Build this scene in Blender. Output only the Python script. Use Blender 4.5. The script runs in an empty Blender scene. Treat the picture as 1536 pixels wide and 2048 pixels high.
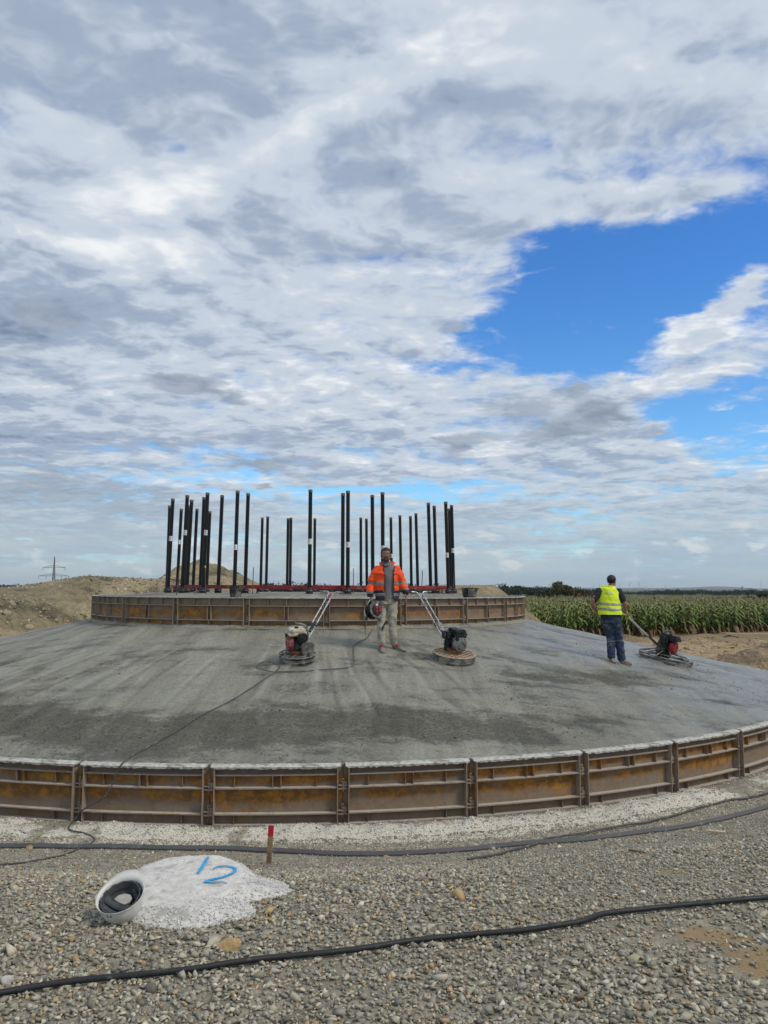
import bpy, bmesh, math, random
import numpy as np
from mathutils import Vector, Matrix, Euler
random.seed(7)
RNG = np.random.default_rng(11)
S = bpy.context.scene
COL = S.collection
PI = math.pi

# ------------------------------------------------------------------ camera, sky, sun, exposure
F = 1550.0                       # focal length in pixels of the 1536x2048 photograph
PITCH = math.radians(5.606); ROLL = 0.00386; CAMZ = 2.68
cam_d = bpy.data.cameras.new('camera'); cam = bpy.data.objects.new('camera', cam_d); COL.objects.link(cam)
cam_d.sensor_fit = 'VERTICAL'; cam_d.sensor_height = 36.0; cam_d.sensor_width = 27.0
cam_d.lens = 36.0 * F / 2048.0
cam_d.clip_start = 0.05; cam_d.clip_end = 80000
cam.matrix_world = Matrix.Translation((0, 0, CAMZ)) @ Matrix.Rotation(PI / 2 + PITCH, 4, 'X') @ Matrix.Rotation(ROLL, 4, 'Z')
S.camera = cam
S.render.engine = 'CYCLES'
S.view_settings.view_transform = 'Standard'; S.view_settings.look = 'None'
S.view_settings.exposure = 0.12; S.view_settings.gamma = 1.0; S.view_settings.use_curve_mapping = False
S.cycles.max_bounces = 6; S.cycles.diffuse_bounces = 3; S.cycles.transparent_max_bounces = 8
SUN_EL = math.radians(48); SUN_AZ = math.radians(118)      # azimuth clockwise from +Y
SKY_STRENGTH = 0.11
SUN_STRENGTH = 1.7


def ray(u, v):
    du, dv = u - 768.0, v - 1024.0
    cr, sr = math.cos(ROLL), math.sin(ROLL)
    x = du * cr + dv * sr; yy = -du * sr + dv * cr
    c, s = math.cos(PITCH), math.sin(PITCH)
    return (x, F * c + yy * s, F * s - yy * c)


class NT:
    """tiny helper to wire shader nodes"""
    def __init__(self, tree):
        self.t = tree; self.nd = tree.nodes; self.l = tree.links

    def put(self, sock, val):
        if val is None: return
        if isinstance(val, bpy.types.NodeSocket): self.l.new(val, sock)
        else:
            if sock.type == 'RGBA' and len(val) == 3: val = (*val, 1)
            sock.default_value = val

    def m(self, op, a, b=None, c=None, clamp=False):
        n = self.nd.new('ShaderNodeMath'); n.operation = op; n.use_clamp = clamp
        self.put(n.inputs[0], a); self.put(n.inputs[1], b)
        if c is not None: self.put(n.inputs[2], c)
        return n.outputs[0]

    def v(self, op, a, b=None, scale=None):
        n = self.nd.new('ShaderNodeVectorMath'); n.operation = op
        self.put(n.inputs[0], a); self.put(n.inputs[1], b)
        if scale is not None: self.put(n.inputs['Scale'], scale)
        return n.outputs['Value'] if op in ('LENGTH', 'DOT_PRODUCT') else n.outputs['Vector']

    def noise(self, vec, scale=1.0, detail=2.0, rough=0.5, lac=2.0, dist=0.0, color=False):
        n = self.nd.new('ShaderNodeTexNoise'); n.inputs['Scale'].default_value = scale
        n.inputs['Detail'].default_value = detail; n.inputs['Roughness'].default_value = rough
        n.inputs['Lacunarity'].default_value = lac; n.inputs['Distortion'].default_value = dist
        if vec is not None: self.l.new(vec, n.inputs['Vector'])
        return n.outputs['Color'] if color else n.outputs['Fac']

    def voro(self, vec, scale=1.0, out='Distance', feature='F1'):
        n = self.nd.new('ShaderNodeTexVoronoi'); n.inputs['Scale'].default_value = scale; n.feature = feature
        if vec is not None: self.l.new(vec, n.inputs['Vector'])
        return n.outputs[out]

    def ss(self, x, a, b, lo=0.0, hi=1.0):
        n = self.nd.new('ShaderNodeMapRange'); n.interpolation_type = 'SMOOTHSTEP'
        self.put(n.inputs[0], x)
        for i, q in enumerate((a, b, lo, hi)): self.put(n.inputs[i + 1], q)
        return n.outputs[0]

    def mix(self, f, a, b, blend='MIX'):
        n = self.nd.new('ShaderNodeMix'); n.data_type = 'RGBA'; n.blend_type = blend
        self.put(n.inputs[0], f); self.put(n.inputs[6], a); self.put(n.inputs[7], b)
        return n.outputs[2]

    def comb(self, x, y, z):
        n = self.nd.new('ShaderNodeCombineXYZ')
        for i, q in enumerate((x, y, z)): self.put(n.inputs[i], q)
        return n.outputs[0]

    def sep(self, v):
        n = self.nd.new('ShaderNodeSeparateXYZ'); self.l.new(v, n.inputs[0]); return n.outputs

    def bump(self, h, strength=0.5, dist=0.01, normal=None):
        n = self.nd.new('ShaderNodeBump'); n.inputs['Strength'].default_value = strength
        n.inputs['Distance'].default_value = dist; self.l.new(h, n.inputs['Height'])
        if normal is not None: self.l.new(normal, n.inputs['Normal'])
        return n.outputs[0]

    def attr(self, name, out='Color'):
        n = self.nd.new('ShaderNodeAttribute'); n.attribute_name = name; return n.outputs[out]

    def objco(self): return self.nd.new('ShaderNodeTexCoord').outputs['Object']
    def rnd(self): return self.nd.new('ShaderNodeObjectInfo').outputs['Random']


# ---- world: Nishita sky with a procedural cloud deck (all in direction space)
W = bpy.data.worlds.new('World'); S.world = W; W.use_nodes = True
wn = NT(W.node_tree)
for n in list(wn.nd): wn.nd.remove(n)
sky = wn.nd.new('ShaderNodeTexSky'); sky.sky_type = 'NISHITA'; sky.sun_disc = False
sky.sun_elevation = SUN_EL; sky.sun_rotation = SUN_AZ
sky.altitude = 200; sky.air_density = 1.0; sky.dust_density = 0.3; sky.ozone_density = 3.0
D = wn.v('NORMALIZE', wn.nd.new('ShaderNodeTexCoord').outputs['Generated'])
dx, dy, dz = wn.sep(D)
el = wn.m('ARCSINE', dz)
az = wn.m('ARCTAN2', dx, dy)
zc = wn.m('ADD', wn.m('MAXIMUM', dz, 0.0), 0.11)
px = wn.m('DIVIDE', dx, zc); py = wn.m('DIVIDE', dy, zc)
P = wn.comb(px, py, 0.0)
# ragged warp of the mask coordinates
wv = wn.v('SUBTRACT', wn.noise(P, 2.6, 5, 0.6, color=True), (0.5, 0.5, 0.5))
wx, wy, _ = wn.sep(wv)
MA = wn.m('ADD', az, wn.m('MULTIPLY', wx, 0.20))
ME = wn.m('ADD', el, wn.m('MULTIPLY', wy, 0.09))


def azel(u, v):
    d = Vector(ray(u, v)).normalized()
    return math.atan2(d.x, d.y), math.asin(d.z)


def blobs(lst, A=None, E_=None):
    """sum of rotated gaussians centred at given directions; sizes in photo pixels"""
    A = A or MA; E_ = E_ or ME
    tot = None
    for (u, v, su, sv, ang, amp) in lst:
        a0, e0 = azel(u, v)
        k = math.cos(e0) ** 2 * (0.93)
        sa, se = su / F * max(0.75, math.cos(math.atan2(u - 768, F)) ** 2), sv / F * k
        # direction from vertical/horizontal photo axes
        da = wn.m('SUBTRACT', A, a0); de = wn.m('SUBTRACT', E_, e0)
        c, s = math.cos(math.radians(ang)), math.sin(math.radians(ang))
        p = wn.m('MULTIPLY_ADD', da, c / sa, wn.m('MULTIPLY', de, s / sa))
        q = wn.m('MULTIPLY_ADD', da, -s / se, wn.m('MULTIPLY', de, c / se))
        r2 = wn.m('ADD', wn.m('MULTIPLY', p, p), wn.m('MULTIPLY', q, q))
        g = wn.m('MULTIPLY', wn.m('EXPONENT', wn.m('MULTIPLY', r2, -1.0)), amp)
        tot = g if tot is None else wn.m('ADD', tot, g)
    return tot


holes = [  # u, v, half width, half height, tilt deg, amount (blue openings)
    (1390, 500, 300, 120, 0, -.95), (1180, 610, 190, 110, -5, -.85), (1040, 690, 130, 62, 10, -.60),
    (1160, 712, 160, 30, 0, -.75), (1120, 480, 90, 60, 0, -.35), (1470, 815, 170, 66, 0, -.85), (1370, 835, 75, 60, 0, -.60), (1240, 735, 90, 20, -8, -.35), (1500, 905, 120, 38, 0, -.6),
    (880, 750, 90, 16, 0, -.40), (1640, 620, 180, 200, 0, -.5),
    (450, 922, 75, 14, 0, -.40), (480, 968, 260, 12, 0, -.40), (850, 985, 300, 15, -3, -.45), (1090, 1008, 110, 14, -3, -.32),
    (345, 275, 34, 22, 0, -.32), (712, 330, 50, 22, 0, -.30), (1110, 272, 80, 16, 8, -.17), (700, 450, 90, 35, 0, -.12),
    (870, 530, 80, 40, 0, -.20), (1060, 250, 90, 50, 0, -.10), (1530, 350, 90, 30, 0, -.25),
    # cloud banks (positive)
    (1440, 620, 175, 30, 24, .72), (1220, 655, 75, 18, 8, .45), (1370, 728, 100, 22, 12, .36), (1250, 800, 110, 16, -10, .12),
    (1100, 745, 50, 14, 0, .30), (1500, 560, 80, 30, 20, .3), (1500, 912, 80, 8, 0, .35), (1490, 792, 60, 7, 0, .35),
    (1220, 395, 170, 34, 0, .50), (1460, 370, 130, 24, 0, .40), (950, 440, 160, 70, 0, .25), (1430, 380, 90, 24, 0, .25), (940, 672, 50, 12, 0, .35),
    (300, 500, 500, 400, 0, .20), (700, 100, 900, 200, 0, .25), (1050, 545, 90, 8, 12, .25), (1230, 860, 160, 60, 0, .35),
]
# cloud texture: billows (smooth cellular) over fBm, compared with a copy shifted towards zenith and sun
rowv = wn.v('MULTIPLY', P, (1.0, 1.08, 1.0))
wp = wn.v('MULTIPLY', wn.v('SUBTRACT', wn.noise(rowv, 2.2, 4, 0.55, color=True), (0.5, 0.5, 0.5)), (0.30, 0.24, 0.5))
q0 = wn.v('ADD', rowv, wp)


def billow(vec, scale, detail=3.0):
    n = wn.nd.new('ShaderNodeTexVoronoi'); n.voronoi_dimensions = '2D'; n.feature = 'SMOOTH_F1'; n.normalize = True
    n.inputs['Scale'].default_value = scale; n.inputs['Detail'].default_value = detail; n.inputs['Roughness'].default_value = 0.55
    n.inputs['Lacunarity'].default_value = 2.2; n.inputs['Smoothness'].default_value = 0.55
    wn.l.new(vec, n.inputs['Vector']); return wn.m('SUBTRACT', 1.0, n.outputs['Distance'])


def field(vec):
    a = wn.m('MULTIPLY', wn.m('SUBTRACT', wn.noise(vec, 1.15, 8, 0.50), 0.5), 1.35)
    b = wn.m('MULTIPLY', wn.m('SUBTRACT', wn.noise(vec, 5.2, 7, 0.57), 0.5), 0.78)
    c = wn.m('MULTIPLY', wn.m('SUBTRACT', billow(vec, 4.6), 0.66), 0.95)
    return wn.m('ADD', wn.m('ADD', a, b), c)


base = field(q0)
dens = wn.m('ADD', wn.m('ADD', base, 0.42), blobs(holes))
fray = wn.m('MULTIPLY', wn.m('SUBTRACT', wn.noise(q0, 17.0, 6, 0.62), 0.5), 0.55)
cover = wn.ss(wn.m('ADD', dens, fray), -0.22, 0.48)
qa = wn.v('ADD', wn.v('MULTIPLY', q0, (0.970, 0.962, 1.0)), (0.022, 0.0, 0.0))
baseb = field(qa)
relief = wn.m('SUBTRACT', base, baseb)
lights = [
    (900, 70, 260, 110, 15, .30), (620, 230, 130, 90, 30, .26), (330, 370, 240, 70, 25, .34), (300, 500, 170, 40, 5, .30), (1150, 120, 330, 110, 0, .16),
    (430, 740, 300, 70, 0, .16), (700, 620, 300, 60, 0, .14), (150, 440, 160, 90, 0, .06), (1150, 340, 200, 60, 0, .08),
    (800, 790, 420, 60, 0, .12), (1010, 890, 60, 26, 20, .25), (1400, 640, 220, 70, 20, .25), (250, 250, 200, 60, 0, -.04),
    (80, 650, 150, 90, 0, -.24), (0, 330, 160, 200, 0, -.06), (920, 215, 220, 50, 5, -.20), (230, 180, 250, 90, 0, -.03),
    (60, 870, 260, 60, 0, -.12), (60, 990, 150, 50, 0, -.30), (260, 1010, 130, 40, 0, -.22), (600, 960, 220, 40, 0, -.05), (1300, 230, 260, 60, 0, -.10),
    (1300, 180, 300, 60, 0, -.05), (600, 30, 300, 60, 0, -.05), (60, 30, 200, 80, 0, -.06),
]
br = wn.m('ADD', wn.m('ADD', wn.m('MULTIPLY', relief, 0.85), 0.47), blobs(lights))
br = wn.m('ADD', br, wn.m('MULTIPLY', wn.m('SUBTRACT', wn.noise(P, 0.9, 3, 0.5), 0.5), 0.30))
n3 = wn.noise(wn.v('MULTIPLY', q0, (1.0, 1.25, 1.0)), 13.0, 6, 0.55)
br = wn.m('ADD', br, wn.m('MULTIPLY', wn.m('SUBTRACT', n3, 0.5), wn.ss(el, 0.50, 0.22, 0.18, 0.62)))
br = wn.m('ADD', br, wn.ss(dens, 0.05, 0.9, 0.16, -0.05))
ramp = wn.nd.new('ShaderNodeValToRGB'); wn.l.new(br, ramp.inputs[0])
cr_ = ramp.color_ramp; cr_.interpolation = 'EASE'
cr_.elements[0].position = 0.0; cr_.elements[0].color = (0.19, 0.25, 0.37, 1)
cr_.elements[1].position = 1.0; cr_.elements[1].color = (0.93, 0.95, 0.97, 1)
e = cr_.elements.new(0.33); e.color = (0.36, 0.435, 0.57, 1)
e = cr_.elements.new(0.62); e.color = (0.59, 0.665, 0.765, 1)
cloudcol = ramp.outputs[0]
# dark low scud in front of the deck
scud = [(365, 765, 75, 26, 0, .80), (395, 800, 60, 24, 0, .6), (1140, 775, 55, 26, 15, .75), (1010, 815, 75, 20, 15, .55), (1110, 850, 120, 34, 5, .80), (925, 895, 60, 22, 10, .85),
        (1200, 830, 60, 34, 0, .65), (530, 940, 75, 20, 0, .80), (90, 640, 70, 34, 0, .65), (240, 1000, 80, 34, 0, .62), (60, 980, 80, 34, 0, .55), (30, 720, 80, 30, 0, .45)]
sn = wn.noise(P, 6.0, 6, 0.58)
sd = wn.m('ADD', blobs(scud), wn.m('MULTIPLY', wn.m('SUBTRACT', sn, 0.5), 1.3))
sm = wn.ss(sd, 0.14, 0.70, 0.0, 0.80)
cloudcol = wn.mix(sm, cloudcol, wn.mix(wn.ss(sn, .35, .65), (0.20, 0.25, 0.35), (0.36, 0.42, 0.51)))
# small bright cumulus heads near the horizon
hn = wn.noise(wn.comb(wn.m('MULTIPLY', az, 22.0), wn.m('MULTIPLY', el, 52.0), 3.7), 1.0, 7, 0.6)
hm_ = wn.m('MULTIPLY', wn.m('MULTIPLY', wn.ss(hn, 0.53, 0.66), wn.ss(el, 0.004, 0.02)), wn.ss(el, 0.10, 0.06))
# haze towards the horizon
hz = wn.m('EXPONENT', wn.m('MULTIPLY', wn.m('MAXIMUM', el, 0.0), -9.0))
hazecol = wn.mix(wn.ss(az, -0.5, 0.5), (0.44, 0.55, 0.62), (0.44, 0.58, 0.69))
# blue sky from the Nishita model, a little deeper as in the photograph
bluesky = wn.mix(1.0, sky.outputs[0], wn.mix(wn.ss(el, 0.08, 0.42), (0.80, 1.24, 1.45), (0.46, 0.96, 1.48)), 'MULTIPLY')
bgA = wn.nd.new('ShaderNodeBackground'); wn.l.new(bluesky, bgA.inputs[0]); bgA.inputs[1].default_value = SKY_STRENGTH
low = wn.ss(el, 0.0, 0.16)
stripes = wn.ss(wn.noise(wn.comb(wn.m('MULTIPLY', az, 4.0), wn.m('MULTIPLY', el, 48.0), 1.1), 1.0, 6, 0.55), 0.36, 0.62)
lowcol = wn.mix(stripes, (0.38, 0.50, 0.60), (0.50, 0.58, 0.62))
cc = wn.mix(low, lowcol, cloudcol)
cc = wn.mix(wn.m('MULTIPLY', hm_, 0.75), cc, (0.82, 0.84, 0.84))
cc = wn.mix(wn.m('MULTIPLY', hz, 0.45), cc, hazecol)
bgB = wn.nd.new('ShaderNodeBackground'); wn.l.new(cc, bgB.inputs[0]); bgB.inputs[1].default_value = 0.90
mx = wn.nd.new('ShaderNodeMixShader')
fac = wn.m('MAXIMUM', wn.m('MULTIPLY', cover, 1.0), wn.m('MAXIMUM', wn.ss(el, 0.09, 0.01), wn.m('MULTIPLY', sm, 1.2)), clamp=True)
wn.l.new(fac, mx.inputs[0]); wn.l.new(bgA.outputs[0], mx.inputs[1]); wn.l.new(bgB.outputs[0], mx.inputs[2])
wo = wn.nd.new('ShaderNodeOutputWorld'); wn.l.new(mx.outputs[0], wo.inputs[0])

sd_ = bpy.data.lights.new('sun', 'SUN'); sd_.energy = SUN_STRENGTH; sd_.angle = math.radians(13); sd_.color = (1.0, 0.90, 0.76)
sun = bpy.data.objects.new('sun', sd_); COL.objects.link(sun)
sv = Vector((math.sin(SUN_AZ) * math.cos(SUN_EL), math.cos(SUN_AZ) * math.cos(SUN_EL), math.sin(SUN_EL)))
sun.rotation_euler = sv.to_track_quat('Z', 'Y').to_euler(); sun.location = sv * 60

# ------------------------------------------------------------------ geometry constants
CX, CY, R, RP = -1.837, 20.457, 11.34, 5.38
ZT, ZP, ZPT = 0.667, 1.917, 2.475
DA = 2 * PI / 47; A0 = -0.1459
DB = 2 * PI / 22; B0 = -0.4351


# ------------------------------------------------------------------ numpy noise
_tab = np.random.default_rng(3).random((256, 256))


def vnoise(x, y):
    x = np.asarray(x, float); y = np.asarray(y, float)
    xi = np.floor(x).astype(int); yi = np.floor(y).astype(int)
    fx = x - xi; fy = y - yi
    fx = fx * fx * (3 - 2 * fx); fy = fy * fy * (3 - 2 * fy)
    a = _tab[xi % 256, yi % 256]; b = _tab[(xi + 1) % 256, yi % 256]
    c = _tab[xi % 256, (yi + 1) % 256]; d = _tab[(xi + 1) % 256, (yi + 1) % 256]
    return (a * (1 - fx) + b * fx) * (1 - fy) + (c * (1 - fx) + d * fx) * fy


def fbm(x, y, oct=4, gain=0.5):
    s = 0; a = 1; t = 0
    for i in range(oct):
        s = s + a * (vnoise(np.asarray(x) * 2 ** i + 17.3 * i, np.asarray(y) * 2 ** i + 9.1 * i) - 0.5); t += a; a *= gain
    return s / t * 2


def sstep(x, a, b):
    t = np.clip((np.asarray(x, float) - a) / (b - a), 0, 1); return t * t * (3 - 2 * t)


def ground_z(x, y):
    x = np.asarray(x, float); y = np.asarray(y, float)
    d = np.hypot(x - CX, y - CY) - R
    w = 1 - sstep(y, 12.0, 18.0)
    z = 0.95 * sstep(d, 0.6, 5.2) * w
    z = z + (0.085 * np.exp(-((d - 0.50) / 0.27) ** 2) * (0.45 + 1.1 * vnoise(x * 1.7 + 5, y * 1.7)) + .05 * np.exp(-((d - 0.45) / 0.35) ** 2) * fbm(x * 5, y * 5, 3)) * w
    near = 1 - sstep(np.hypot(x, y), 40, 80)
    z = z + 0.03 * fbm(x * 0.9, y * 0.9, 3) * near * sstep(d, 0.3, 1.5)
    # dirt humps right of the slab
    z = z + 0.30 * np.exp(-(((x - 13.5) / 4.5) ** 2 + ((y - 25.5) / 3.0) ** 2)) * sstep(d, 0.2, 1.5)
    z = z + (0.30 * fbm(x * 0.8 + 3, y * 0.8, 6, .62) + .22 * np.maximum(0, fbm(x * .45 + 30, y * 1.2, 4))) * sstep(x, 6, 9) * sstep(y, 14, 18) * near * sstep(d, 0.2, 1.0)
    Dd = np.hypot(x, y)
    z = z + np.interp(Dd, [0, 70, 600, 1500, 3000, 30000], [0, 0, -3.5, -8, -12, -14]) * sstep(y, -40, 20)
    return z


def cone_z(x, y):
    r = np.hypot(np.asarray(x, float) - CX, np.asarray(y, float) - CY)
    return ZT + (R - r) * (ZP - ZT) / (R - RP)


def hitf(u, v, zf, y0=1.0, y1=60.0, n=9000):
    d = ray(u, v)
    y = np.linspace(y0, y1, n); x = d[0] / d[1] * y; z = CAMZ + d[2] / d[1] * y
    k = np.argmax(z <= zf(x, y))
    return Vector((x[k], y[k], z[k]))


def slabf(x, y):
    r = np.hypot(np.asarray(x) - CX, np.asarray(y) - CY)
    return np.where((r < R) & (r > RP), cone_z(x, y), -99)


def at(u, v, y):
    d = ray(u, v); t = y / d[1]
    return Vector((d[0] * t, y, CAMZ + d[2] * t))


# ------------------------------------------------------------------ object helpers
def link(name, me, mat=None, parent=None):
    o = bpy.data.objects.new(name, me); COL.objects.link(o)
    if mat is not None and len(me.materials) == 0: me.materials.append(mat)
    if parent is not None: o.parent = parent
    return o


def tag(o, label=None, cat=None, group=None, kind=None):
    if label: o['label'] = label
    if cat: o['category'] = cat
    if group: o['group'] = group
    if kind: o['kind'] = kind
    return o


def empty(name, loc, label, cat, group=None, rot=None):
    o = bpy.data.objects.new(name, None); COL.objects.link(o); o.location = loc; o.empty_display_size = 0.1
    if rot is not None: o.rotation_euler = rot
    return tag(o, label, cat, group)


def bm_obj(name, bm, mat, parent=None, smooth=False, mats=None):
    me = bpy.data.meshes.new(name); bm.normal_update(); bm.to_mesh(me); bm.free()
    if smooth:
        me.polygons.foreach_set('use_smooth', [True] * len(me.polygons))
        if smooth != 'all': me.set_sharp_from_angle(angle=math.radians(38))
    o = link(name, me, mat, parent)
    if mats:
        for m_ in mats: me.materials.append(m_)
    return o


def np_mesh(name, V, Fc, mat, parent=None, col=None, smooth=False, uv=None):
    """V (n,3); Fc (m,k) uniform faces"""
    me = bpy.data.meshes.new(name)
    V = np.ascontiguousarray(V, dtype=np.float32); Fc = np.ascontiguousarray(Fc, dtype=np.int32)
    m_, k = Fc.shape
    me.vertices.add(len(V)); me.vertices.foreach_set('co', V.ravel())
    me.loops.add(m_ * k); me.loops.foreach_set('vertex_index', Fc.ravel())
    me.polygons.add(m_); me.polygons.foreach_set('loop_start', np.arange(0, m_ * k, k, dtype=np.int32))
    try: me.polygons.foreach_set('loop_total', np.full(m_, k, dtype=np.int32))
    except Exception: pass
    if smooth: me.polygons.foreach_set('use_smooth', np.ones(m_, dtype=bool))
    me.update(calc_edges=True)
    if col is not None:
        c4 = np.ones((len(V), 4), dtype=np.float32); c4[:, :col.shape[1]] = col
        a = me.attributes.new('col', 'FLOAT_COLOR', 'POINT'); a.data.foreach_set('color', c4.ravel())
    if uv is not None:
        a = me.attributes.new('st', 'FLOAT_VECTOR', 'POINT'); u3 = np.zeros((len(V), 3), dtype=np.float32); u3[:, :uv.shape[1]] = uv
        a.data.foreach_set('vector', u3.ravel())
    return link(name, me, mat, parent)


def add_box(bm, c, s, rot=None):
    M = Matrix.Translation(c)
    if rot is not None: M = M @ (rot if isinstance(rot, Matrix) else Euler(rot).to_matrix()).to_4x4()
    M = M @ Matrix.Diagonal((s[0], s[1], s[2], 1))
    return bmesh.ops.create_cube(bm, size=1.0, matrix=M)['verts']


def bevel_all(bm, w, seg=2):
    bmesh.ops.bevel(bm, geom=bm.edges[:], offset=w, segments=seg, affect='EDGES', clamp_overlap=True)


def frames(pts):
    pts = [Vector(p) for p in pts]; out = []
    up = Vector((0, 0, 1)); prev = None
    for i, p in enumerate(pts):
        t = (pts[min(i + 1, len(pts) - 1)] - pts[max(i - 1, 0)]).normalized()
        if prev is None:
            a = up if abs(t.z) < 0.95 else Vector((0, 1, 0))
            n = (a - t * a.dot(t)).normalized()
        else:
            n = (prev - t * prev.dot(t)).normalized()
        prev = n; out.append((p, t, n, t.cross(n)))
    return out


def add_tube(bm, pts, r, n=8, cap=True, flat=1.0):
    """r: number or list; flat: squash of the second axis"""
    fr = frames(pts); rr = r if isinstance(r, (list, tuple)) else [r] * len(fr)
    rings = []
    for (p, t, a, b), q in zip(fr, rr):
        rings.append([bm.verts.new(p + a * (q * flat * math.cos(2 * PI * k / n)) + b * (q * math.sin(2 * PI * k / n))) for k in range(n)])
    for i in range(len(rings) - 1):
        for k in range(n):
            bm.faces.new((rings[i][k], rings[i][(k + 1) % n], rings[i + 1][(k + 1) % n], rings[i + 1][k]))
    if cap:
        bm.faces.new(rings[0][::-1]); bm.faces.new(rings[-1])


def add_loft(bm, rings, n=20, cap=True, power=2.0):
    """rings: (centre, rx, ry) horizontal superellipses stacked along z, or (centre, rx, ry, (tiltx))"""
    rs = []
    for rg in rings:
        c, rx, ry = Vector(rg[0]), rg[1], rg[2]
        row = []
        for k in range(n):
            a = 2 * PI * k / n; ca, sa = math.cos(a), math.sin(a)
            e_ = 2.0 / power
            row.append(bm.verts.new(c + Vector((rx * abs(ca) ** e_ * (1 if ca >= 0 else -1), ry * abs(sa) ** e_ * (1 if sa >= 0 else -1), 0))))
        rs.append(row)
    for i in range(len(rs) - 1):
        for k in range(n):
            bm.faces.new((rs[i][k], rs[i][(k + 1) % n], rs[i + 1][(k + 1) % n], rs[i + 1][k]))
    if cap:
        bm.faces.new(rs[0][::-1]); bm.faces.new(rs[-1])


def add_lathe(bm, prof, n=24, M=None, cap=True):
    """prof: (r,z) list"""
    M = M or Matrix.Identity(4); rs = []
    for r_, z in prof:
        rs.append([bm.verts.new(M @ Vector((r_ * math.cos(2 * PI * k / n), r_ * math.sin(2 * PI * k / n), z))) for k in range(n)])
    for i in range(len(rs) - 1):
        for k in range(n):
            bm.faces.new((rs[i][k], rs[i][(k + 1) % n], rs[i + 1][(k + 1) % n], rs[i + 1][k]))
    if cap:
        bm.faces.new(rs[0][::-1]); bm.faces.new(rs[-1])


def add_ball(bm, c, r, seg=16, rot=None):
    s = r if isinstance(r, (tuple, list)) else (r, r, r)
    M = Matrix.Translation(c)
    if rot is not None: M = M @ Euler(rot).to_matrix().to_4x4()
    bmesh.ops.create_uvsphere(bm, u_segments=seg, v_segments=max(6, seg // 2), radius=1.0, matrix=M @ Matrix.Diagonal((*s, 1)))


def smooth_path(pts, k=6):
    pts = [Vector(p) for p in pts]; out = []
    for i in range(len(pts) - 1):
        p0 = pts[max(i - 1, 0)]; p1 = pts[i]; p2 = pts[i + 1]; p3 = pts[min(i + 2, len(pts) - 1)]
        for j in range(k):
            t = j / k
            out.append(0.5 * ((2 * p1) + (p2 - p0) * t + (2 * p0 - 5 * p1 + 4 * p2 - p3) * t * t + (3 * p1 - p0 - 3 * p2 + p3) * t ** 3))
    out.append(pts[-1]); return out


def torus(bm, R_, r_, M=None, n=40, m_=8, flat=1.0):
    M = M or Matrix.Identity(4); rs = []
    for i in range(n):
        a = 2 * PI * i / n
        rs.append([bm.verts.new(M @ Vector(((R_ + r_ * math.cos(2 * PI * k / m_)) * math.cos(a), (R_ + r_ * math.cos(2 * PI * k / m_)) * math.sin(a), r_ * flat * math.sin(2 * PI * k / m_)))) for k in range(m_)])
    for i in range(n):
        for k in range(m_):
            bm.faces.new((rs[i][k], rs[(i + 1) % n][k], rs[(i + 1) % n][(k + 1) % m_], rs[i][(k + 1) % m_]))


def arcbox(bm, r0, r1, a0, a1, z0, z1, n=6):
    """a box bent around the ring axis; angle 0 looks to -Y"""
    rows = []
    for i in range(n + 1):
        a = a0 + (a1 - a0) * i / n; s, c = math.sin(a), -math.cos(a)
        rows.append([bm.verts.new((r0 * s, r0 * c, z0)), bm.verts.new((r1 * s, r1 * c, z0)), bm.verts.new((r1 * s, r1 * c, z1)), bm.verts.new((r0 * s, r0 * c, z1))])
    for i in range(n):
        for k in range(4):
            bm.faces.new((rows[i][k], rows[i + 1][k], rows[i + 1][(k + 1) % 4], rows[i][(k + 1) % 4]))
    bm.faces.new(rows[0]); bm.faces.new(rows[-1][::-1])


# ------------------------------------------------------------------ materials
def newmat(name):
    m_ = bpy.data.materials.new(name); m_.use_nodes = True
    t = NT(m_.node_tree); b = t.nd['Principled BSDF']
    return m_, t, b


def M_(name, c, rough=0.7, metal=0.0, var=0.25, scale=8.0, bump=0.15, bdist=0.004, spec=0.5, dirt=None, dirtamt=0.0):
    m_, t, b = newmat(name); co = t.objco()
    n = t.noise(co, scale, 6, 0.6)
    c = np.array(c)
    colr = t.mix(t.ss(n, 0.3, 0.7), tuple(c * (1 - var)), tuple(np.minimum(c * (1 + var), 0.95)))
    if dirt is not None:
        dm = t.ss(t.noise(co, scale * 0.6, 7, 0.65), 0.62 - dirtamt * 0.3, 0.72 - dirtamt * 0.25)
        colr = t.mix(dm, colr, dirt)
    t.l.new(colr, b.inputs['Base Color'])
    t.put(b.inputs['Roughness'], t.ss(n, 0.2, 0.8, max(0.05, rough - 0.12), min(1, rough + 0.12)))
    b.inputs['Metallic'].default_value = metal; b.inputs['Specular IOR Level'].default_value = spec
    if bump: t.l.new(t.bump(t.noise(co, scale * 5, 4, 0.6), bump, bdist), b.inputs['Normal'])
    return m_


MAT = {}
SPLAT = (0.27, 0.26, 0.23)
MAT['black_pipe'] = M_('black_pipe_plastic', (0.0055, 0.006, 0.0068), 0.45, var=0.3, scale=6, bump=0.05, spec=0.35, dirt=(0.14, 0.135, 0.12), dirtamt=0.02)
MAT['black_rubber'] = M_('black_rubber', (0.014, 0.0145, 0.016), 0.62, var=0.3, scale=20, dirt=(0.09, 0.088, 0.08), dirtamt=0.12)
MAT['cable_grey'] = M_('dusty_grey_cable', (0.07, 0.07, 0.068), 0.6, var=0.25, scale=12, dirt=(0.2, 0.19, 0.17), dirtamt=0.3)
MAT['strip_grey'] = M_('dusty_grey_strip', (0.072, 0.072, 0.074), 0.6, var=0.15, scale=7, dirt=(0.17, 0.165, 0.15), dirtamt=0.12)
MAT['tape'] = M_('brown_tape', (0.15, 0.14, 0.09), 0.5, var=0.3, scale=40)
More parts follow.
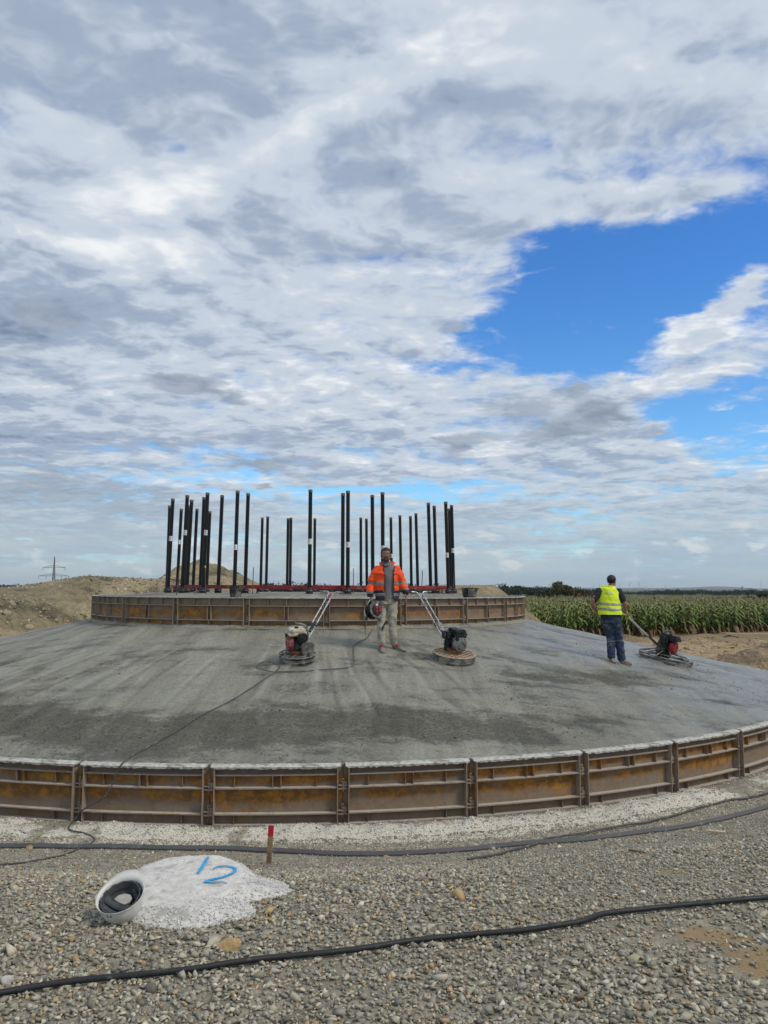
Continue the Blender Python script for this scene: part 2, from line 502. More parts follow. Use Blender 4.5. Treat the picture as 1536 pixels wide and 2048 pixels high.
MAT['paper'] = M_('paper_label', (0.75, 0.74, 0.72), 0.6, var=0.06, scale=60, bump=0)
MAT['ink'] = M_('label_ink', (0.05, 0.05, 0.05), 0.6, var=0.1, bump=0)
MAT['red_steel'] = M_('red_painted_steel', (0.22, 0.012, 0.018), 0.5, var=0.3, scale=9, dirt=(0.2, 0.17, 0.15), dirtamt=0.15)
MAT['chrome'] = M_('worn_chrome_tube', (0.62, 0.62, 0.60), 0.34, metal=0.85, var=0.15, scale=18, dirt=(0.33, 0.32, 0.30), dirtamt=0.3)
MAT['steel_splat'] = M_('concrete_splattered_steel', (0.10, 0.10, 0.10), 0.55, metal=0.3, var=0.4, scale=14, dirt=SPLAT, dirtamt=0.6, bump=0.4)
MAT['dark_metal'] = M_('dark_engine_metal', (0.028, 0.029, 0.031), 0.48, metal=0.3, var=0.4, scale=22, dirt=(0.17, 0.165, 0.15), dirtamt=0.25)
MAT['engine_black'] = M_('black_engine_plastic', (0.016, 0.017, 0.019), 0.4, var=0.3, scale=20, dirt=(0.18, 0.18, 0.17), dirtamt=0.12)
MAT['engine_grey'] = M_('cast_alloy', (0.26, 0.26, 0.25), 0.45, metal=0.6, var=0.3, scale=26, dirt=(0.05, 0.05, 0.05), dirtamt=0.3)
MAT['cream'] = M_('cream_tank', (0.62, 0.56, 0.42), 0.4, var=0.1, scale=14, dirt=(0.30, 0.28, 0.23), dirtamt=0.3)
MAT['engine_red'] = M_('red_engine_cover', (0.30, 0.012, 0.018), 0.38, var=0.2, scale=16, dirt=(0.26, 0.2, 0.19), dirtamt=0.12)
MAT['red_dusty'] = M_('dusty_red_cover', (0.26, 0.04, 0.045), 0.55, var=0.25, scale=20, dirt=(0.27, 0.22, 0.21), dirtamt=0.45)
MAT['orange_gear'] = M_('rusty_orange_gearbox', (0.32, 0.13, 0.035), 0.6, var=0.4, scale=20, dirt=(0.2, 0.17, 0.13), dirtamt=0.3)
MAT['tan_plate'] = M_('sandy_coated_plate', (0.46, 0.33, 0.21), 0.7, var=0.2, scale=18, dirt=(0.33, 0.29, 0.24), dirtamt=0.35)
MAT['bucket'] = M_('black_mortar_tub', (0.02, 0.021, 0.022), 0.6, var=0.3, scale=9, dirt=(0.17, 0.165, 0.15), dirtamt=0.55)
MAT['rebar'] = M_('rusty_bar', (0.11, 0.075, 0.055), 0.7, var=0.3, scale=14)
MAT['yellow_cap'] = M_('yellow_cap', (0.55, 0.5, 0.05), 0.5, var=0.1)
MAT['skin'] = M_('skin_brown', (0.25, 0.125, 0.078), 0.5, var=0.10, scale=30, bump=0.05, bdist=0.001)
MAT['skin2'] = M_('skin_tanned', (0.32, 0.15, 0.10), 0.5, var=0.10, scale=30, bump=0.05, bdist=0.001)
MAT['hair'] = M_('black_hair', (0.012, 0.010, 0.009), 0.6, var=0.4, scale=60, bump=0.5)
MAT['orange'] = M_('fluorescent_orange_cloth', (0.97, 0.085, 0.005), 0.62, var=0.05, scale=10, bump=0.35, bdist=0.01)
MAT['yellow'] = M_('fluorescent_yellow_cloth', (0.74, 0.95, 0.02), 0.62, var=0.05, scale=10, bump=0.35, bdist=0.01)
MAT['reflective'] = M_('reflective_tape', (0.36, 0.36, 0.35), 0.42, metal=0.2, var=0.12, scale=20)
MAT['reflective_grey'] = M_('dirty_reflective_tape', (0.21, 0.20, 0.185), 0.5, var=0.15, scale=20)
MAT['navy'] = M_('navy_cloth', (0.018, 0.022, 0.042), 0.75, var=0.2, scale=12, bump=0.3, bdist=0.01)
MAT['shirt'] = M_('grey_cotton', (0.155, 0.165, 0.165), 0.85, var=0.12, scale=14, bump=0.4, bdist=0.01)
MAT['trousers'] = M_('stained_beige_work_trousers', (0.40, 0.37, 0.30), 0.85, var=0.15, scale=9, bump=0.6, bdist=0.02, dirt=(0.17, 0.155, 0.125), dirtamt=0.3)
MAT['jeans'] = M_('dusty_blue_jeans', (0.020, 0.036, 0.078), 0.85, var=0.35, scale=8, bump=0.6, bdist=0.02, dirt=(0.13, 0.14, 0.15), dirtamt=0.3)
MAT['tshirt'] = M_('black_cotton', (0.018, 0.021, 0.026), 0.85, var=0.2, scale=12, bump=0.4, bdist=0.01)
MAT['shoe'] = M_('cement_crusted_shoe', (0.22, 0.205, 0.175), 0.85, var=0.3, scale=24, bump=0.4)
MAT['shoe_red'] = M_('red_shoe_upper', (0.33, 0.02, 0.035), 0.7, var=0.3, scale=30)
MAT['glove'] = M_('yellow_work_glove', (0.5, 0.38, 0.05), 0.7, var=0.25, scale=30)
MAT['glass_lens'] = M_('clear_plastic_lens', (0.40, 0.36, 0.33), 0.15, var=0.05, bump=0)
MAT['helmet'] = M_('scuffed_white_helmet_shell', (0.66, 0.66, 0.62), 0.38, var=0.08, scale=14, bump=0.08, dirt=(0.36, 0.34, 0.29), dirtamt=0.25)
MAT['lining'] = M_('dark_helmet_lining', (0.05, 0.055, 0.062), 0.65, var=0.3, scale=24)
MAT['pad'] = M_('dusty_grey_pad', (0.42, 0.40, 0.37), 0.8, var=0.15, scale=24)
MAT['blue_spray'] = M_('blue_spray_paint', (0.02, 0.33, 0.68), 0.6, var=0.25, scale=40, bump=0.2)
MAT['wood'] = M_('weathered_wood', (0.27, 0.175, 0.105), 0.8, var=0.25, scale=24)
MAT['wood_pale'] = M_('pale_sawn_wood', (0.50, 0.40, 0.28), 0.8, var=0.2, scale=20)
MAT['red_spray'] = M_('red_stake_paint', (0.48, 0.012, 0.03), 0.6, var=0.2, scale=30)
MAT['red_stencil'] = M_('faded_red_stencil', (0.27, 0.13, 0.095), 0.8, var=0.3, scale=20)
MAT['white_paint'] = M_('white_painted_steel', (0.80, 0.80, 0.80), 0.5, var=0.03, bump=0)
MAT['galv'] = M_('galvanised_lattice', (0.13, 0.145, 0.16), 0.6, metal=0.2, var=0.1, scale=0.2, bump=0)
MAT['clay'] = M_('yellow_clay', (0.42, 0.28, 0.12), 0.95, var=0.3, scale=26, bump=0.8, bdist=0.01)


def attr_mat(name, rough=0.85, var=0.18, scale=40.0, bump=0.3, bdist=0.004, spec=0.35):
    m_, t, b = newmat(name); co = t.objco()
    c = t.attr('col'); n = t.noise(co, scale, 5, 0.6)
    t.l.new(t.mix(1.0, c, t.mix(n, (1 - var,) * 3, (1 + var,) * 3), 'MULTIPLY'), b.inputs['Base Color'])
    b.inputs['Roughness'].default_value = rough; b.inputs['Specular IOR Level'].default_value = spec
    if bump: t.l.new(t.bump(t.noise(co, scale * 2, 4, 0.6), bump, bdist), b.inputs['Normal'])
    return m_


MAT['stone'] = attr_mat('crushed_stone', 0.8, 0.25, 60, 0.35, 0.004)
MAT['soil'] = attr_mat('spoil_soil', 0.95, 0.65, 3.0, 1.0, 0.22)
MAT['leaf'] = attr_mat('maize_leaf', 0.6, 0.2, 6, 0.0)
MAT['foliage'] = attr_mat('tree_foliage', 0.8, 0.3, 1.0, 0.0)

# ground: attribute 'col' gives the base colour of each zone; fine grit in the shader
m_, t, b = newmat('ground_soil'); co = t.objco()
c = t.attr('col'); lime = t.attr('st', 'Vector'); lx, ly, lz = t.sep(lime)
n = t.noise(co, 9, 8, 0.65); g = t.noise(co, 70, 4, 0.7)
cc = t.mix(1.0, c, t.mix(t.ss(n, 0.25, 0.75), (0.62, 0.62, 0.62), (1.3, 1.3, 1.3)), 'MULTIPLY')
cc = t.mix(1.0, cc, t.mix(t.ss(g, 0.3, 0.7), (0.7, 0.7, 0.7), (1.25, 1.25, 1.25)), 'MULTIPLY')
lm = t.ss(t.m('ADD', lx, t.m('MULTIPLY', t.m('SUBTRACT', t.noise(co, 7, 8, 0.7), 0.5), 1.6)), 0.42, 0.62)
cc = t.mix(lm, cc, t.mix(t.ss(g, 0.35, 0.65), (0.40, 0.37, 0.30), (0.72, 0.68, 0.58)))
mud = t.ss(t.m('ADD', ly, t.m('MULTIPLY', t.m('SUBTRACT', t.noise(co, 2.4, 8, 0.7), 0.5), 1.4)), 0.45, 0.65)
cc = t.mix(mud, cc, t.mix(n, (0.24, 0.165, 0.085), (0.36, 0.27, 0.155)))
t.l.new(cc, b.inputs['Base Color']); b.inputs['Roughness'].default_value = 0.95; b.inputs['Specular IOR Level'].default_value = 0.2
h = t.m('ADD', n, t.m('MULTIPLY', g, 0.25))
t.l.new(t.bump(h, 0.8, 0.03), b.inputs['Normal']); MAT['ground'] = m_

# fresh concrete: st = (arc length, radius, roughband), col.r = wet sheen mask
m_, t, b = newmat('fresh_wet_concrete'); co = t.objco()
st = t.attr('st', 'Vector'); sx, sy, sz = t.sep(st)
wetm, dkl, pll = t.sep(t.attr('col', 'Vector'))
fine = t.noise(t.v('MULTIPLY', co, (1.0, 1.7, 1.0)), 24, 7, 0.82)
streak = t.noise(t.comb(t.m('MULTIPLY', sx, 2.2), t.m('MULTIPLY', sy, 0.22), 0.0), 1.0, 7, 0.62)     # radial screed marks
streak2 = t.noise(t.comb(t.m('MULTIPLY', sx, 0.55), t.m('MULTIPLY', sy, 6.0), 0.0), 1.0, 6, 0.6)      # ripples across
sweep = t.noise(t.v('MULTIPLY', co, (0.9, 0.9, 0.9)), 1.0, 6, 0.55, dist=2.2)
grit = t.noise(co, 46, 6, 0.75); grit2 = t.noise(co, 13, 7, 0.7)
base_c = t.mix(t.ss(streak, 0.3, 0.7), (0.180, 0.175, 0.135), (0.375, 0.365, 0.295))
base_c = t.mix(t.ss(grit2, 0.35, 0.7, 0.0, 0.75), base_c, (0.275, 0.272, 0.240))
rbn = t.noise(t.v('MULTIPLY', co, (0.8, 1.8, 1.0)), 1.0, 8, 0.72)
rb = t.ss(t.m('ADD', t.m('MULTIPLY', sz, 0.62), t.m('ADD', t.m('MULTIPLY', t.m('SUBTRACT', fine, 0.5), 3.2), t.m('MULTIPLY', t.m('SUBTRACT', rbn, 0.5), 2.6))), 0.28, 0.72)
base_c = t.mix(t.ss(fine, 0.36, 0.64), t.mix(1.0, base_c, (0.66, 0.65, 0.62), 'MULTIPLY'), t.mix(1.0, base_c, t.mix(wetm, (1.52, 1.50, 1.46), (1.08, 1.08, 1.08)), 'MULTIPLY'))
base_c = t.mix(t.m('MULTIPLY', rb, 0.30), base_c, (0.120, 0.116, 0.088))
pale = t.ss(t.noise(t.comb(t.m('MULTIPLY', sx, 3.2), t.m('MULTIPLY', sy, 0.3), 7.0), 1.0, 4, 0.5), 0.60, 0.70)
base_c = t.mix(t.m('MULTIPLY', t.m('MULTIPLY', pale, t.m('SUBTRACT', 1.0, sz)), 0.60, clamp=True), base_c, (0.44, 0.435, 0.39))
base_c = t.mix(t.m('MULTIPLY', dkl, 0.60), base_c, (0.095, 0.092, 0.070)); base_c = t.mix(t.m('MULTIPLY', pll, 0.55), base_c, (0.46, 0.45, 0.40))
pits = t.ss(t.noise(co, 3.1, 6, 0.7), 0.64, 0.72)
base_c = t.mix(t.m('MULTIPLY', pits, 0.75), base_c, (0.085, 0.080, 0.065))
base_c = t.mix(t.m('MULTIPLY', t.m('MULTIPLY', wetm, 0.85), t.ss(sweep, 0.35, 0.6)), base_c, (0.265, 0.268, 0.245))
vw = t.v('ADD', t.v('MULTIPLY', co, (1, 1, 0)), t.v('MULTIPLY', t.noise(co, 0.8, 3, 0.5, color=True), (0.5, 0.5, 0)))
vd = t.voro(vw, 0.75)
arcs = t.m('MULTIPLY', t.m('SINE', t.m('MULTIPLY_ADD', vd, 46.0, t.m('MULTIPLY', sweep, 7.0))), t.ss(t.noise(co, 1.3, 4, 0.6), 0.40, 0.62))
arcw = t.m('MULTIPLY', wetm, t.m('MULTIPLY_ADD', arcs, 0.5, 0.5))
base_c = t.mix(t.m('MULTIPLY', arcw, 0.38), base_c, (0.40, 0.405, 0.38))
t.l.new(base_c, b.inputs['Base Color'])
wet = t.m('MULTIPLY', wetm, t.ss(sweep, 0.25, 0.60, 0.35, 1.0))
ro = t.m('ADD', t.m('MULTIPLY', wet, -0.50), 0.80)
t.put(b.inputs['Roughness'], t.m('ADD', ro, t.m('MULTIPLY', t.m('SUBTRACT', grit2, 0.5), 0.25), clamp=True))
hh = t.m('ADD', t.m('MULTIPLY', streak, 0.9), t.m('MULTIPLY', streak2, 0.5))
hh = t.m('ADD', hh, t.m('MULTIPLY', fine, 0.45))
hh = t.m('ADD', hh, t.m('MULTIPLY', arcw, 0.22))
hh = t.m('ADD', hh, t.m('MULTIPLY', grit, t.m('ADD', t.m('MULTIPLY', rb, 0.9), 0.16)))
hh = t.m('ADD', hh, t.m('MULTIPLY', t.m('MULTIPLY', grit2, rb), 2.2))
hh = t.m('ADD', hh, t.m('MULTIPLY', t.noise(t.v('MULTIPLY', co, (2.0, 5.5, 1.0)), 1.0, 5, 0.6), 0.9))
hh = t.m('ADD', hh, t.m('MULTIPLY', sweep, t.m('MULTIPLY', wetm, 1.3)))
t.l.new(t.bump(hh, 0.9, 0.065), b.inputs['Normal']); b.inputs['Specular IOR Level'].default_value = 0.42; MAT['slab'] = m_


# rusty formwork steel
def rust_mat(name, cement, rust_amt, k=1.0, zones=()):
    m_, t, b = newmat(name)
    geo = t.nd.new('ShaderNodeNewGeometry'); co = geo.outputs['Position']
    rnd = t.rnd(); off = t.comb(t.m('MULTIPLY', rnd, 13.0), 0.0, 0.0)
    p = t.v('ADD', co, off)
    n = t.noise(p, 1.3, 6, 0.55); n2 = t.noise(p, 11, 6, 0.65); n3 = t.noise(t.v('MULTIPLY', p, (1, 1, 0.18)), 16, 4, 0.6)
    rust = t.mix(t.ss(n2, 0.30, 0.70), (0.15, 0.078, 0.030), (0.28, 0.145, 0.034))
    rust = t.mix(t.ss(t.noise(p, 5, 6, 0.65), 0.52, 0.68, 0, 0.7), rust, (0.40, 0.20, 0.035))
    film = t.mix(n2, (0.150 * k, 0.112 * k, 0.082 * k), (0.30 * k, 0.245 * k, 0.190 * k))
    f = t.ss(t.m('ADD', n, t.m('ADD', t.m('MULTIPLY', t.m('SUBTRACT', rnd, 0.5), 0.22), t.m('MULTIPLY', t.m('SUBTRACT', n3, 0.5), 0.25))), rust_amt, rust_amt + 0.13)
    zpos = t.sep(co)[2]
    zm = None
    for (zc_, hw_) in zones:                       # where rain washes the cement film off the plate, rust shows
        q_ = t.m('DIVIDE', t.m('SUBTRACT', zpos, zc_), hw_); g_ = t.m('EXPONENT', t.m('MULTIPLY', t.m('MULTIPLY', q_, q_), -1.0)); zm = g_ if zm is None else t.m('ADD', zm, g_)
    if zm is not None:
        pn = t.noise(t.v('MULTIPLY', p, (1, 1, 1.6)), 1.7, 7, 0.6)
        zz_ = t.ss(t.m('ADD', zm, t.m('ADD', t.m('MULTIPLY', t.m('SUBTRACT', pn, 0.5), 3.0), t.m('MULTIPLY', t.m('SUBTRACT', rnd, 0.72), 1.1))), 0.22, 0.98)
        gold = t.mix(t.ss(t.noise(p, 7, 7, 0.7), 0.42, 0.62), (0.19, 0.092, 0.026), (0.40, 0.185, 0.022))
        dk = t.ss(t.noise(t.v('MULTIPLY', p, (1, 1, .35)), 9, 6, 0.7), 0.60, 0.70)
        rust = t.mix(zz_, rust, t.mix(dk, gold, (0.09, 0.038, 0.018)))
        f = t.m('MULTIPLY', f, t.m('SUBTRACT', 1.0, t.m('MULTIPLY', zz_, 0.92)), clamp=True)
        f = t.m('MAXIMUM', f, t.m('MULTIPLY', t.m('SUBTRACT', 1.0, zz_), 0.80))
    col_ = t.mix(f, rust, film)
    nz = t.sep(geo.outputs['Normal'])[2]
    up = t.m('MULTIPLY', t.ss(nz, 0.4, 0.8), t.ss(n2, 0.25, 0.5))
    col_ = t.mix(t.m('MAXIMUM', up, t.m('MULTIPLY', t.ss(t.noise(p, 30, 5, 0.7), 0.58, 0.66), cement)), col_, (0.46, 0.43, 0.38))
    t.l.new(col_, b.inputs['Base Color']); b.inputs['Roughness'].default_value = 0.75
    b.inputs['Specular IOR Level'].default_value = 0.35
    t.l.new(t.bump(t.m('ADD', n2, t.m('MULTIPLY', up, 0.5)), 0.5, 0.006), b.inputs['Normal'])
    return m_


MAT['rust'] = rust_mat('rusty_formwork_steel', 0.25, 0.50, 1.0, ((0.315, 0.085), (0.495, 0.055)))
MAT['rust_film'] = rust_mat('cement_filmed_formwork_steel', 0.9, 0.24, 1.35)
MAT['rust_up'] = rust_mat('rusty_upper_formwork_steel', 0.35, 0.46, 1.05, ((2.17, 0.11), (1.96, 0.05)))
MAT['crust'] = M_('dried_cement_crust', (0.50, 0.49, 0.45), 0.85, var=0.25, scale=16, bump=0.8, bdist=0.01, dirt=(0.25, 0.24, 0.21), dirtamt=0.35)

# ------------------------------------------------------------------ ground sheet
def axis(a, b, step, far, growth=1.18):
    c = list(np.arange(a, b + 1e-6, step)); s = step; x = b
    return np.array(c)


def axis2(a, b, step, b2, step2, far):
    base_ = axis(a, b, step, b, 1.18); pos = [base_[-1]]
    while pos[-1] < b2: pos.append(pos[-1] + step2)
    s = step2
    while pos[-1] < far: s *= 1.18; pos.append(pos[-1] + s)
    pre = [a]; s = step
    while pre[-1] > -far: s *= 1.18; pre.append(pre[-1] - s)
    return np.array(pre[1:][::-1] + list(base_) + pos[1:])


gx = axis2(-7, 8.5, 0.07, 26, 0.16, 21000); gy = axis2(1.5, 12, 0.06, 40, 0.18, 21000)
X, Y = np.meshgrid(gx, gy); Z = ground_z(X, Y)
dd = np.hypot(X - CX, Y - CY) - R
Z = np.where(dd < -0.6, np.minimum(Z, -0.05), Z)
nx_, ny_ = len(gx), len(gy)
idx = np.arange(nx_ * ny_).reshape(ny_, nx_)
Fq = np.stack([idx[:-1, :-1], idx[:-1, 1:], idx[1:, 1:], idx[1:, :-1]], -1).reshape(-1, 4)
nearcol = np.array([0.29, 0.265, 0.205])
C3 = np.zeros((ny_, nx_, 3)); C3[:] = nearcol
def blend(mask, colr):
    global C3
    C3 = C3 * (1 - mask[..., None]) + np.array(colr) * mask[..., None]
Dd = np.hypot(X, Y)
blend(sstep(X, 4, 7) * sstep(Y, 13, 17), (0.38, 0.285, 0.17))             # tan dirt, right of the slab
dirtv = sstep(fbm(X * 1.1, Y * 1.6, 5, .6), -.15, .35) * sstep(X, 4, 7) * sstep(Y, 13, 17)
blend(dirtv * .75, (0.20, 0.145, 0.085))
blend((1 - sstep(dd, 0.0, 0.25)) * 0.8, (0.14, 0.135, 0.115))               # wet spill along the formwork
blend(sstep(Y, 38, 44) * 1.0, (0.24, 0.185, 0.11))
blend(sstep(Y, 50, 70), (0.085, 0.10, 0.05))
fieldp = fbm(X * 0.003, Y * 0.0016, 3)
blend(sstep(Dd, 150, 260) * sstep(fieldp, -0.1, 0.0), (0.16, 0.14, 0.085))
blend(sstep(Dd, 700, 1000) * sstep(fbm(X * 0.0009 + 9, Y * 0.0005, 3), -0.05, 0.02), (0.09, 0.11, 0.05))
limem = np.exp(-((dd - 0.60 - 0.15 * fbm(X * 0.9, Y * 0.9, 2)) / 0.33) ** 4) * (1 - sstep(Y, 13.5, 16)) * (0.66 + 1.3 * fbm(X * 1.4 + 4, Y * 1.4, 4))
mudm = np.zeros_like(X)
for (mx_, my_, sx_, sy_, am) in ((1.85, 3.75, .34, .22, .98), (1.65, 4.05, .26, .16, .9), (2.05, 3.45, .38, .2, .9), (1.3, 5.55, .3, .12, .6), (1.9, 5.2, .3, .1, .6), (0.6, 5.0, .25, .1, .45), (0.35, 5.8, .4, .12, .4), (-2.2, 6.0, .6, .15, .35)):
    mudm = np.maximum(mudm, am * np.exp(-((X - mx_) / sx_) ** 2 - ((Y - my_) / sy_) ** 2))
uvg = np.stack([limem, mudm], -1).reshape(-1, 2)
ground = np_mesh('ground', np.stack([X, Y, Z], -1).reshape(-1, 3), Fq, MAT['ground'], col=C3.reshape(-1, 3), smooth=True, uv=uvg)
tag(ground, kind='structure')


def mud_at(x, y):
    out = np.zeros_like(x)
    for (mx_, my_, sx_, sy_, am) in ((1.85, 3.75, .34, .22, .98), (1.65, 4.05, .26, .16, .9), (2.05, 3.45, .38, .2, .9), (1.3, 5.55, .3, .12, .6), (1.9, 5.2, .3, .1, .6)):
        out = np.maximum(out, am * np.exp(-((x - mx_) / sx_) ** 2 - ((y - my_) / sy_) ** 2))
    return out


# hills on the horizon
def ridge(name, y, us, vs, colr, depth, z0=-13, seed=0):
    xs = np.linspace(at(us[0], 1176, y).x, at(us[-1], 1176, y).x, 160)
    u_of = [at(u, 1176, y).x for u in us]
    top = np.interp(xs, u_of, [at(768, v, y).z for v in vs]) + fbm(xs / y * 60 + seed, xs * 0 + seed, 4) * y * 0.0004
    prof = np.array([0, .12, .3, .55, .8, 1, .9, .6, 0]); yo = np.linspace(-depth, depth, len(prof))
    V = []; Cc = []
    for j, pz in enumerate(prof):
        V.append(np.stack([xs, y + yo[j] + xs * 0, z0 + (top - z0) * pz], -1))
        Cc.append(np.array(colr) * (1 + 0.45 * fbm(xs / y * 25 + seed, xs * 0 + j, 3))[:, None])
    V = np.array(V).reshape(-1, 3); n_ = len(xs); idx = np.arange(len(prof) * n_).reshape(len(prof), n_)
    Fq = np.stack([idx[:-1, :-1], idx[:-1, 1:], idx[1:, 1:], idx[1:, :-1]], -1).reshape(-1, 4)
    o = np_mesh(name, V, Fq, MAT['foliage'], col=np.clip(np.array(Cc).reshape(-1, 3), 0.01, 1), smooth=True); tag(o, kind='structure'); return o


ridge('hills', 17000, [-700, 0, 300, 600, 900, 1150, 1350, 1410, 1440, 1475, 1530, 1700, 2300], [1173, 1172.5, 1173.5, 1174, 1173.5, 1173.6, 1173.8, 1171.5, 1169.3, 1171.5, 1174, 1173, 1172], (0.05, 0.085, 0.085), 900)
ridge('hills', 9000, [-700, 0, 200, 600, 900, 1150, 1300, 1500, 1700, 2300], [1174, 1174, 1175, 1176, 1176, 1176, 1177, 1176, 1175, 1175], (0.07, 0.09, 0.07), 500, seed=5)

# air: pale even haze round everything
bm = bmesh.new(); add_box(bm, (0, 0, 90), (42600, 42600, 214))
hzm = bpy.data.materials.new('air_haze'); hzm.use_nodes = True; ht = NT(hzm.node_tree)
for n in list(ht.nd):
    if n.type != 'OUTPUT_MATERIAL': ht.nd.remove(n)
pv = ht.nd.new('ShaderNodeVolumePrincipled'); pv.inputs['Color'].default_value = (0.86, 0.94, 1.0, 1); pv.inputs['Density'].default_value = 0.000034
pv.inputs['Anisotropy'].default_value = 0.0
ht.l.new(pv.outputs[0], [n for n in ht.nd if n.type == 'OUTPUT_MATERIAL'][0].inputs['Volume'])
haze = bm_obj('haze', bm, hzm); tag(haze, kind='stuff')

# ------------------------------------------------------------------ concrete foundation
found = empty('concrete_foundation', (CX, CY, 0), 'round fresh grey concrete foundation, a shallow wet cone rising to a flat raised plinth', 'foundation')
na, nr = 1400, 160
aa = np.linspace(0, 2 * PI, na + 1); rr = np.linspace(RP - 0.05, R - 0.012, nr)
A, Rr = np.meshgrid(aa, rr)
sx_, sy_ = np.sin(A), -np.cos(A)
zz = ZT - 0.004 + (R - Rr) * (ZP - ZT) / (R - RP)
Am = np.mod(A + PI, 2 * PI) - PI                 # 0 towards camera, + to the right
band = np.exp(-((Rr - 10.35 - 0.45 * fbm(Am * 6, Am * 0, 4)) / 0.62) ** 2) * (1 - sstep(Am, 0.20, 0.66)) * 1.05
band = np.maximum(band, 0.75 * np.exp(-((Rr - 8.7 - (Am - .55) * 2) / 0.45) ** 2 - ((Am - 0.66) / 0.20) ** 2))
band = np.maximum(band, 0.70 * np.exp(-((Rr - 7.3) / 0.30) ** 2 - ((Am - 0.34) / 0.08) ** 2))
bx, by = CX + Rr * sx_, CY + Rr * sy_
zz = zz + 0.012 * fbm(Am * 9, Rr * 0.35, 3) * (1 - 0.5 * band) + 0.034 * band * fbm(bx * 7, by * 7, 4, 0.6) + 0.010 * np.maximum(0, fbm(bx * 1.3, by * 3.3, 4, .6)) * (1 - band) - 0.005 * band + 0.010 * fbm(bx * 2.2, by * 6.5, 3) * (1 - band)
for (a_, w_, dp) in ((-0.75, 0.008, .016), (-0.62, 0.010, -.018), (-0.52, 0.006, .016), (-0.45, 0.008, .018), (-0.38, 0.004, -.020), (-0.33, 0.010, .020), (-0.26, 0.004, .018), (-0.20, 0.005, -.022), (-0.14, 0.004, .014), (-0.10, 0.005, -.018), (-0.02, 0.007, -.024), (0.03, 0.004, .014), (0.10, 0.008, .026), (0.13, 0.004, -.020), (0.17, 0.004, .018), (0.21, 0.005, -.016), (0.28, 0.007, .022), (0.34, 0.004, -.016)):
    zz = zz + dp * np.exp(-((Am - a_ + 0.02 * fbm(Rr * 0.6, Rr * 0 + a_ * 9, 2)) / w_) ** 2) * sstep(Rr, 6.2, 7.2) * (1 - sstep(Rr, 9.6, 10.2))
zz = zz * sstep(R - Rr, -0.01, 0.01) + 0 * zz
zz[-1] = ZT - 0.03
dark_l = np.zeros_like(Rr); pale_l = np.zeros_like(Rr)      # screed relief drawn into the colour: dark along grooves, pale residue on ridges
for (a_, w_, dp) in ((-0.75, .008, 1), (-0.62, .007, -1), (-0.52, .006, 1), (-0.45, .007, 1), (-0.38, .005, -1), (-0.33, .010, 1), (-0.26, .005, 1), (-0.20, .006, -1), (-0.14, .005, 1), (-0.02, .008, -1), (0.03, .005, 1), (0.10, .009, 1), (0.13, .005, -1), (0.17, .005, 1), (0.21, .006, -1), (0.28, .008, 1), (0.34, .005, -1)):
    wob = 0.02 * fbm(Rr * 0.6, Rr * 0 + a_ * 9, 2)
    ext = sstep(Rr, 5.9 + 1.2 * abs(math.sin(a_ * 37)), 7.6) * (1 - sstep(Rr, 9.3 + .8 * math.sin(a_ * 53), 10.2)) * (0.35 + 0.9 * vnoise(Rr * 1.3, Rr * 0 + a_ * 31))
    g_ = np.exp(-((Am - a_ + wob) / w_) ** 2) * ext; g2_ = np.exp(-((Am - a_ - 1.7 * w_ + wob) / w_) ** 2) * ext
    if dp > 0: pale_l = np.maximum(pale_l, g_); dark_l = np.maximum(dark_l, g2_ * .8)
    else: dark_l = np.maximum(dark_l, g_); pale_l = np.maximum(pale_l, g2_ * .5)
wetm = sstep(Am, 0.22, 0.60) * (0.55 + 0.45 * sstep(Am, 0.5, 0.9)) * (1 - 0.75 * band)
wetm = np.maximum(wetm, 0.25 + 0.15 * fbm(Am * 4, Rr * 0.7, 3)) * (1 - band)
idx = np.arange(nr * (na + 1)).reshape(nr, na + 1)
Fq = np.stack([idx[:-1, :-1], idx[1:, :-1], idx[1:, 1:], idx[:-1, 1:]], -1).reshape(-1, 4)
slab = np_mesh('sloped_slab', np.stack([Rr * sx_, Rr * sy_, zz], -1).reshape(-1, 3), Fq, MAT['slab'], found,
               col=np.stack([wetm, dark_l, pale_l], -1).reshape(-1, 3), smooth=True, uv=np.stack([Am * Rr, Rr, band], -1).reshape(-1, 3))
# outer vertical face behind the formwork, down to the ground
bm = bmesh.new(); arcbox(bm, R - 0.16, R - 0.03, 0, 2 * PI, -0.05, ZT - 0.05, 180); bm_obj('slab_edge', bm, MAT['slab'], found)
# plinth top
rr = np.linspace(0.0, RP - 0.012, 44); aa = np.linspace(0, 2 * PI, 301); A, Rr = np.meshgrid(aa, rr)
zt = ZPT - 0.006 + 0.085 * (1 - sstep(Rr, 3.7, 5.36)) + 0.008 * fbm(Rr * np.sin(A) * 1.5, Rr * np.cos(A) * 1.5, 4)
idx = np.arange(44 * 301).reshape(44, 301); Fq = np.stack([idx[:-1, :-1], idx[1:, :-1], idx[1:, 1:], idx[:-1, 1:]], -1).reshape(-1, 4)
zero = np.zeros_like(A)
np_mesh('raised_plinth', np.stack([Rr * np.sin(A), -Rr * np.cos(A), zt], -1).reshape(-1, 3), Fq, MAT['slab'], found,
        col=np.stack([zero + .3, zero, zero], -1).reshape(-1, 3), smooth=True, uv=np.stack([A * 5, Rr, zero + .2], -1).reshape(-1, 3))
bm = bmesh.new(); arcbox(bm, RP - 0.12, RP - 0.03, 0, 2 * PI, ZP - 0.02, ZPT - 0.03, 120); bm_obj('plinth_side', bm, MAT['slab'], found)


def zplinth(x, y):
    r = math.hypot(x - CX, y - CY); tt = min(max((r - 3.7) / 1.66, 0), 1); s = tt * tt * (3 - 2 * tt)
    return ZPT - 0.006 + 0.085 * (1 - s)


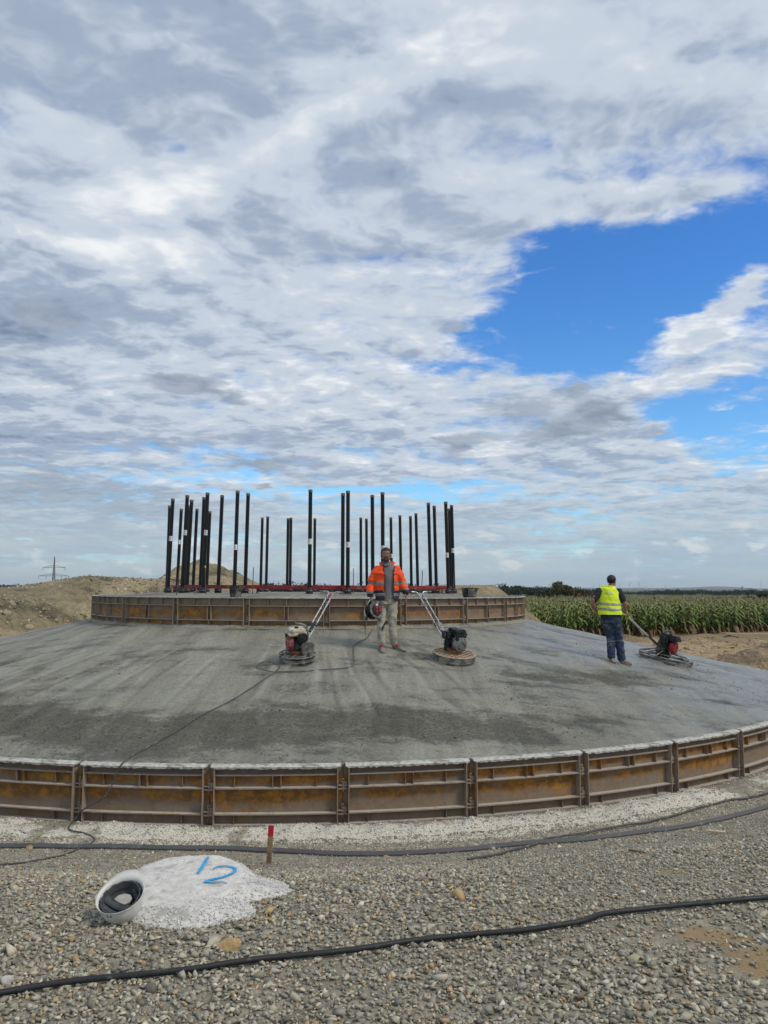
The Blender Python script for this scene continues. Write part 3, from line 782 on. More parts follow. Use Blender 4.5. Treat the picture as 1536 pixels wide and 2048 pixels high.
# crumbs of mortar are scattered further down
# ------------------------------------------------------------------ formwork rings
def ragged_lip(Rr_, a0, a1, z1, hgt, n=46, seed=1):
    """cement crust over the top flange, drooping unevenly"""
    bm = bmesh.new(); rg = random.Random(seed); rows = []
    for i in range(n + 1):
        a = a0 + (a1 - a0) * i / n; s, c = math.sin(a), -math.cos(a)
        dr = hgt * (0.65 + 0.5 * rg.random()) * (0.55 if i in (0, n) else 1); o1 = rg.random() * 0.006
        pr = [(Rr_ - 0.02, z1 - 0.012), (Rr_ + 0.002, z1 + 0.004 + o1), (Rr_ + 0.075, z1 + 0.002 + o1), (Rr_ + 0.102 + o1, z1 - 0.012), (Rr_ + 0.100, z1 - dr), (Rr_ + 0.089, z1 - dr), (Rr_ + 0.087, z1 - 0.02)]
        rows.append([bm.verts.new((r_ * s, r_ * c, z)) for r_, z in pr])
    m = len(rows[0])
    for i in range(n):
        for k in range(m):
            bm.faces.new((rows[i][k], rows[i + 1][k], rows[i + 1][(k + 1) % m], rows[i][(k + 1) % m]))
    bm.faces.new(rows[0]); bm.faces.new(rows[-1][::-1])
    return bm


def mesh_of(bm, name, mat):
    me = bpy.data.meshes.new(name); bm.normal_update(); bm.to_mesh(me); bm.free(); me.materials.append(mat); return me


def pin_mesh(Rr_, z):
    """forked wedge coupling between two end plates: loop pin, two cross bars, clamp block"""
    bm = bmesh.new()
    M = Matrix.Translation((0, -Rr_, z))
    torus(bm, 0.013, 0.0045, M @ Matrix.Translation((0, 0, 0.075)) @ Matrix.Rotation(PI / 2, 4, 'X') @ Matrix.Diagonal((1, 1.5, 1, 1)), 14, 6)
    add_tube(bm, [(0, -Rr_, z + 0.058), (0, -Rr_, z - 0.055)], [0.008, 0.004], 6)
    add_box(bm, (0, -Rr_ + 0.004, z + 0.022), (0.104, 0.020, 0.012)); add_box(bm, (0, -Rr_ + 0.004, z - 0.018), (0.104, 0.020, 0.012))
    add_box(bm, (0.012, -Rr_ + 0.016, z + 0.002), (0.055, 0.022, 0.022))
    add_box(bm, (0.028, -Rr_ + 0.012, z + 0.045), (0.030, 0.024, 0.030), (0, 0.3, 0))
    return bm


# ---- outer ring
ring1 = empty('formwork_ring', (CX, CY, 0), 'long rusty steel formwork ring round the sloping slab, cement crusted along its top edge', 'formwork')
gap = 0.064 / R
hA = DA / 2
T = {}
bm = bmesh.new(); arcbox(bm, R, R + 0.006, -hA + 0.0003, hA - 0.0003, 0.0, ZT - 0.004, 8); T['skin'] = mesh_of(bm, 'formwork_panel', MAT['rust'])
bm = bmesh.new(); arcbox(bm, R + 0.0065, R + 0.088, -hA + gap + .0006, hA - gap - .0006, ZT - 0.016, ZT - 0.004, 8); T['flange'] = mesh_of(bm, 'top_flange', MAT['rust_film'])
rails = []
for (z0, z1, dp) in ((.548, .560, .068), (.405, .419, .085), (.120, .134, .085), (.0, .014, .085)):
    bm = bmesh.new(); arcbox(bm, R + 0.0065, R + dp, -hA + gap + .0006, hA - gap - .0006, z0, z1, 8)
    rails.append(mesh_of(bm, 'rail', MAT['rust_film']))
ribs = []
for fr_, z0, z1, dp in ((.19, .4195, .5475, .055), (.475, .4195, .5475, .075), (.535, .4195, .5475, .075), (.80, .4195, .5475, .055),
                        (.19, .0145, .1195, .060), (.80, .0145, .1195, .060)):
    a = -hA + DA * fr_
    bm = bmesh.new(); arcbox(bm, R + 0.0065, R + dp, a - 0.004 / R, a + 0.004 / R, z0, z1, 1); ribs.append(mesh_of(bm, 'rib', MAT['rust']))
ends = []
for sg in (-1, 1):
    a = sg * (hA - gap)
    bm = bmesh.new(); arcbox(bm, R + 0.0065, R + 0.094, a - 0.0045 / R, a + 0.0045 / R, 0.0, ZT - 0.018, 1); ends.append(mesh_of(bm, 'end_plate', MAT['rust_film']))
gus = []
pins = [mesh_of(pin_mesh(R + 0.045, z), 'coupling_pin', MAT['rust_film']) for z in (0.405, 0.125)]
lips = [mesh_of(ragged_lip(R, -hA + 0.0022, hA - 0.0022, ZT - 0.002, 0.036, seed=s), 'cement_crust', MAT['crust']) for s in range(4)]


def put(name, me, parent, rz, loc=(0, 0, 0)):
    o = bpy.data.objects.new(name, me); COL.objects.link(o); o.parent = parent; o.rotation_euler = (0, 0, rz); o.location = loc; return o


for i in range(-8, 16):
    am = A0 + DA * (i - 0.5)      # panel centre
    # angle 0 looks to -Y, positive to +X: rotation about z is counter-clockwise seen from above = +angle
    p = put('formwork_panel', T['skin'], ring1, am)
    put('top_flange', T['flange'], p, 0)
    for r_ in rails: put('rail', r_, p, 0)
    for r_ in ribs: put('rib', r_, p, 0)
    for e_ in ends: put('end_plate', e_, p, 0)
    put('cement_crust', lips[(i * 7) % 4], p, 0)
    for pm in pins: put('coupling_pin', pm, p, hA)

# ---- upper ring
ring2 = empty('formwork_ring', (CX, CY, 0), 'short rusty formwork ring round the raised plinth under the black pipes', 'formwork')
hB = DB / 2; gap = 0.058 / RP; HP = ZPT
bm = bmesh.new(); arcbox(bm, RP, RP + 0.006, -hB + .0005, hB - .0005, ZP - 0.03, HP - 0.003, 10); skin2 = mesh_of(bm, 'formwork_panel', MAT['rust_up'])
bm = bmesh.new(); arcbox(bm, RP - 0.01, RP + 0.088, -hB + .0012, hB - .0012, HP - 0.0025, HP + 0.012, 10); lip2 = mesh_of(bm, 'top_flange', MAT['crust'])
rails2 = []
for z in (HP - 0.155, HP - 0.435):
    bm = bmesh.new(); arcbox(bm, RP + 0.0065, RP + 0.08, -hB + gap + .001, hB - gap - .001, z, z + 0.012, 10); rails2.append(mesh_of(bm, 'rail', MAT['rust_film']))
ribs2 = []
for fr_, z0, z1, dp in ((.27, HP - .1425, HP - .0035, .05), (.50, HP - .1425, HP - .0035, .075), (.75, HP - .1425, HP - .0035, .05),
                        (.475, HP - .4225, HP - .1555, .075), (.525, HP - .4225, HP - .1555, .075),
                        (.27, ZP - .03, HP - .4355, .05), (.50, ZP - .03, HP - .4355, .075), (.75, ZP - .03, HP - .4355, .05)):
    a = -hB + DB * fr_
    bm = bmesh.new(); arcbox(bm, RP + 0.0065, RP + dp, a - 0.0045 / RP, a + 0.0045 / RP, z0, z1, 1); ribs2.append(mesh_of(bm, 'rib', MAT['rust_film']))
ends2 = []
for sg in (-1, 1):
    a = sg * (hB - gap)
    bm = bmesh.new(); arcbox(bm, RP + 0.0065, RP + 0.084, a - 0.005 / RP, a + 0.005 / RP, ZP - .03, HP - .0035, 1); ends2.append(mesh_of(bm, 'end_plate', MAT['rust_film']))
pins2 = [mesh_of(pin_mesh(RP + 0.045, z), 'coupling_pin', MAT['rust_film']) for z in (HP - 0.10, HP - 0.43)]
upper = {}
for i in range(-4, 13):
    bmid = B0 + DB * (i - 0.5)
    p = put('formwork_panel', skin2, ring2, bmid); upper[i] = p
    put('top_flange', lip2, p, 0)
    for r_ in rails2: put('rail', r_, p, 0)
    for r_ in ribs2: put('rib', r_, p, 0)
    for e_ in ends2: put('end_plate', e_, p, 0)
    for pm in pins2: put('coupling_pin', pm, p, hB)


def text_mesh(txt, size):
    cu = bpy.data.curves.new('t', 'FONT'); cu.body = txt; cu.size = size; cu.align_x = 'CENTER'; cu.align_y = 'CENTER'; cu.resolution_u = 3
    o = bpy.data.objects.new('t', cu); COL.objects.link(o)
    dg = bpy.context.evaluated_depsgraph_get(); me = bpy.data.meshes.new_from_object(o.evaluated_get(dg))
    bpy.data.objects.remove(o); return me


for pi_, fr_, txt, szz in ((4, .25, 'MAX', .17), (4, .74, 'BÖGL', .17), (5, .25, 'MAX', .15), (5, .74, 'BÖGL', .15)):
    me = text_mesh(txt, szz); bm = bmesh.new(); bm.from_mesh(me)
    bmesh.ops.subdivide_edges(bm, edges=[e_ for e_ in bm.edges if e_.calc_length() > 0.05], cuts=3)
    a0 = -hB + DB * fr_
    for v_ in bm.verts:
        a = a0 + v_.co.x / RP; v_.co = Vector(((RP + 0.009) * math.sin(a), -(RP + 0.009) * math.cos(a), HP - 0.29 + v_.co.y))
    me = bpy.data.meshes.new('stencil_lettering'); bm.to_mesh(me); bm.free(); me.materials.append(MAT['red_stencil'])
    put('stencil_lettering', me, upper[pi_], 0)

# concrete smear where the upper panels stand in the slab
bm = bmesh.new()
rows = []
for i in range(241):
    a = -1.7 + 3.4 * i / 240; j = 0.02 * vnoise(np.array([i * .7]), np.array([3.]))[0]
    s, c = math.sin(a), -math.cos(a)
    rows.append([bm.verts.new(((RP + q) * s, (RP + q) * c, z)) for q, z in ((0.004, ZP + 0.035 + j), (0.05 + j, ZP + 0.022 + j), (0.12 + j, ZP - 0.028))])
for i in range(240):
    for k in range(2): bm.faces.new((rows[i][k], rows[i + 1][k], rows[i + 1][k + 1], rows[i][k + 1]))
bm_obj('concrete_fillet', bm, MAT['slab'], found, smooth='all')

# ------------------------------------------------------------------ black anchor pipes
pipes = [  # u_top, v_top, u_base, label-v or 0, words
    (345.9, 997.6, 335.8, 1079, 'leftmost tall black pipe of the circle, white label at mid height'),
    (339.6, 1011.5, 333.5, 0, 'black pipe half hidden behind the leftmost tall pipe'),
    (362.8, 1018, 353.6, 1086, 'shorter black pipe with a small white label, second clear pipe from the left'),
    (374.7, 990.7, 363.7, 1067, 'tall black pipe third from the left with a white label at mid height'),
    (383.5, 1000, 373.4, 0, 'black pipe close to the right of the labelled third pipe from the left'),
    (378.0, 1011, 368.5, 0, 'black pipe squeezed between two taller ones in the left cluster'),
    (394, 1018, 385.6, 0, 'slim black pipe standing alone between the two left clusters'),
    (408.4, 994.8, 400, 0, 'unlabelled black pipe touching the left side of the cement smeared labelled pipe'),
    (415.3, 985.8, 405.6, 1067, 'tall black pipe with white label and cement smears, in front of the dirt mound'),
    (420, 1023, 413, 0, 'short looking black pipe at the right of the labelled pipe before the dirt mound'),
    (444.5, 990.7, 436, 0, 'unlabelled tall black pipe alone in front of the dirt mound'),
    (475.4, 982, 468.5, 1096, 'tall black pipe rising behind the grey mortar tub, white label low on it'),
    (496.4, 987, 490, 0, 'tall black pipe just right of the grey mortar tub'),
    (524.8, 1035.6, 521, 0, 'left one of a pair of far thin pipes between the mortar tub and the middle'),
    (535.5, 1033.5, 532, 0, 'right one of a pair of far thin pipes between the mortar tub and the middle'),
    (576.3, 1037, 574, 0, 'far black pipe, left of two that overlap into one thick pipe'),
    (582, 1035.6, 580, 0, 'far black pipe, right of two that overlap into one thick pipe'),
    (621, 979.8, 618.7, 1084, 'tallest looking black pipe at the front middle with a white label'),
    (629.8, 1037, 628.3, 0, 'far thin black pipe just right of the tallest front pipe'),
    (686, 986.8, 685, 0, 'black pipe touching the left of a labelled one above the left machine handle'),
    (696, 982, 695.6, 1090, 'tall labelled black pipe directly above the left machine handlebar'),
    (721.6, 1035.6, 722, 0, 'far thin pipe, left of the two seen left of the orange jacket'),
    (732.8, 1037.7, 733.8, 0, 'far thin pipe next to the orange jacket sleeve, right one of two'),
    (744.6, 990.5, 745.7, 0, 'tall black pipe rising behind the orange jacket shoulder'),
    (765, 985.3, 766, 1097, 'tall black pipe rising right behind the head of the man in orange'),
    (781.7, 1035, 783.7, 1112, 'far thin pipe just right of the head of the man in orange'),
    (799.8, 1031, 802.6, 0, 'far black pipe behind the right shoulder of the orange jacket'),
    (820.8, 1032.6, 823, 0, 'far thin pipe, left of a pair above the right machine handlebar'),
    (831.8, 1027, 835.9, 0, 'far thin pipe, right of a pair above the right machine handlebar'),
    (856.7, 1006, 861.7, 0, 'black pipe with scratches, left of a spaced pair right of the handlebar'),
    (868.3, 1012, 873, 0, 'black pipe, right of a spaced pair right of the handlebar'),
    (891.3, 1004, 897, 1110, 'black pipe with torn label, second from the right end of the row'),
    (903, 1010.7, 907.8, 1101, 'rightmost black pipe of the row with a white label'),
    (898.6, 1017.6, 903, 0, 'black pipe hidden between the two rightmost pipes'),
]
PR = 0.042
for k, (ut, vt, ub, lv, words) in enumerate(pipes):
    zt_ = ZPT + 0.08 + 2.235
    dist = F * (zt_ - CAMZ) / (1176.0 - vt) 
    # depth so that the pipe top reaches the measured height
    top = at(ut, vt, 10.0); sc_ = (zt_ - CAMZ) / (top.z - CAMZ); yy = 10.0 * sc_
    top = at(ut, vt, yy)
    bx_ = at(ub, 1185, yy).x
    zb_ = zplinth(bx_, yy)
    base_p = Vector((bx_, yy, zb_))
    root = empty('anchor_pipe', base_p, words, 'pipe', 'black pipes in a circle on the plinth')
    ax = top - base_p; L = ax.length; q = ax.to_track_quat('Z', 'Y'); root.rotation_mode = 'QUATERNION'; root.rotation_quaternion = q
    bm = bmesh.new(); add_lathe(bm, [(PR, 0.0), (PR, L - 0.002)], 16); bm_obj('pipe_tube', bm, MAT['black_pipe'], root, smooth=True)
    bm = bmesh.new(); add_lathe(bm, [(PR + .0015, L - 0.055), (PR + .0045, L - 0.05), (PR + .0045, L - 0.008), (PR + .001, L + 0.006), (0.01, L + 0.012)], 16)
    bm_obj('tape_cap', bm, MAT['tape'], root, smooth=True)
    bm = bmesh.new(); add_lathe(bm, [(0.078, -0.01), (0.080, 0.03), (0.076, 0.034), (0.076, 0.040), (0.082, 0.044), (0.082, 0.085), (0.074, 0.098), (0.055, 0.102), (0.050, 0.125), (PR + .002, 0.130)], 20)
    bm_obj('base_boot', bm, MAT['black_rubber'], root, smooth=True)
    bm = bmesh.new(); torus(bm, 0.0805, 0.004, Matrix.Translation((0, 0, 0.064)), 24, 6); bm_obj('clamp_band', bm, MAT['engine_grey'], root, smooth=True)
    if lv:
        # label patch bent round the pipe, facing the camera
        frac = (zt_ - (CAMZ + (1176 - lv) / F * yy)) / (zt_ - zb_); zl = L * (1 - frac)
        inv = q.inverted(); dcam = inv @ (Vector((0, 0, CAMZ)) - base_p); a_c = math.atan2(dcam.y, dcam.x) + random.uniform(-.35, .35)
        bm = bmesh.new(); rows = []
        for i in range(9):
            a = a_c + (i / 8 - .5) * 2.1
            rows.append([bm.verts.new(((PR + .003) * math.cos(a), (PR + .003) * math.sin(a), zl + s * 0.058)) for s in (-1, 1)])
        for i in range(8): bm.faces.new((rows[i][0], rows[i + 1][0], rows[i + 1][1], rows[i][1]))
        lab = bm_obj('paper_label', bm, MAT['paper'], root)
        bm = bmesh.new()
        for j in range(5):
            rows = []; w0 = random.uniform(.25, .8)
            for i in range(5):
                a = a_c + (i / 4 * w0 - .42) * 1.6
                rows.append([bm.verts.new(((PR + .005) * math.cos(a), (PR + .005) * math.sin(a), zl + 0.04 - j * 0.018 + s * 0.0028)) for s in (-1, 1)])
            for i in range(4): bm.faces.new((rows[i][0], rows[i + 1][0], rows[i + 1][1], rows[i][1]))
        bm_obj('print_lines', bm, MAT['ink'], lab)

# red template ring, twelve bolted segments
rt = empty('template_ring', (CX, CY, ZPT + 0.08), 'dark red steel template ring lying level among the pipe feet', 'steel ring')
for k in range(12):
    a = 2 * PI * k / 12; w = 2 * PI / 12 - 0.006
    bm = bmesh.new()
    arcbox(bm, 3.47, 3.478, a, a + w, 0.100, 0.180, 8); arcbox(bm, 3.622, 3.630, a, a + w, 0.100, 0.180, 8)
    arcbox(bm, 3.4785, 3.6215, a + .0005, a + w - .0005, 0.165, 0.172, 8)
    sgm = bm_obj('ring_segment', bm, MAT['red_steel'], rt)
    bm = bmesh.new()
    for rr_ in (3.463, 3.637):
        s, c = math.sin(a), -math.cos(a)
        add_box(bm, (rr_ * s, rr_ * c, 0.14), (0.16, 0.010, 0.072), (0, 0, a))
        for dx_ in (-.05, .05):
            add_tube(bm, [(rr_ * s + dx_ * math.cos(a), rr_ * c + dx_ * math.sin(a), 0.125), (rr_ * s + dx_ * math.cos(a) + (.03 * s if rr_ > 3.5 else -.03 * s), rr_ * c + dx_ * math.sin(a) + (.03 * c if rr_ > 3.5 else -.03 * c), 0.125)], 0.012, 6)
    bm_obj('splice_plate', bm, MAT['red_steel'], sgm)
    bm = bmesh.new(); am = a + w / 2; s, c = math.sin(am), -math.cos(am)
    add_tube(bm, [(3.55 * s, 3.55 * c, -0.02), (3.55 * s, 3.55 * c, 0.165)], 0.018, 8); add_box(bm, (3.55 * s, 3.55 * c, 0.0), (0.12, 0.12, 0.012))
    bm_obj('leg', bm, MAT['red_steel'], rt)

# upright thin rods on the plinth
for (ut, vt, ub, vb, cap, words) in ((359, 1136, 353, 1189, 0, 'thin leaning steel rod beside the shorter labelled pipe on the left'), (410.5, 1132, 411.6, 1188, 1, 'thin rod with yellow cap standing before the left pipe cluster'),
                                (507, 1135, 505, 1190, 0, 'bare thin rod standing right of the mortar tub'), (707, 1137, 706.5, 1181, 1, 'thin yellow capped rod above the left machine handlebar'),
                                (845, 1141, 843, 1181, 1, 'thin yellow capped rod right of the man in orange'), (909, 1135, 905.7, 1183, 0, 'thin rod leaning before the rightmost pipe')):
    y_ = 16.7 if vb > 1186 else 18.5
    b_ = at(ub, 1180, y_); b_.z = zplinth(b_.x, y_) - 0.01; t_ = at(ut, vt, y_)
    root = empty('marker_rod', b_, words, 'rod', 'thin rods standing on the plinth'); d_ = t_ - b_
    bm = bmesh.new(); add_tube(bm, [(0, 0, 0), d_], 0.0095, 8); bm_obj('rod_shaft', bm, MAT['rebar'], root)
    if cap:
        bm = bmesh.new(); add_tube(bm, [d_ * 0.94, d_ * 1.01], 0.016, 8); bm_obj('rod_cap', bm, MAT['yellow_cap'], root)
hk = at(393.5, 1187, 16.6); hk.z = zplinth(hk.x, hk.y)
bm = bmesh.new(); add_tube(bm, smooth_path([hk + Vector((-.035, 0, -.01)), hk + Vector((-.035, 0, .06)), hk + Vector((0, 0, .095)), hk + Vector((.035, 0, .06)), hk + Vector((.035, 0, -.01))]), 0.011, 8)
tag(bm_obj('lifting_loop', bm, MAT['engine_grey'], smooth=True), 'small pale steel loop sticking out of the plinth between the left pipes', 'steel loop')


def tub(u, v, y, w, h, words, tilt=0.0, handle=False):
    p = at(u, v, y); p.z = zplinth(p.x, p.y) if math.hypot(p.x - CX, p.y - CY) < RP else p.z
    root = empty('mortar_tub', p, words, 'mortar tub', rot=(tilt, 0, 0.2))
    bm = bmesh.new(); r0, r1 = w * 0.38, w * 0.5
    add_lathe(bm, [(0.02, 0.0), (r0, 0.0), (r1, h), (r1 - .008, h), (r0 - .006, 0.012), (0.02, 0.012)], 28)
    bm_obj('tub_body', bm, MAT['bucket'], root, smooth=True)
    bm = bmesh.new(); torus(bm, r1, 0.008, Matrix.Translation((0, 0, h)), 30, 6); bm_obj('tub_rim', bm, MAT['bucket'], root, smooth=True)
    for sg in (-1, 1):
        bm = bmesh.new(); add_tube(bm, smooth_path([(sg * r1, -.05, h - .01), (sg * (r1 + .03), -.03, h - .015), (sg * (r1 + .03), .03, h - .015), (sg * r1, .05, h - .01)], 4), 0.006, 6)
        bm_obj('tub_handle', bm, MAT['bucket'], root)
    return root, r1


tub(471.5, 1188, 15.55, 0.275, 0.225, 'cement grey mortar tub standing before the left pipes')
tb, r1 = tub(939.5, 1187, 16.7, 0.36, 0.215, 'black mortar tub with a rag over its side, right of the last pipe')
bm = bmesh.new()
rows = []
for i in range(9):
    s = i / 8; rows.append([bm.verts.new((-.02 + .13 * (k / 5 - .5) * (1 + .3 * s) + .012 * math.sin(3 * i + k), -(r1 - .02 + .025 * min(1, 3 * s)) - .004 * math.sin(4 * k), 0.225 - .2 * s + .006 * math.sin(k * 2.1)) ) for k in range(6)])
for i in range(8):
    for k in range(5): bm.faces.new((rows[i][k], rows[i][k + 1], rows[i + 1][k + 1], rows[i + 1][k]))
rag = bm_obj('wet_rag', bm, MAT['cable_grey'], None, smooth='all'); rag.matrix_world = tb.matrix_basis.copy(); rag.location = tb.location; rag.rotation_euler = tb.rotation_euler
sol = rag.modifiers.new('thick', 'SOLIDIFY'); sol.thickness = 0.005
tag(rag, 'grey wet rag hanging over the side of the black mortar tub', 'rag')

# ------------------------------------------------------------------ spoil heaps
SOIL = np.array([0.25, 0.21, 0.13]); SOIL2 = np.array([0.37, 0.31, 0.19]); SOIL3 = np.array([0.075, 0.068, 0.050])


def soil_cols(x, y, s=1.0, c0=SOIL, c1=SOIL2, c2=SOIL3):
    a = sstep(fbm(x * .55 * s, y * .55 * s, 4), -.25, .35)[..., None]; b_ = sstep(fbm(x * 1.3 * s + 40, y * 1.3 * s, 4), .05, .4)[..., None]
    c = c0 * (1 - a) + c1 * a
    return c * (1 - b_ * .7) + c2 * b_ * .7


def heap(name, cx, cy, rad, f, label, n_r=70, n_a=200, amp=.12, cols=(SOIL, SOIL2, SOIL3)):
    r = np.linspace(0, rad, n_r); a = np.linspace(0, 2 * PI, n_a + 1); A, Rr = np.meshgrid(a, r)
    x = cx + Rr * np.cos(A); y = cy + Rr * np.sin(A)
    z = f(Rr, A, x, y) + amp * fbm(x * 1.1, y * 1.1, 6, .62) * sstep(rad - Rr, 0, rad * .25)
    g = ground_z(x, y) - 0.05; z = np.where(Rr > rad * .97, g, np.maximum(z, g))
    idx = np.arange(n_r * (n_a + 1)).reshape(n_r, n_a + 1)
    Fq = np.stack([idx[:-1, :-1], idx[1:, :-1], idx[1:, 1:], idx[:-1, 1:]], -1).reshape(-1, 4)
    o = np_mesh(name, np.stack([x, y, z], -1).reshape(-1, 3), Fq, MAT['soil'], col=soil_cols(x, y, 1, *cols).reshape(-1, 3), smooth=True)
    return tag(o, label, 'earth mound')


# left bank hugging the slab
a = np.linspace(math.radians(-178), math.radians(-55), 460); r = np.concatenate([np.linspace(R - 0.005, R + 7.5, 150), np.linspace(R + 7.7, R + 13, 25)])
A, Rr = np.meshgrid(a, r); bx = CX + Rr * np.sin(A); by = CY - Rr * np.cos(A)
Ad = np.degrees(A); q = Rr - R
crest = 2.66 + 0.46 * sstep(-Ad, 131, 142) + 0.10 * fbm(Ad * .12, Ad * 0, 3)
endf = sstep(Ad, -178, -160) * (1 - sstep(Ad, -70, -55))
prof = sstep(q, -0.8, 6.3) * (1 - 0.75 * sstep(q, 7.5, 12.8))
bz = 0.50 * (1 - sstep(q, 0, 1.2)) + crest * prof
bz = bz + (0.55 * fbm(bx * .45, by * .45, 3) + .26 * fbm(bx * 2.1, by * 2.1, 5, .65) + .3 * np.minimum(0, fbm(bx * .9 + 7, by * .9, 3))) * sstep(q, 0.1, 2.5) * (1 - 0.85 * sstep(q, 3.0, 5.0) * (1 - sstep(q, 9, 11)))
bz = bz - 0.55 * np.exp(-((q - 3.2) / 1.3) ** 2 - ((Ad + 112) / 7.0) ** 2)
bz = bz * endf + (1 - endf) * -0.1
bz[-1] = -0.2
idx = np.arange(len(r) * len(a)).reshape(len(r), len(a))
Fq = np.stack([idx[:-1, :-1], idx[1:, :-1], idx[1:, 1:], idx[:-1, 1:]], -1).reshape(-1, 4)
bank = np_mesh('spoil_bank', np.stack([bx, by, bz], -1).reshape(-1, 3), Fq, MAT['soil'], col=soil_cols(bx, by).reshape(-1, 3), smooth=True)
tag(bank, 'long bank of brown stony soil piled behind the left side of the slab', 'earth bank')
bank_v = (bx, by, bz, q, Ad)

heap('spoil_heap', -10.45, 45.5, 8.0, lambda r_, a_, x, y: 4.98 - 0.62 * np.sqrt(r_ ** 2 + 2.0) + 0.15 * np.cos(a_ + 2), 'tall brown soil mound rising behind the left cluster of pipes', amp=.32)
heap('gravel_heap', 3.45, 32.5, 5.2, lambda r_, a_, x, y: 2.95 - 0.84 * np.maximum(np.sqrt(np.maximum(r_ - 1.1, 0) ** 2 + .03), 0), 'smooth pale gravel heap behind the plinth by the black tub', amp=.10,
     cols=(np.array([.30, .24, .145]), np.array([.36, .29, .175]), np.array([.25, .20, .13])))
heap('dirt_heap', 14.2, 25.6, 4.6, lambda r_, a_, x, y: 0.85 * np.exp(-(r_ / 2.4) ** 2) + ground_z(x, y) - .02 , 'low tan dirt hump beyond the right edge of the slab', amp=.16,
     cols=(np.array([.29, .21, .12]), np.array([.36, .27, .16]), np.array([.19, .15, .10])))

# ------------------------------------------------------------------ stones
def stone_templates(n, pts=10, seed=5):
    rg = np.random.default_rng(seed); out = []
    for _ in range(n):
        bm = bmesh.new()
        for _k in range(pts):
            p = rg.normal(size=3); p /= np.linalg.norm(p); p *= rg.uniform(.62, 1.15); bm.verts.new(p * np.array([1.0, .78, .58]) * .5)
        bmesh.ops.convex_hull(bm, input=bm.verts[:])
        bmesh.ops.delete(bm, geom=[v_ for v_ in bm.verts if not v_.link_faces], context='VERTS')
        bmesh.ops.triangulate(bm, faces=bm.faces[:]); bm.verts.ensure_lookup_table(); bm.normal_update()
        out.append((np.array([v_.co[:] for v_ in bm.verts]), np.array([[v_.index for v_ in f_.verts] for f_ in bm.faces]))); bm.free()
    return out


TPL = stone_templates(18, 9)
TPLS = stone_templates(8, 7, 9)


def scatter(name, P, size, cols, mat, label=None, cat=None, flatness=0.8, tpl=TPL, kind='stuff', parent=None):
    rg = RNG; n = len(P); which = rg.integers(0, len(tpl), n); Vs, Fs, Cs = [], [], []; off = 0
    tilt = rg.normal(0, flatness * .45, (n, 2)); yaw = rg.uniform(0, 2 * PI, n)
    for k, (tv, tf) in enumerate(tpl):
        ii = np.where(which == k)[0]
        if len(ii) == 0: continue
        sc = size[ii][:, None, None] * np.stack([rg.uniform(.85, 1.2, len(ii)), rg.uniform(.8, 1.15, len(ii)), rg.uniform(.7, 1.1, len(ii))], -1)[:, None, :]
        v = tv[None] * sc
        cx_, sx_ = np.cos(tilt[ii, 0]), np.sin(tilt[ii, 0]); cy_, sy_ = np.cos(tilt[ii, 1]), np.sin(tilt[ii, 1]); cz_, sz_ = np.cos(yaw[ii]), np.sin(yaw[ii])
        x, y, z = v[..., 0], v[..., 1], v[..., 2]
        y, z = y * cx_[:, None] - z * sx_[:, None], y * sx_[:, None] + z * cx_[:, None]
        x, z = x * cy_[:, None] + z * sy_[:, None], -x * sy_[:, None] + z * cy_[:, None]
        x, y = x * cz_[:, None] - y * sz_[:, None], x * sz_[:, None] + y * cz_[:, None]
        v = np.stack([x, y, z], -1) + P[ii][:, None, :]
        Vs.append(v.reshape(-1, 3)); Cs.append(np.repeat(cols[ii], len(tv), 0))
        Fs.append((tf[None] + (np.arange(len(ii)) * len(tv))[:, None, None] + off).reshape(-1, 3)); off += len(ii) * len(tv)
    o = np_mesh(name, np.concatenate(Vs), np.concatenate(Fs), mat, parent, col=np.concatenate(Cs))
    return tag(o, label, cat, kind=kind)


def stone_cols(n):
    rg = RNG
    pal = np.array([[.330, .315, .260], [.400, .380, .310], [.265, .262, .228], [.470, .440, .350], [.190, .186, .160], [.345, .340, .305], [.560, .530, .450], [.44, .31, .17], [.46, .31, .14], [.27, .20, .135]])
    pr = np.array([.22, .19, .16, .11, .10, .12, .045, .03, .012, .013]); pr /= pr.sum()
    return pal[rg.choice(len(pal), n, p=pr)] * rg.uniform(.70, 1.22, (n, 1)) * np.array([1.10, 1.06, .98])


def in_view(x, y, m=1.0): return (np.abs(x) < 0.52 * y + m)


# mound with the spray-painted number
MC = np.array([-1.20, 4.93])


def mound_h(x, y):
    x = np.asarray(x, float); y = np.asarray(y, float)
    e1 = np.hypot((x - MC[0]) / .56, (y - MC[1]) / .70) + .07 * fbm(x * 3.1, y * 3.1, 3)
    w1 = 1 - sstep(e1, .60, 1.0)
    h = (0.925 - .10 * np.hypot(x - MC[0], y - MC[1] - .1) ** 2 - ground_z(x, y)) * w1
    e2 = np.hypot((x - (MC[0] + .36)) / .31, (y - (MC[1] + .05)) / .42) + .15 * fbm(x * 4.1 + 2, y * 4.1, 3)
    h2 = 0.070 * (1 - sstep(e2, .2, 1.0))
    e3 = np.hypot((x - (MC[0] + .14)) / .42, (y - (MC[1] - .48)) / .30) + .12 * fbm(x * 5 + 7, y * 5, 3)
    h3 = 0.060 * (1 - sstep(e3, .2, 1.0))
    out = np.maximum(np.maximum(h, h2), h3)
    return np.where(out > 0.003, out + .010 * fbm(x * 9, y * 9, 4, .6), -0.02 + out)


def surf(x, y): return ground_z(x, y) + np.maximum(mound_h(x, y), 0)


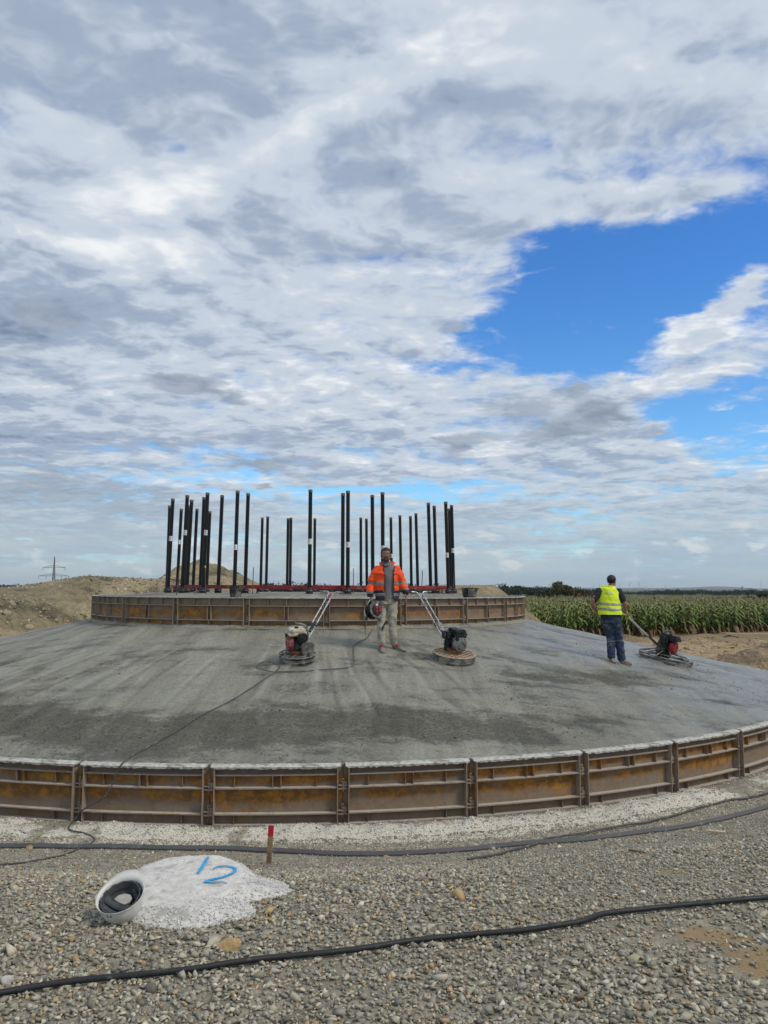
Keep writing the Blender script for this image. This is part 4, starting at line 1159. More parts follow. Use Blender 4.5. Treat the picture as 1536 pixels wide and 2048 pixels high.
gx_ = np.linspace(MC[0] - .75, MC[0] + .85, 190); gy_ = np.linspace(MC[1] - .85, MC[1] + .75, 190); X, Y = np.meshgrid(gx_, gy_)
Z = ground_z(X, Y) + mound_h(X, Y) - 0.004
idx = np.arange(190 * 190).reshape(190, 190); Fq = np.stack([idx[:-1, :-1], idx[:-1, 1:], idx[1:, 1:], idx[1:, :-1]], -1).reshape(-1, 4)
hv = mound_h(X, Y).reshape(-1); keep = (hv[Fq] > -0.015).any(1); Fq = Fq[keep]
used, inv = np.unique(Fq, return_inverse=True); Fq = inv.reshape(-1, 4)
mcol = np.array([.67, .65, .61]) * (1 + .10 * fbm(X * 6, Y * 6, 4))[..., None] * (1 - 0.25 * sstep(fbm(X * 11 + 5, Y * 11, 3), .25, .5))[..., None]
m_, t, b = newmat('white_lime'); co = t.objco(); c = t.attr('col'); n = t.noise(co, 26, 8, .7); n2 = t.noise(co, 110, 3, .6)
sp = t.ss(t.noise(co, 44, 3, .6), .70, .74)
cc = t.mix(1.0, c, t.mix(t.ss(n, .3, .7), (.82, .81, .79), (1.12, 1.12, 1.12)), 'MULTIPLY'); cc = t.mix(t.m('MULTIPLY', sp, .6), cc, (.22, .21, .18))
t.l.new(cc, b.inputs['Base Color']); b.inputs['Roughness'].default_value = .95; b.inputs['Specular IOR Level'].default_value = .2
t.l.new(t.bump(t.m('ADD', n, t.m('MULTIPLY', n2, .35)), .9, .012), b.inputs['Normal']); MAT['lime'] = m_
lm_root = empty('lime_mound', (MC[0], MC[1], float(ground_z(MC[0], MC[1]))), 'white lime mound on the gravel with a blue number 12 sprayed on top', 'mound')
off = np.array([MC[0], MC[1], float(ground_z(MC[0], MC[1]))])
np_mesh('mound_body', (np.stack([X, Y, Z], -1).reshape(-1, 3)[used] - off), Fq, MAT['lime'], lm_root, col=mcol.reshape(-1, 3)[used], smooth=True)


def stroke(pix, width, parent, mat, name, taper=0.5):
    pts = smooth_path([hitf(u, v, surf, 3.0, 8.0, 8000) for u, v in pix], 8)
    bm = bmesh.new(); rows = []; N_ = len(pts)
    for i, p in enumerate(pts):
        t_ = (pts[min(i + 1, N_ - 1)] - pts[max(i - 1, 0)]); t_.z = 0; t_.normalize(); s = Vector((-t_.y, t_.x, 0))
        w = width * (taper + (1 - taper) * math.sin(PI * min(1, (i + 2) / (N_ * .35)) / 2) * (1 if i < N_ * .8 else max(.35, (N_ - i) / (N_ * .2)))) * (1 + .18 * math.sin(i * 2.7))
        row = []
        for k in range(5):
            q_ = p + s * (w * (k / 4 - .5)); row.append(bm.verts.new((q_.x - off[0], q_.y - off[1], float(surf(q_.x, q_.y)) - 0.004 + .0035 + .0035 - off[2] + .002)))
        rows.append(row)
    for i in range(N_ - 1):
        for k in range(4): bm.faces.new((rows[i][k], rows[i + 1][k], rows[i + 1][k + 1], rows[i][k + 1]))
    return bm_obj(name, bm, mat, parent)


stroke([(417, 1714.5), (411, 1724), (403, 1737), (396, 1748)], .022, lm_root, MAT['blue_spray'], 'painted_digit')
stroke([(425, 1740), (437, 1734), (455, 1733), (469, 1737), (468, 1745), (446, 1755), (424, 1760), (411, 1764.5), (424, 1765.5), (455, 1766.5)], .020, lm_root, MAT['blue_spray'], 'painted_digit')

# white grains and pebbles breaking up the mound and the lime strip
rg = RNG
n = 7000; x = rg.uniform(MC[0] - .75, MC[0] + .85, n); y = rg.uniform(MC[1] - .85, MC[1] + .75, n); h = mound_h(x, y); e_ = np.hypot((x - MC[0]) / .50, (y - MC[1]) / .70)
k = (h > .004) & ((e_ > .68) | (rg.random(n) < .04)); x, y, h = x[k], y[k], h[k]
sz = rg.uniform(.006, .018, len(x)) * np.where(h < .05, 1.6, 1.0)
cl = np.array([.70, .69, .66]) * rg.uniform(.75, 1.12, (len(x), 1))
scatter('lime_grains', np.stack([x, y, ground_z(x, y) + h], -1), sz, cl, MAT['stone'], tpl=TPLS)
n = 26000; a = rg.uniform(-.85, 1.05, n); q = rg.normal(.60, .27, n); x = CX + (R + q) * np.sin(a); y = CY - (R + q) * np.cos(a)
k = (q > .06) & (q < 1.2) & in_view(x, y) & (fbm(x * 1.4 + 4, y * 1.4, 3) + rg.normal(0, .15, n) > -.10); x, y = x[k], y[k]
cl = np.array([.70, .655, .56]) * rg.uniform(.55, 1.2, (len(x), 1)); cl[rg.random(len(x)) < .16] *= .4
scatter('lime_chippings', np.stack([x, y, ground_z(x, y) + .002], -1), rg.uniform(.012, .044, len(x)), cl, MAT['stone'], tpl=TPLS)

# the gravel itself
n = 78000; y = 2.3 + 4.6 * rg.random(n) ** 1.0; x = (rg.random(n) * 2 - 1) * (.52 * y + 1.35)
k = (mound_h(x, y) < .002) & (rg.random(n) > mud_at(x, y) * 1.02); x, y = x[k], y[k]
dd = np.hypot(x - CX, y - CY) - R
sz = np.exp(rg.normal(np.log(.0315), .34, len(x))) * np.clip(1.06 - .055 * (y - 2.5) - .22 * sstep(fbm(x * .7, y * .7, 2), -.2, .5), .5, 1.1)
scatter('gravel', np.stack([x, y, ground_z(x, y) + .12 * sz + rg.uniform(-.004, .007, len(x))], -1), sz, stone_cols(len(x)), MAT['stone'])
n = 100000; a_ = rg.uniform(-.75, .95, n); dq = .74 + 5.2 * rg.random(n) ** 1.7; x = CX + (R + dq) * np.sin(a_); y = CY - (R + dq) * np.cos(a_); k = in_view(x, y, .6) & (y > 5.5); x, y = x[k], y[k]; n = len(x)
dd = np.hypot(x - CX, y - CY) - R
k = (dd > .72) & (mound_h(x, y) < .002) & (rg.random(len(x)) < .92) & (rg.random(n) > mud_at(x, y) * .8); x, y, dd = x[k], y[k], dd[k]
sz = np.exp(rg.normal(np.log(.029), .36, len(x))) * (.78 + .22 * sstep(dd, .8, 2.4))
scatter('gravel', np.stack([x, y, ground_z(x, y) + .08 * sz], -1), sz, stone_cols(len(x)) * .95, MAT['stone'], tpl=TPLS)

n = 9000; a_ = rg.uniform(-1.1, 1.2, n); r_ = RP + .1 + (R - RP - .15) * rg.random(n) ** .7; cl_ = fbm(a_ * 9, r_ * 1.4, 3) + rg.normal(0, .12, n); k = (cl_ > .30) | ((np.abs(r_ - 10.4 - .5 * fbm(a_ * 6, a_ * 0, 3)) < .55) & (a_ < .45)) | (r_ < RP + .25)
x = CX + (r_ * np.sin(a_))[k]; y = CY - (r_ * np.cos(a_))[k]
scatter('mortar_crumbs', np.stack([x, y, cone_z(x, y) + .006], -1), np.exp(rg.normal(np.log(.018), .45, len(x))), np.array([.17, .166, .138]) * rg.uniform(.6, 1.3, (len(x), 1)), MAT['stone'], tpl=TPLS)
# rubble on the left bank and elsewhere
bx, by, bz, q, Ad = bank_v
n = 17000; ii = rg.integers(0, 148, n); jj = rg.integers(0, 459, n)
w = fbm(bx[ii, jj] * .8 + 3, by[ii, jj] * .8, 3) + .85 * np.exp(-q[ii, jj] / 1.0) + rg.normal(0, .16, n)
k = w > .12; ii, jj = ii[k], jj[k]
cl = np.array([.50, .43, .30]) * rg.uniform(.3, 1.25, (len(ii), 1))
scatter('rubble', np.stack([bx[ii, jj] + rg.uniform(-.03, .03, len(ii)), by[ii, jj], bz[ii, jj] + .01], -1), np.exp(rg.normal(np.log(.095), .55, len(ii))), cl, MAT['stone'])
n = 5200; x = rg.uniform(5, 26, n); y = rg.uniform(15, 42, n); k = (np.hypot(x - CX, y - CY) > R + .15); x, y = x[k], y[k]
z = np.maximum(ground_z(x, y), .85 * np.exp(-(np.hypot(x - 14.2, y - 25.6) / 2.4) ** 2) + ground_z(x, y) - .02)
scatter('rubble', np.stack([x, y, z + .01], -1), np.exp(rg.normal(np.log(.10), .5, len(x))), np.array([.36, .28, .18]) * rg.uniform(.35, 1.3, (len(x), 1)), MAT['stone'], tpl=TPLS)


def rock(u, v, size, colr, label, zf=ground_z, squash=.6, seed=0, y0=1, y1=60, name='stone', cat='stone', mat='stone'):
    p = hitf(u, v, zf, y0, y1); rgl = random.Random(seed); bm = bmesh.new()
    for _k in range(16):
        q_ = Vector((rgl.gauss(0, 1), rgl.gauss(0, 1), rgl.gauss(0, 1))).normalized() * rgl.uniform(.42, .54); bm.verts.new((q_.x * size[0], q_.y * size[1], q_.z * size[2]))
    bmesh.ops.convex_hull(bm, input=bm.verts[:]); bmesh.ops.delete(bm, geom=[v_ for v_ in bm.verts if not v_.link_faces], context='VERTS')
    bmesh.ops.bevel(bm, geom=bm.edges[:], offset=min(size) * .06, segments=1, affect='EDGES')
    me = bpy.data.meshes.new(name); bm.to_mesh(me); bm.free()
    a_ = me.attributes.new('col', 'FLOAT_COLOR', 'POINT'); a_.data.foreach_set('color', np.tile(np.array([*colr, 1], dtype=np.float32), len(me.vertices)))
    o = link(name, me, MAT[mat]); o.location = p + Vector((0, 0, size[2] * .22)); o.rotation_euler = (0, 0, rgl.uniform(0, 6))
    return tag(o, label, cat)


for u, v, s, cl, lb in ((552, 1946, (.075, .06, .05), (.42, .40, .33), 'pale blocky stone just below the black hose, left of centre'),
                        (302, 1985, (.075, .055, .06), (.15, .13, .11), 'dark brown pointed stone below the hose near the lower left'),
                        (14, 1966, (.07, .06, .05), (.48, .46, .42), 'whitish stone at the left edge above the hose end'),
                        (1268, 1922, (.095, .07, .045), (.36, .34, .22), 'yellowish flat stone, lower right of the picture centre'),
                        (632, 1704, (.06, .05, .045), (.24, .26, .29), 'small blue grey stone by the grey strip right of the stake'),
                        (987, 1700, (.05, .045, .05), (.46, .44, .40), 'small pale stone leaning on the grey strip where the cables part'),
                        (1165, 1636, (.12, .08, .05), (.55, .53, .48), 'white lime lump at the foot of the lime strip, right of centre'),
                        (945, 1985, (.07, .05, .03), (.40, .38, .25), 'flat yellow green stone at the bottom centre'),
                        (1528, 1880, (.06, .045, .03), (.62, .60, .56), 'bright white flat stone at the right edge')):
    rock(u, v, s, cl, lb, seed=int(u))
rock(460, 1895, (.17, .13, .045), (.42, .28, .12), 'crumbling yellow clay clod on the gravel above the black hose', seed=3, name='clay_clod', cat='clod', mat='clay')
rock(765, 1711, (.30, .09, .06), (.42, .3, .14), 'yellow clay lump lying over the grey strip near the middle', seed=4, name='clay_clod', cat='clod', mat='clay')
rock(60, 1697, (.26, .09, .06), (.42, .3, .14), 'yellow clay lump lying over the grey strip near the left edge', seed=6, name='clay_clod', cat='clod', mat='clay')
bankf = lambda x, y: np.where(1, 0, 0)


def bankz(x, y):
    x = np.asarray(x, float); y = np.asarray(y, float)
    r_ = np.hypot(x - CX, y - CY); a_ = np.arctan2(x - CX, -(y - CY)); q_ = r_ - R; d_ = np.degrees(a_)
    cr = 2.66 + 0.46 * sstep(-d_, 131, 142); ef = sstep(d_, -178, -160) * (1 - sstep(d_, -70, -55))
    return np.where(q_ > 0, (0.5 * (1 - sstep(q_, 0, 1.2)) + cr * sstep(q_, -.8, 6.3)) * ef, -9)


for u, v, s, lb in ((57, 1257, .42, 'large pale rock at the foot of the left bank by the slab edge'), (14, 1229, .45, 'big flat rock high on the left bank at the picture edge'), (100, 1219, .42, 'flat slab of rock halfway up the left bank'),
                    (233, 1176, .36, 'pale broken rock near the top of the bank, left of the pipes'), (112, 1243, .30, 'angular rock low on the left bank near the slab'), (30, 1243, .3, 'brown rock low at the left picture edge')):
    rock(u, v, (s, s * .7, s * .55), (.36, .30, .20), lb, zf=bankz, seed=int(u), y0=12, y1=40)

# ------------------------------------------------------------------ cables, strip, hose
def lay(pix, zf, r, y0=1, y1=60, k=8):
    pts = smooth_path([hitf(u, v, zf, y0, y1) for u, v in pix], k)
    for p in pts: p.z = float(zf(p.x, p.y)) + r
    return pts


hose_px = [(-60, 2008), (0, 1998), (91, 1982), (182, 1969.5), (319, 1957), (410, 1945), (547, 1926.7), (700, 1910.6), (836, 1890.5), (950, 1879), (1064, 1868), (1155, 1854), (1210, 1836.7), (1292, 1827.5), (1383, 1818), (1536, 1804), (1620, 1796)]
pts = lay(hose_px, ground_z, .024)
bm = bmesh.new(); add_tube(bm, pts, .0135, 12)
tag(bm_obj('black_hose', bm, MAT['black_rubber'], smooth=True), 'thick black rubber hose crossing the gravel in the foreground', 'hose')
strip_px = [(-60, 1697), (0, 1697), (100, 1697), (230, 1698), (400, 1701), (546, 1706), (655, 1712), (746, 1713), (874, 1708), (960, 1701), (1059, 1691), (1190, 1681), (1314, 1665), (1438, 1643), (1536, 1618), (1600, 1600)]
pts = lay(strip_px, ground_z, .026)
bm = bmesh.new(); rows = []
for i, p in enumerate(pts):
    t_ = (pts[min(i + 1, len(pts) - 1)] - pts[max(i - 1, 0)]).normalized(); s = t_.cross(Vector((0, 0, 1))).normalized(); n_ = Vector((0, -.55, .83))
    rows.append([bm.verts.new(p + s * a_ * .018 + Vector((0, 0, 1)) * b_ * .008 + Vector((0, 0, -.014 * a_))) for a_, b_ in ((-1, 0), (-.9, 1), (.9, 1), (1, 0), (.9, -1), (-.9, -1))])
for i in range(len(rows) - 1):
    for k in range(6): bm.faces.new((rows[i][k], rows[i + 1][k], rows[i + 1][(k + 1) % 6], rows[i][(k + 1) % 6]))
bmesh.ops.recalc_face_normals(bm, faces=bm.faces[:])
tag(bm_obj('ground_strip', bm, MAT['strip_grey'], smooth=True), 'flat dusty grey strip running along the gravel in front of the formwork', 'ground strip')
cab_px = [(935, 1723), (962, 1719), (1010, 1709), (1066, 1694), (1099, 1683), (1190, 1668), (1314, 1643), (1438, 1609), (1536, 1589), (1600, 1574)]
pts = lay(cab_px, ground_z, .022)
for p in pts[30:46]: p.z += .012
bm = bmesh.new(); add_tube(bm, pts, .0125, 8)
tag(bm_obj('grey_cable', bm, MAT['cable_grey'], smooth=True), 'thin grey cable crossing over the flat strip and running off to the right', 'cable')


def cyl_hit(u, v, rad):
    d = Vector(ray(u, v)); ox, oy = -CX, -CY
    a_ = d.x ** 2 + d.y ** 2; b_ = 2 * (ox * d.x + oy * d.y); c_ = ox * ox + oy * oy - rad * rad
    t_ = (-b_ - math.sqrt(b_ * b_ - 4 * a_ * c_)) / (2 * a_); return Vector((0, 0, CAMZ)) + d * t_


slab_px = [(744, 1262), (738, 1272), (733, 1279), (720, 1285), (709, 1292), (707, 1304), (709, 1324), (704, 1335), (686, 1339), (645, 1342), (599, 1345), (552, 1346), (530, 1343), (516, 1336), (519, 1329), (533, 1326), (550, 1330), (560, 1336), (550, 1347), (500, 1380), (460, 1405), (400, 1435), (350, 1467), (300, 1495), (270, 1511)]
pts1 = [hitf(u, v, slabf, 8, 30) + Vector((0, 0, .020)) for u, v in slab_px]
for k in (17, 18): pts1[k].z += .010
hang = [cyl_hit(u, v, R + 0.115) for u, v in ((250, 1521), (236, 1540), (225, 1568), (208, 1594), (182, 1610), (163, 1622), (150, 1638))]
pts3 = [hitf(u, v, ground_z, 3, 30) + Vector((0, 0, .010)) for u, v in ((138, 1654), (143, 1663), (169, 1668), (189, 1679), (179, 1690), (156, 1700), (130, 1711), (98, 1718), (40, 1728), (-40, 1735))]
pts = smooth_path(pts1 + hang + pts3, 7)
for p in pts[:len(pts1) * 7 - 8]:
    rr_ = math.hypot(p.x - CX, p.y - CY)
    if RP < rr_ < R: p.z = max(p.z, float(cone_z(p.x, p.y)) + .020)
bm = bmesh.new(); add_tube(bm, pts, .0082, 8)
tag(bm_obj('power_cable', bm, MAT['cable_grey'], smooth=True), 'thin power cable looping over the wet slab and hanging down the formwork', 'cable')

# ------------------------------------------------------------------ stake, wood chip, plank
bp = hitf(537.5, 1729, ground_z, 3, 20); tp = at(542.5, 1651, bp.y)
root = empty('survey_stake', bp, 'small wooden stake with a red painted top, standing behind the white mound', 'stake')
ax = tp - bp; root.rotation_mode = 'QUATERNION'; root.rotation_quaternion = ax.to_track_quat('Z', 'Y'); L = ax.length
w_ = 10.0 / F * bp.y
inv_yaw = root.rotation_quaternion.inverted() @ Vector((0, -1, 0)); ya = math.atan2(inv_yaw.y, inv_yaw.x) + PI / 2
bm = bmesh.new(); add_box(bm, (0, 0, L * .365 - .05), (w_, w_ * .45, L * .73 + .1), (0, 0, ya)); bevel_all(bm, .002, 1); bm_obj('stake_shaft', bm, MAT['wood'], root)
bm = bmesh.new(); add_box(bm, (0, 0, L * .865 + .0015), (w_ * 1.03, w_ * .48, L * .27), (0, 0, ya)); bevel_all(bm, .002, 1); bm_obj('painted_top', bm, MAT['red_spray'], root)
Mz = Matrix.Rotation(ya, 4, 'Z'); bm = bmesh.new()
fy = -w_ * .225 - .0012
def mk_(x0, z0, x1, z1):
    c_ = Vector(((x0 + x1) / 2, fy, (z0 + z1) / 2)); ln = math.hypot(x1 - x0, z1 - z0); an = math.atan2(z1 - z0, x1 - x0)
    bmesh.ops.create_cube(bm, size=1, matrix=Mz @ Matrix.Translation(c_) @ Matrix.Rotation(-an, 4, 'Y') @ Matrix.Diagonal((ln, .001, .004, 1)))
for (x0, z0, x1, z1) in ((-.3, .31, .25, .28), (.25, .28, .1, .25), (-.05, .26, .0, .19), (-.3, .20, .2, .19), (.2, .19, -.1, .14), (-.3, .14, .2, .15), (-.35, .10, .25, .095), (.25, .095, .2, .07)):
    mk_(x0 * w_, z0 * L, x1 * w_, z1 * L)
bm_obj('pen_marks', bm, MAT['ink'], root)
p = hitf(1434, 1667, ground_z, 3, 20); bm = bmesh.new(); add_box(bm, (0, 0, 0), (.17, .035, .018), (0, .04, -.15)); bevel_all(bm, .004, 1)
o = bm_obj('wood_offcut', bm, MAT['wood_pale']); o.location = p + Vector((0, 0, .02)); tag(o, 'short pale wood offcut on the gravel at the right below the cables', 'wood offcut')
p = hitf(1277, 1707, ground_z, 3, 20); bm = bmesh.new(); add_box(bm, (0, 0, 0), (.15, .014, .014), (0, .08, -.35)); bevel_all(bm, .003, 1)
o = bm_obj('wood_splinter', bm, MAT['rebar']); o.location = p + Vector((0, 0, .015)); tag(o, 'dark thin splinter of wood on the gravel, right', 'wood splinter')
bm = bmesh.new(); pa = hitf(1452, 1273, ground_z, 20, 80); pb = pa + Vector((5.5, -1.2, 0))
c_ = (pa + pb) / 2; d_ = pb - pa; add_box(bm, (0, 0, 0), (d_.length, .24, .05), (0, 0, math.atan2(d_.y, d_.x)))
o = bm_obj('plank', bm, MAT['wood_pale']); o.location = c_ + Vector((0, 0, .16)); tag(o, 'long weathered plank lying on the dirt at the right edge before the maize', 'plank')

# ------------------------------------------------------------------ hard hat
hc = at(241, 1793, 4.27)
root = empty('hard_hat', hc, 'scuffed white hard hat lying upside down on the gravel beside the white mound', 'hard hat')
zax = -Vector((-.06, -.40, .91)).normalized(); yax = Vector((.16, .8, .3)); yax = (yax - zax * yax.dot(zax)).normalized(); xax = yax.cross(zax)
root.rotation_mode = 'QUATERNION'; root.rotation_quaternion = Matrix((xax, yax, zax)).transposed().to_quaternion(); root.scale = (.98, .90, .98)


def helmet_surface(bm, k, nlat=14, nlon=44, inner=False):
    rows = []
    for i in range(nlat + 1):
        ph = PI / 2 * i / nlat; row = []
        for j in range(nlon):
            a_ = 2 * PI * j / nlon; ca, sa = math.cos(a_), math.sin(a_)
            rx, ry, rz = .118 * k, .136 * k, .140 * k
            ridge_ = 1 + (.018 * math.exp(-(ca / .16) ** 2) if not inner else 0) * math.sin(ph)
            cz = math.cos(ph) ** .86
            row.append(Vector((rx * ca * cz, ry * sa * cz, rz * math.sin(ph) * ridge_)))
        rows.append(row)
    return rows


bm = bmesh.new()
out = helmet_surface(bm, 1.0); inn = helmet_surface(bm, .965, inner=True)
def stitch(ra, rb, flip=False):
    n_ = len(ra)
    for k in range(n_):
        f_ = (ra[k], ra[(k + 1) % n_], rb[(k + 1) % n_], rb[k]); bm.faces.new(f_ if not flip else f_[::-1])
ov = [[bm.verts.new(p) for p in r_] for r_ in out[:-1]]; iv = [[bm.verts.new(p) for p in r_] for r_ in inn[:-1]]
for a_, b_ in zip(ov[:-1], ov[1:]): stitch(a_, b_)
for a_, b_ in zip(iv[:-1], iv[1:]): stitch(a_, b_, True)
tv = bm.verts.new((0, 0, .142)); ti = bm.verts.new((0, 0, .137))
for k in range(44): bm.faces.new((ov[-1][k], ov[-1][(k + 1) % 44], tv)); bm.faces.new((iv[-1][(k + 1) % 44], iv[-1][k], ti))
def brim_pt(k, e_, dz):
    p = out[0][k]; a_ = 2 * PI * k / 44; vis = max(0, math.sin(a_)) ** 1.6
    g_ = 1 + (e_ * (.055 + 0.20 * vis)); return Vector((p.x * (1 + e_ * (.055 + .10 * vis)), p.y * g_, -dz - e_ * .012 - e_ * .018 * vis))
b1 = [bm.verts.new(brim_pt(k, 1, .000)) for k in range(44)]; b2 = [bm.verts.new(brim_pt(k, 1, .005)) for k in range(44)]
stitch(b1, ov[0]); stitch(b2, b1); stitch(iv[0], b2)
bmesh.ops.recalc_face_normals(bm, faces=bm.faces[:])
shell = bm_obj('helmet_shell', bm, MAT['helmet'], root, smooth='all')
bm = bmesh.new()
rows = []
for j in range(45):
    a_ = 2 * PI * j / 44; rows.append([bm.verts.new((rx * math.cos(a_), ry * math.sin(a_), z)) for rx, ry, z in ((.100, .124, .002), (.094, .118, .002), (.088, .112, .038), (.094, .118, .040))])
for j in range(44):
    for k in range(4): bm.faces.new((rows[j][k], rows[j + 1][k], rows[j + 1][(k + 1) % 4], rows[j][(k + 1) % 4]))
bm_obj('headband', bm, MAT['lining'], root, smooth=True)
bm = bmesh.new()
for j in range(14):
    a_ = 2 * PI * (j + .5) / 14; add_box(bm, (.104 * math.cos(a_), .129 * math.sin(a_), .012), (.012, .026, .012), (0, 0, a_))
bm_obj('suspension_clips', bm, MAT['engine_black'], root)
for (p0, p1, w_, sag) in (((-.095, -.045, .02), (.095, .0, .02), .048, .03), ((-.05, -.10, .02), (.085, -.055, .02), .03, .02), ((-.085, .04, .03), (-.03, .10, .03), .030, .03)):
    bm = bmesh.new(); rows = []; p0, p1 = Vector(p0), Vector(p1); s = (p1 - p0).cross(Vector((0, 0, 1))).normalized()
    for i in range(13):
        t_ = i / 12; c_ = p0.lerp(p1, t_) + Vector((0, 0, sag * math.sin(PI * t_))); rows.append([bm.verts.new(c_ + s * q_ * w_ / 2 + Vector((0, 0, dz))) for q_, dz in ((-1, 0), (1, 0), (1, .003), (-1, .003))])
    for i in range(12):
        for k in range(4): bm.faces.new((rows[i][k], rows[i + 1][k], rows[i + 1][(k + 1) % 4], rows[i][(k + 1) % 4]))
    bm_obj('strap', bm, MAT['lining'], root, smooth='all')
bm = bmesh.new(); add_loft(bm, [((.012, .035, .052), .050, .044), ((.012, .035, .066), .046, .040)], 9); bm_obj('crown_pad', bm, MAT['pad'], root)
bm = bmesh.new(); add_loft(bm, [((0, 0, .045), .098, .122), ((0, 0, .10), .074, .092), ((0, 0, .128), .03, .04)], 28, cap=False)
bm_obj('inner_net', bm, MAT['lining'], root, smooth='all')


# ------------------------------------------------------------------ power trowels
def slab_normal(x, y):
    dx_, dy_ = x - CX, y - CY; r_ = math.hypot(dx_, dy_); k = (ZP - ZT) / (R - RP); return Vector((dx_ / r_ * k, dy_ / r_ * k, 1)).normalized()


def trowel(pos, hand, rad, label, style, bar):
    """pos: centre of the disc on the slab; hand: world point where the handlebar sits"""
    N_ = slab_normal(pos.x, pos.y); xa = (hand - pos); xa = (xa - N_ * xa.dot(N_)).normalized(); ya_ = N_.cross(xa)
    Mr = Matrix((xa, ya_, N_)).transposed(); root = empty('power_trowel', pos, label, 'power trowel')
    root.rotation_mode = 'QUATERNION'; root.rotation_quaternion = Mr.to_quaternion()
    H = Mr.transposed() @ (hand - pos)                   # handle end, local
    def L_(v_world): return Mr.transposed() @ Vector(v_world)
    I = Matrix.Identity(4)
    # guard ring
    bm = bmesh.new()
    if style == 'A':
        torus(bm, rad, .011, Matrix.Translation((0, 0, .125)), 48, 8); torus(bm, rad * 1.0, .009, Matrix.Translation((0, 0, .045)), 48, 8)
        add_lathe(bm, [(rad - .004, .048), (rad + .004, .048), (rad + .004, .085), (rad - .004, .085)], 48, cap=False)
        for k in range(8):
            a_ = 2 * PI * k / 8; add_tube(bm, [(rad * math.cos(a_), rad * math.sin(a_), .04), (rad * math.cos(a_), rad * math.sin(a_), .125)], .007, 6)
        bm_obj('guard_ring', bm, MAT['steel_splat'], root, smooth=True)
        bm = bmesh.new()
        for k in range(16):
            a_ = 2 * PI * k / 16 + .1; add_tube(bm, [(.11 * math.cos(a_), .11 * math.sin(a_), .135), (rad * math.cos(a_ + .12), rad * math.sin(a_ + .12), .127)], .008, 6)
        for q_ in (.48, .74): torus(bm, rad * q_, .007, Matrix.Translation((0, 0, .130)), 36, 6)
        bm_obj('guard_grille', bm, MAT['steel_splat'], root)
    elif style == 'B':
        add_lathe(bm, [(rad - .006, .035), (rad + .002, .035), (rad + .002, .115), (rad - .006, .115)], 56, cap=False)
        torus(bm, rad, .008, Matrix.Translation((0, 0, .035)), 48, 6)
        bm_obj('guard_ring', bm, MAT['steel_splat'], root, smooth=True)
        bm = bmesh.new(); torus(bm, rad - .006, .013, Matrix.Translation((0, 0, .128)), 56, 8, flat=.6)
        k = -4
        for k in range(-4, 5):
            o_ = k * rad / 4.6; hl = math.sqrt(max(rad ** 2 - o_ ** 2, 0)) - .01
            for an in (.45, .45 + PI / 2 * .96):
                c_, s_ = math.cos(an), math.sin(an)
                add_box(bm, (-s_ * o_, c_ * o_, .1285 + (.001 if an > 1 else 0)), (2 * hl, .016, .012), (0, 0, an))
        bm_obj('guard_plate', bm, MAT['tan_plate'], root, smooth=True)
    else:
        torus(bm, rad, .013, Matrix.Translation((0, 0, .11)), 56, 8); torus(bm, rad, .013, Matrix.Translation((0, 0, .045)), 56, 8)
        add_lathe(bm, [(rad - .004, .03), (rad + .003, .03), (rad + .003, .075), (rad - .004, .075)], 56, cap=False)
        torus(bm, rad * .62, .009, Matrix.Translation((0, 0, .15)), 44, 6)
        for k in range(8):
            a_ = 2 * PI * (k + .5) / 8; add_tube(bm, [(rad * math.cos(a_), rad * math.sin(a_), .04), (rad * math.cos(a_), rad * math.sin(a_), .112)], .009, 6)
        bm_obj('guard_ring', bm, MAT['steel_splat'], root, smooth=True)
        for k in range(10):
            a_ = 2 * PI * k / 10 + .2
            bm = bmesh.new(); add_tube(bm, [(.12 * math.cos(a_), .12 * math.sin(a_), .235), (.20 * math.cos(a_), .20 * math.sin(a_), .225), (rad * math.cos(a_), rad * math.sin(a_), .115)], .0105, 6)
            bm_obj('guard_strut', bm, MAT['chrome'] if k % 2 else MAT['steel_splat'], root, smooth=True)
    for k in range(4):
        a_ = PI / 4 + PI / 2 * k; c_, s_ = math.cos(a_), math.sin(a_)
        bm = bmesh.new(); add_box(bm, (.58 * rad * c_, .58 * rad * s_, .012), (rad * .76, rad * .36, .006), (.05, 0, a_)); add_box(bm, (.5 * rad * c_, .5 * rad * s_, .028), (rad * .78, .025, .022), (0, 0, a_))
        bm_obj('blade', bm, MAT['steel_splat'], root)
    # gearbox
    bm = bmesh.new(); add_lathe(bm, [(.05, .03), (.06, .06), (.10, .10), (.11, .16), (.07, .19)], 12); add_box(bm, (0, 0, .175), (.24, .17, .05)); bevel_all(bm, .005, 1)
    bm_obj('gearbox', bm, MAT['orange_gear'] if style != 'C' else MAT['dark_metal'], root)
    ez = .20; before = set(COL.objects)
    # engine block with cooling fins, crankcase, recoil starter, muffler, air box, tank
    bm = bmesh.new(); add_box(bm, (0, 0, ez + .065), (.17, .19, .13)); bevel_all(bm, .016, 2)
    for k in range(7): add_box(bm, (.02, .105, ez + .04 + k * .020), (.13, .06, .006))
    add_box(bm, (.02, .10, ez + .10), (.10, .045, .13))
    add_lathe(bm, [(.02, 0), (.035, 0), (.035, .03), (.02, .03)], 12, Matrix.Translation((.03, -.09, ez + .05)) @ Matrix.Rotation(PI / 2, 4, 'X'))
    add_tube(bm, smooth_path([(-.05, -.10, ez + .02), (-.02, -.14, ez + .05), (.03, -.13, ez + .10), (.05, -.09, ez + .13)], 4), .008, 6)
    bm_obj('engine_block', bm, MAT['dark_metal'] if style != 'B' else MAT['engine_black'], root, smooth=True)
    Mf = Matrix.Translation((-.085, .0, ez + .085)) @ Matrix.Rotation(-PI / 2, 4, 'Y')
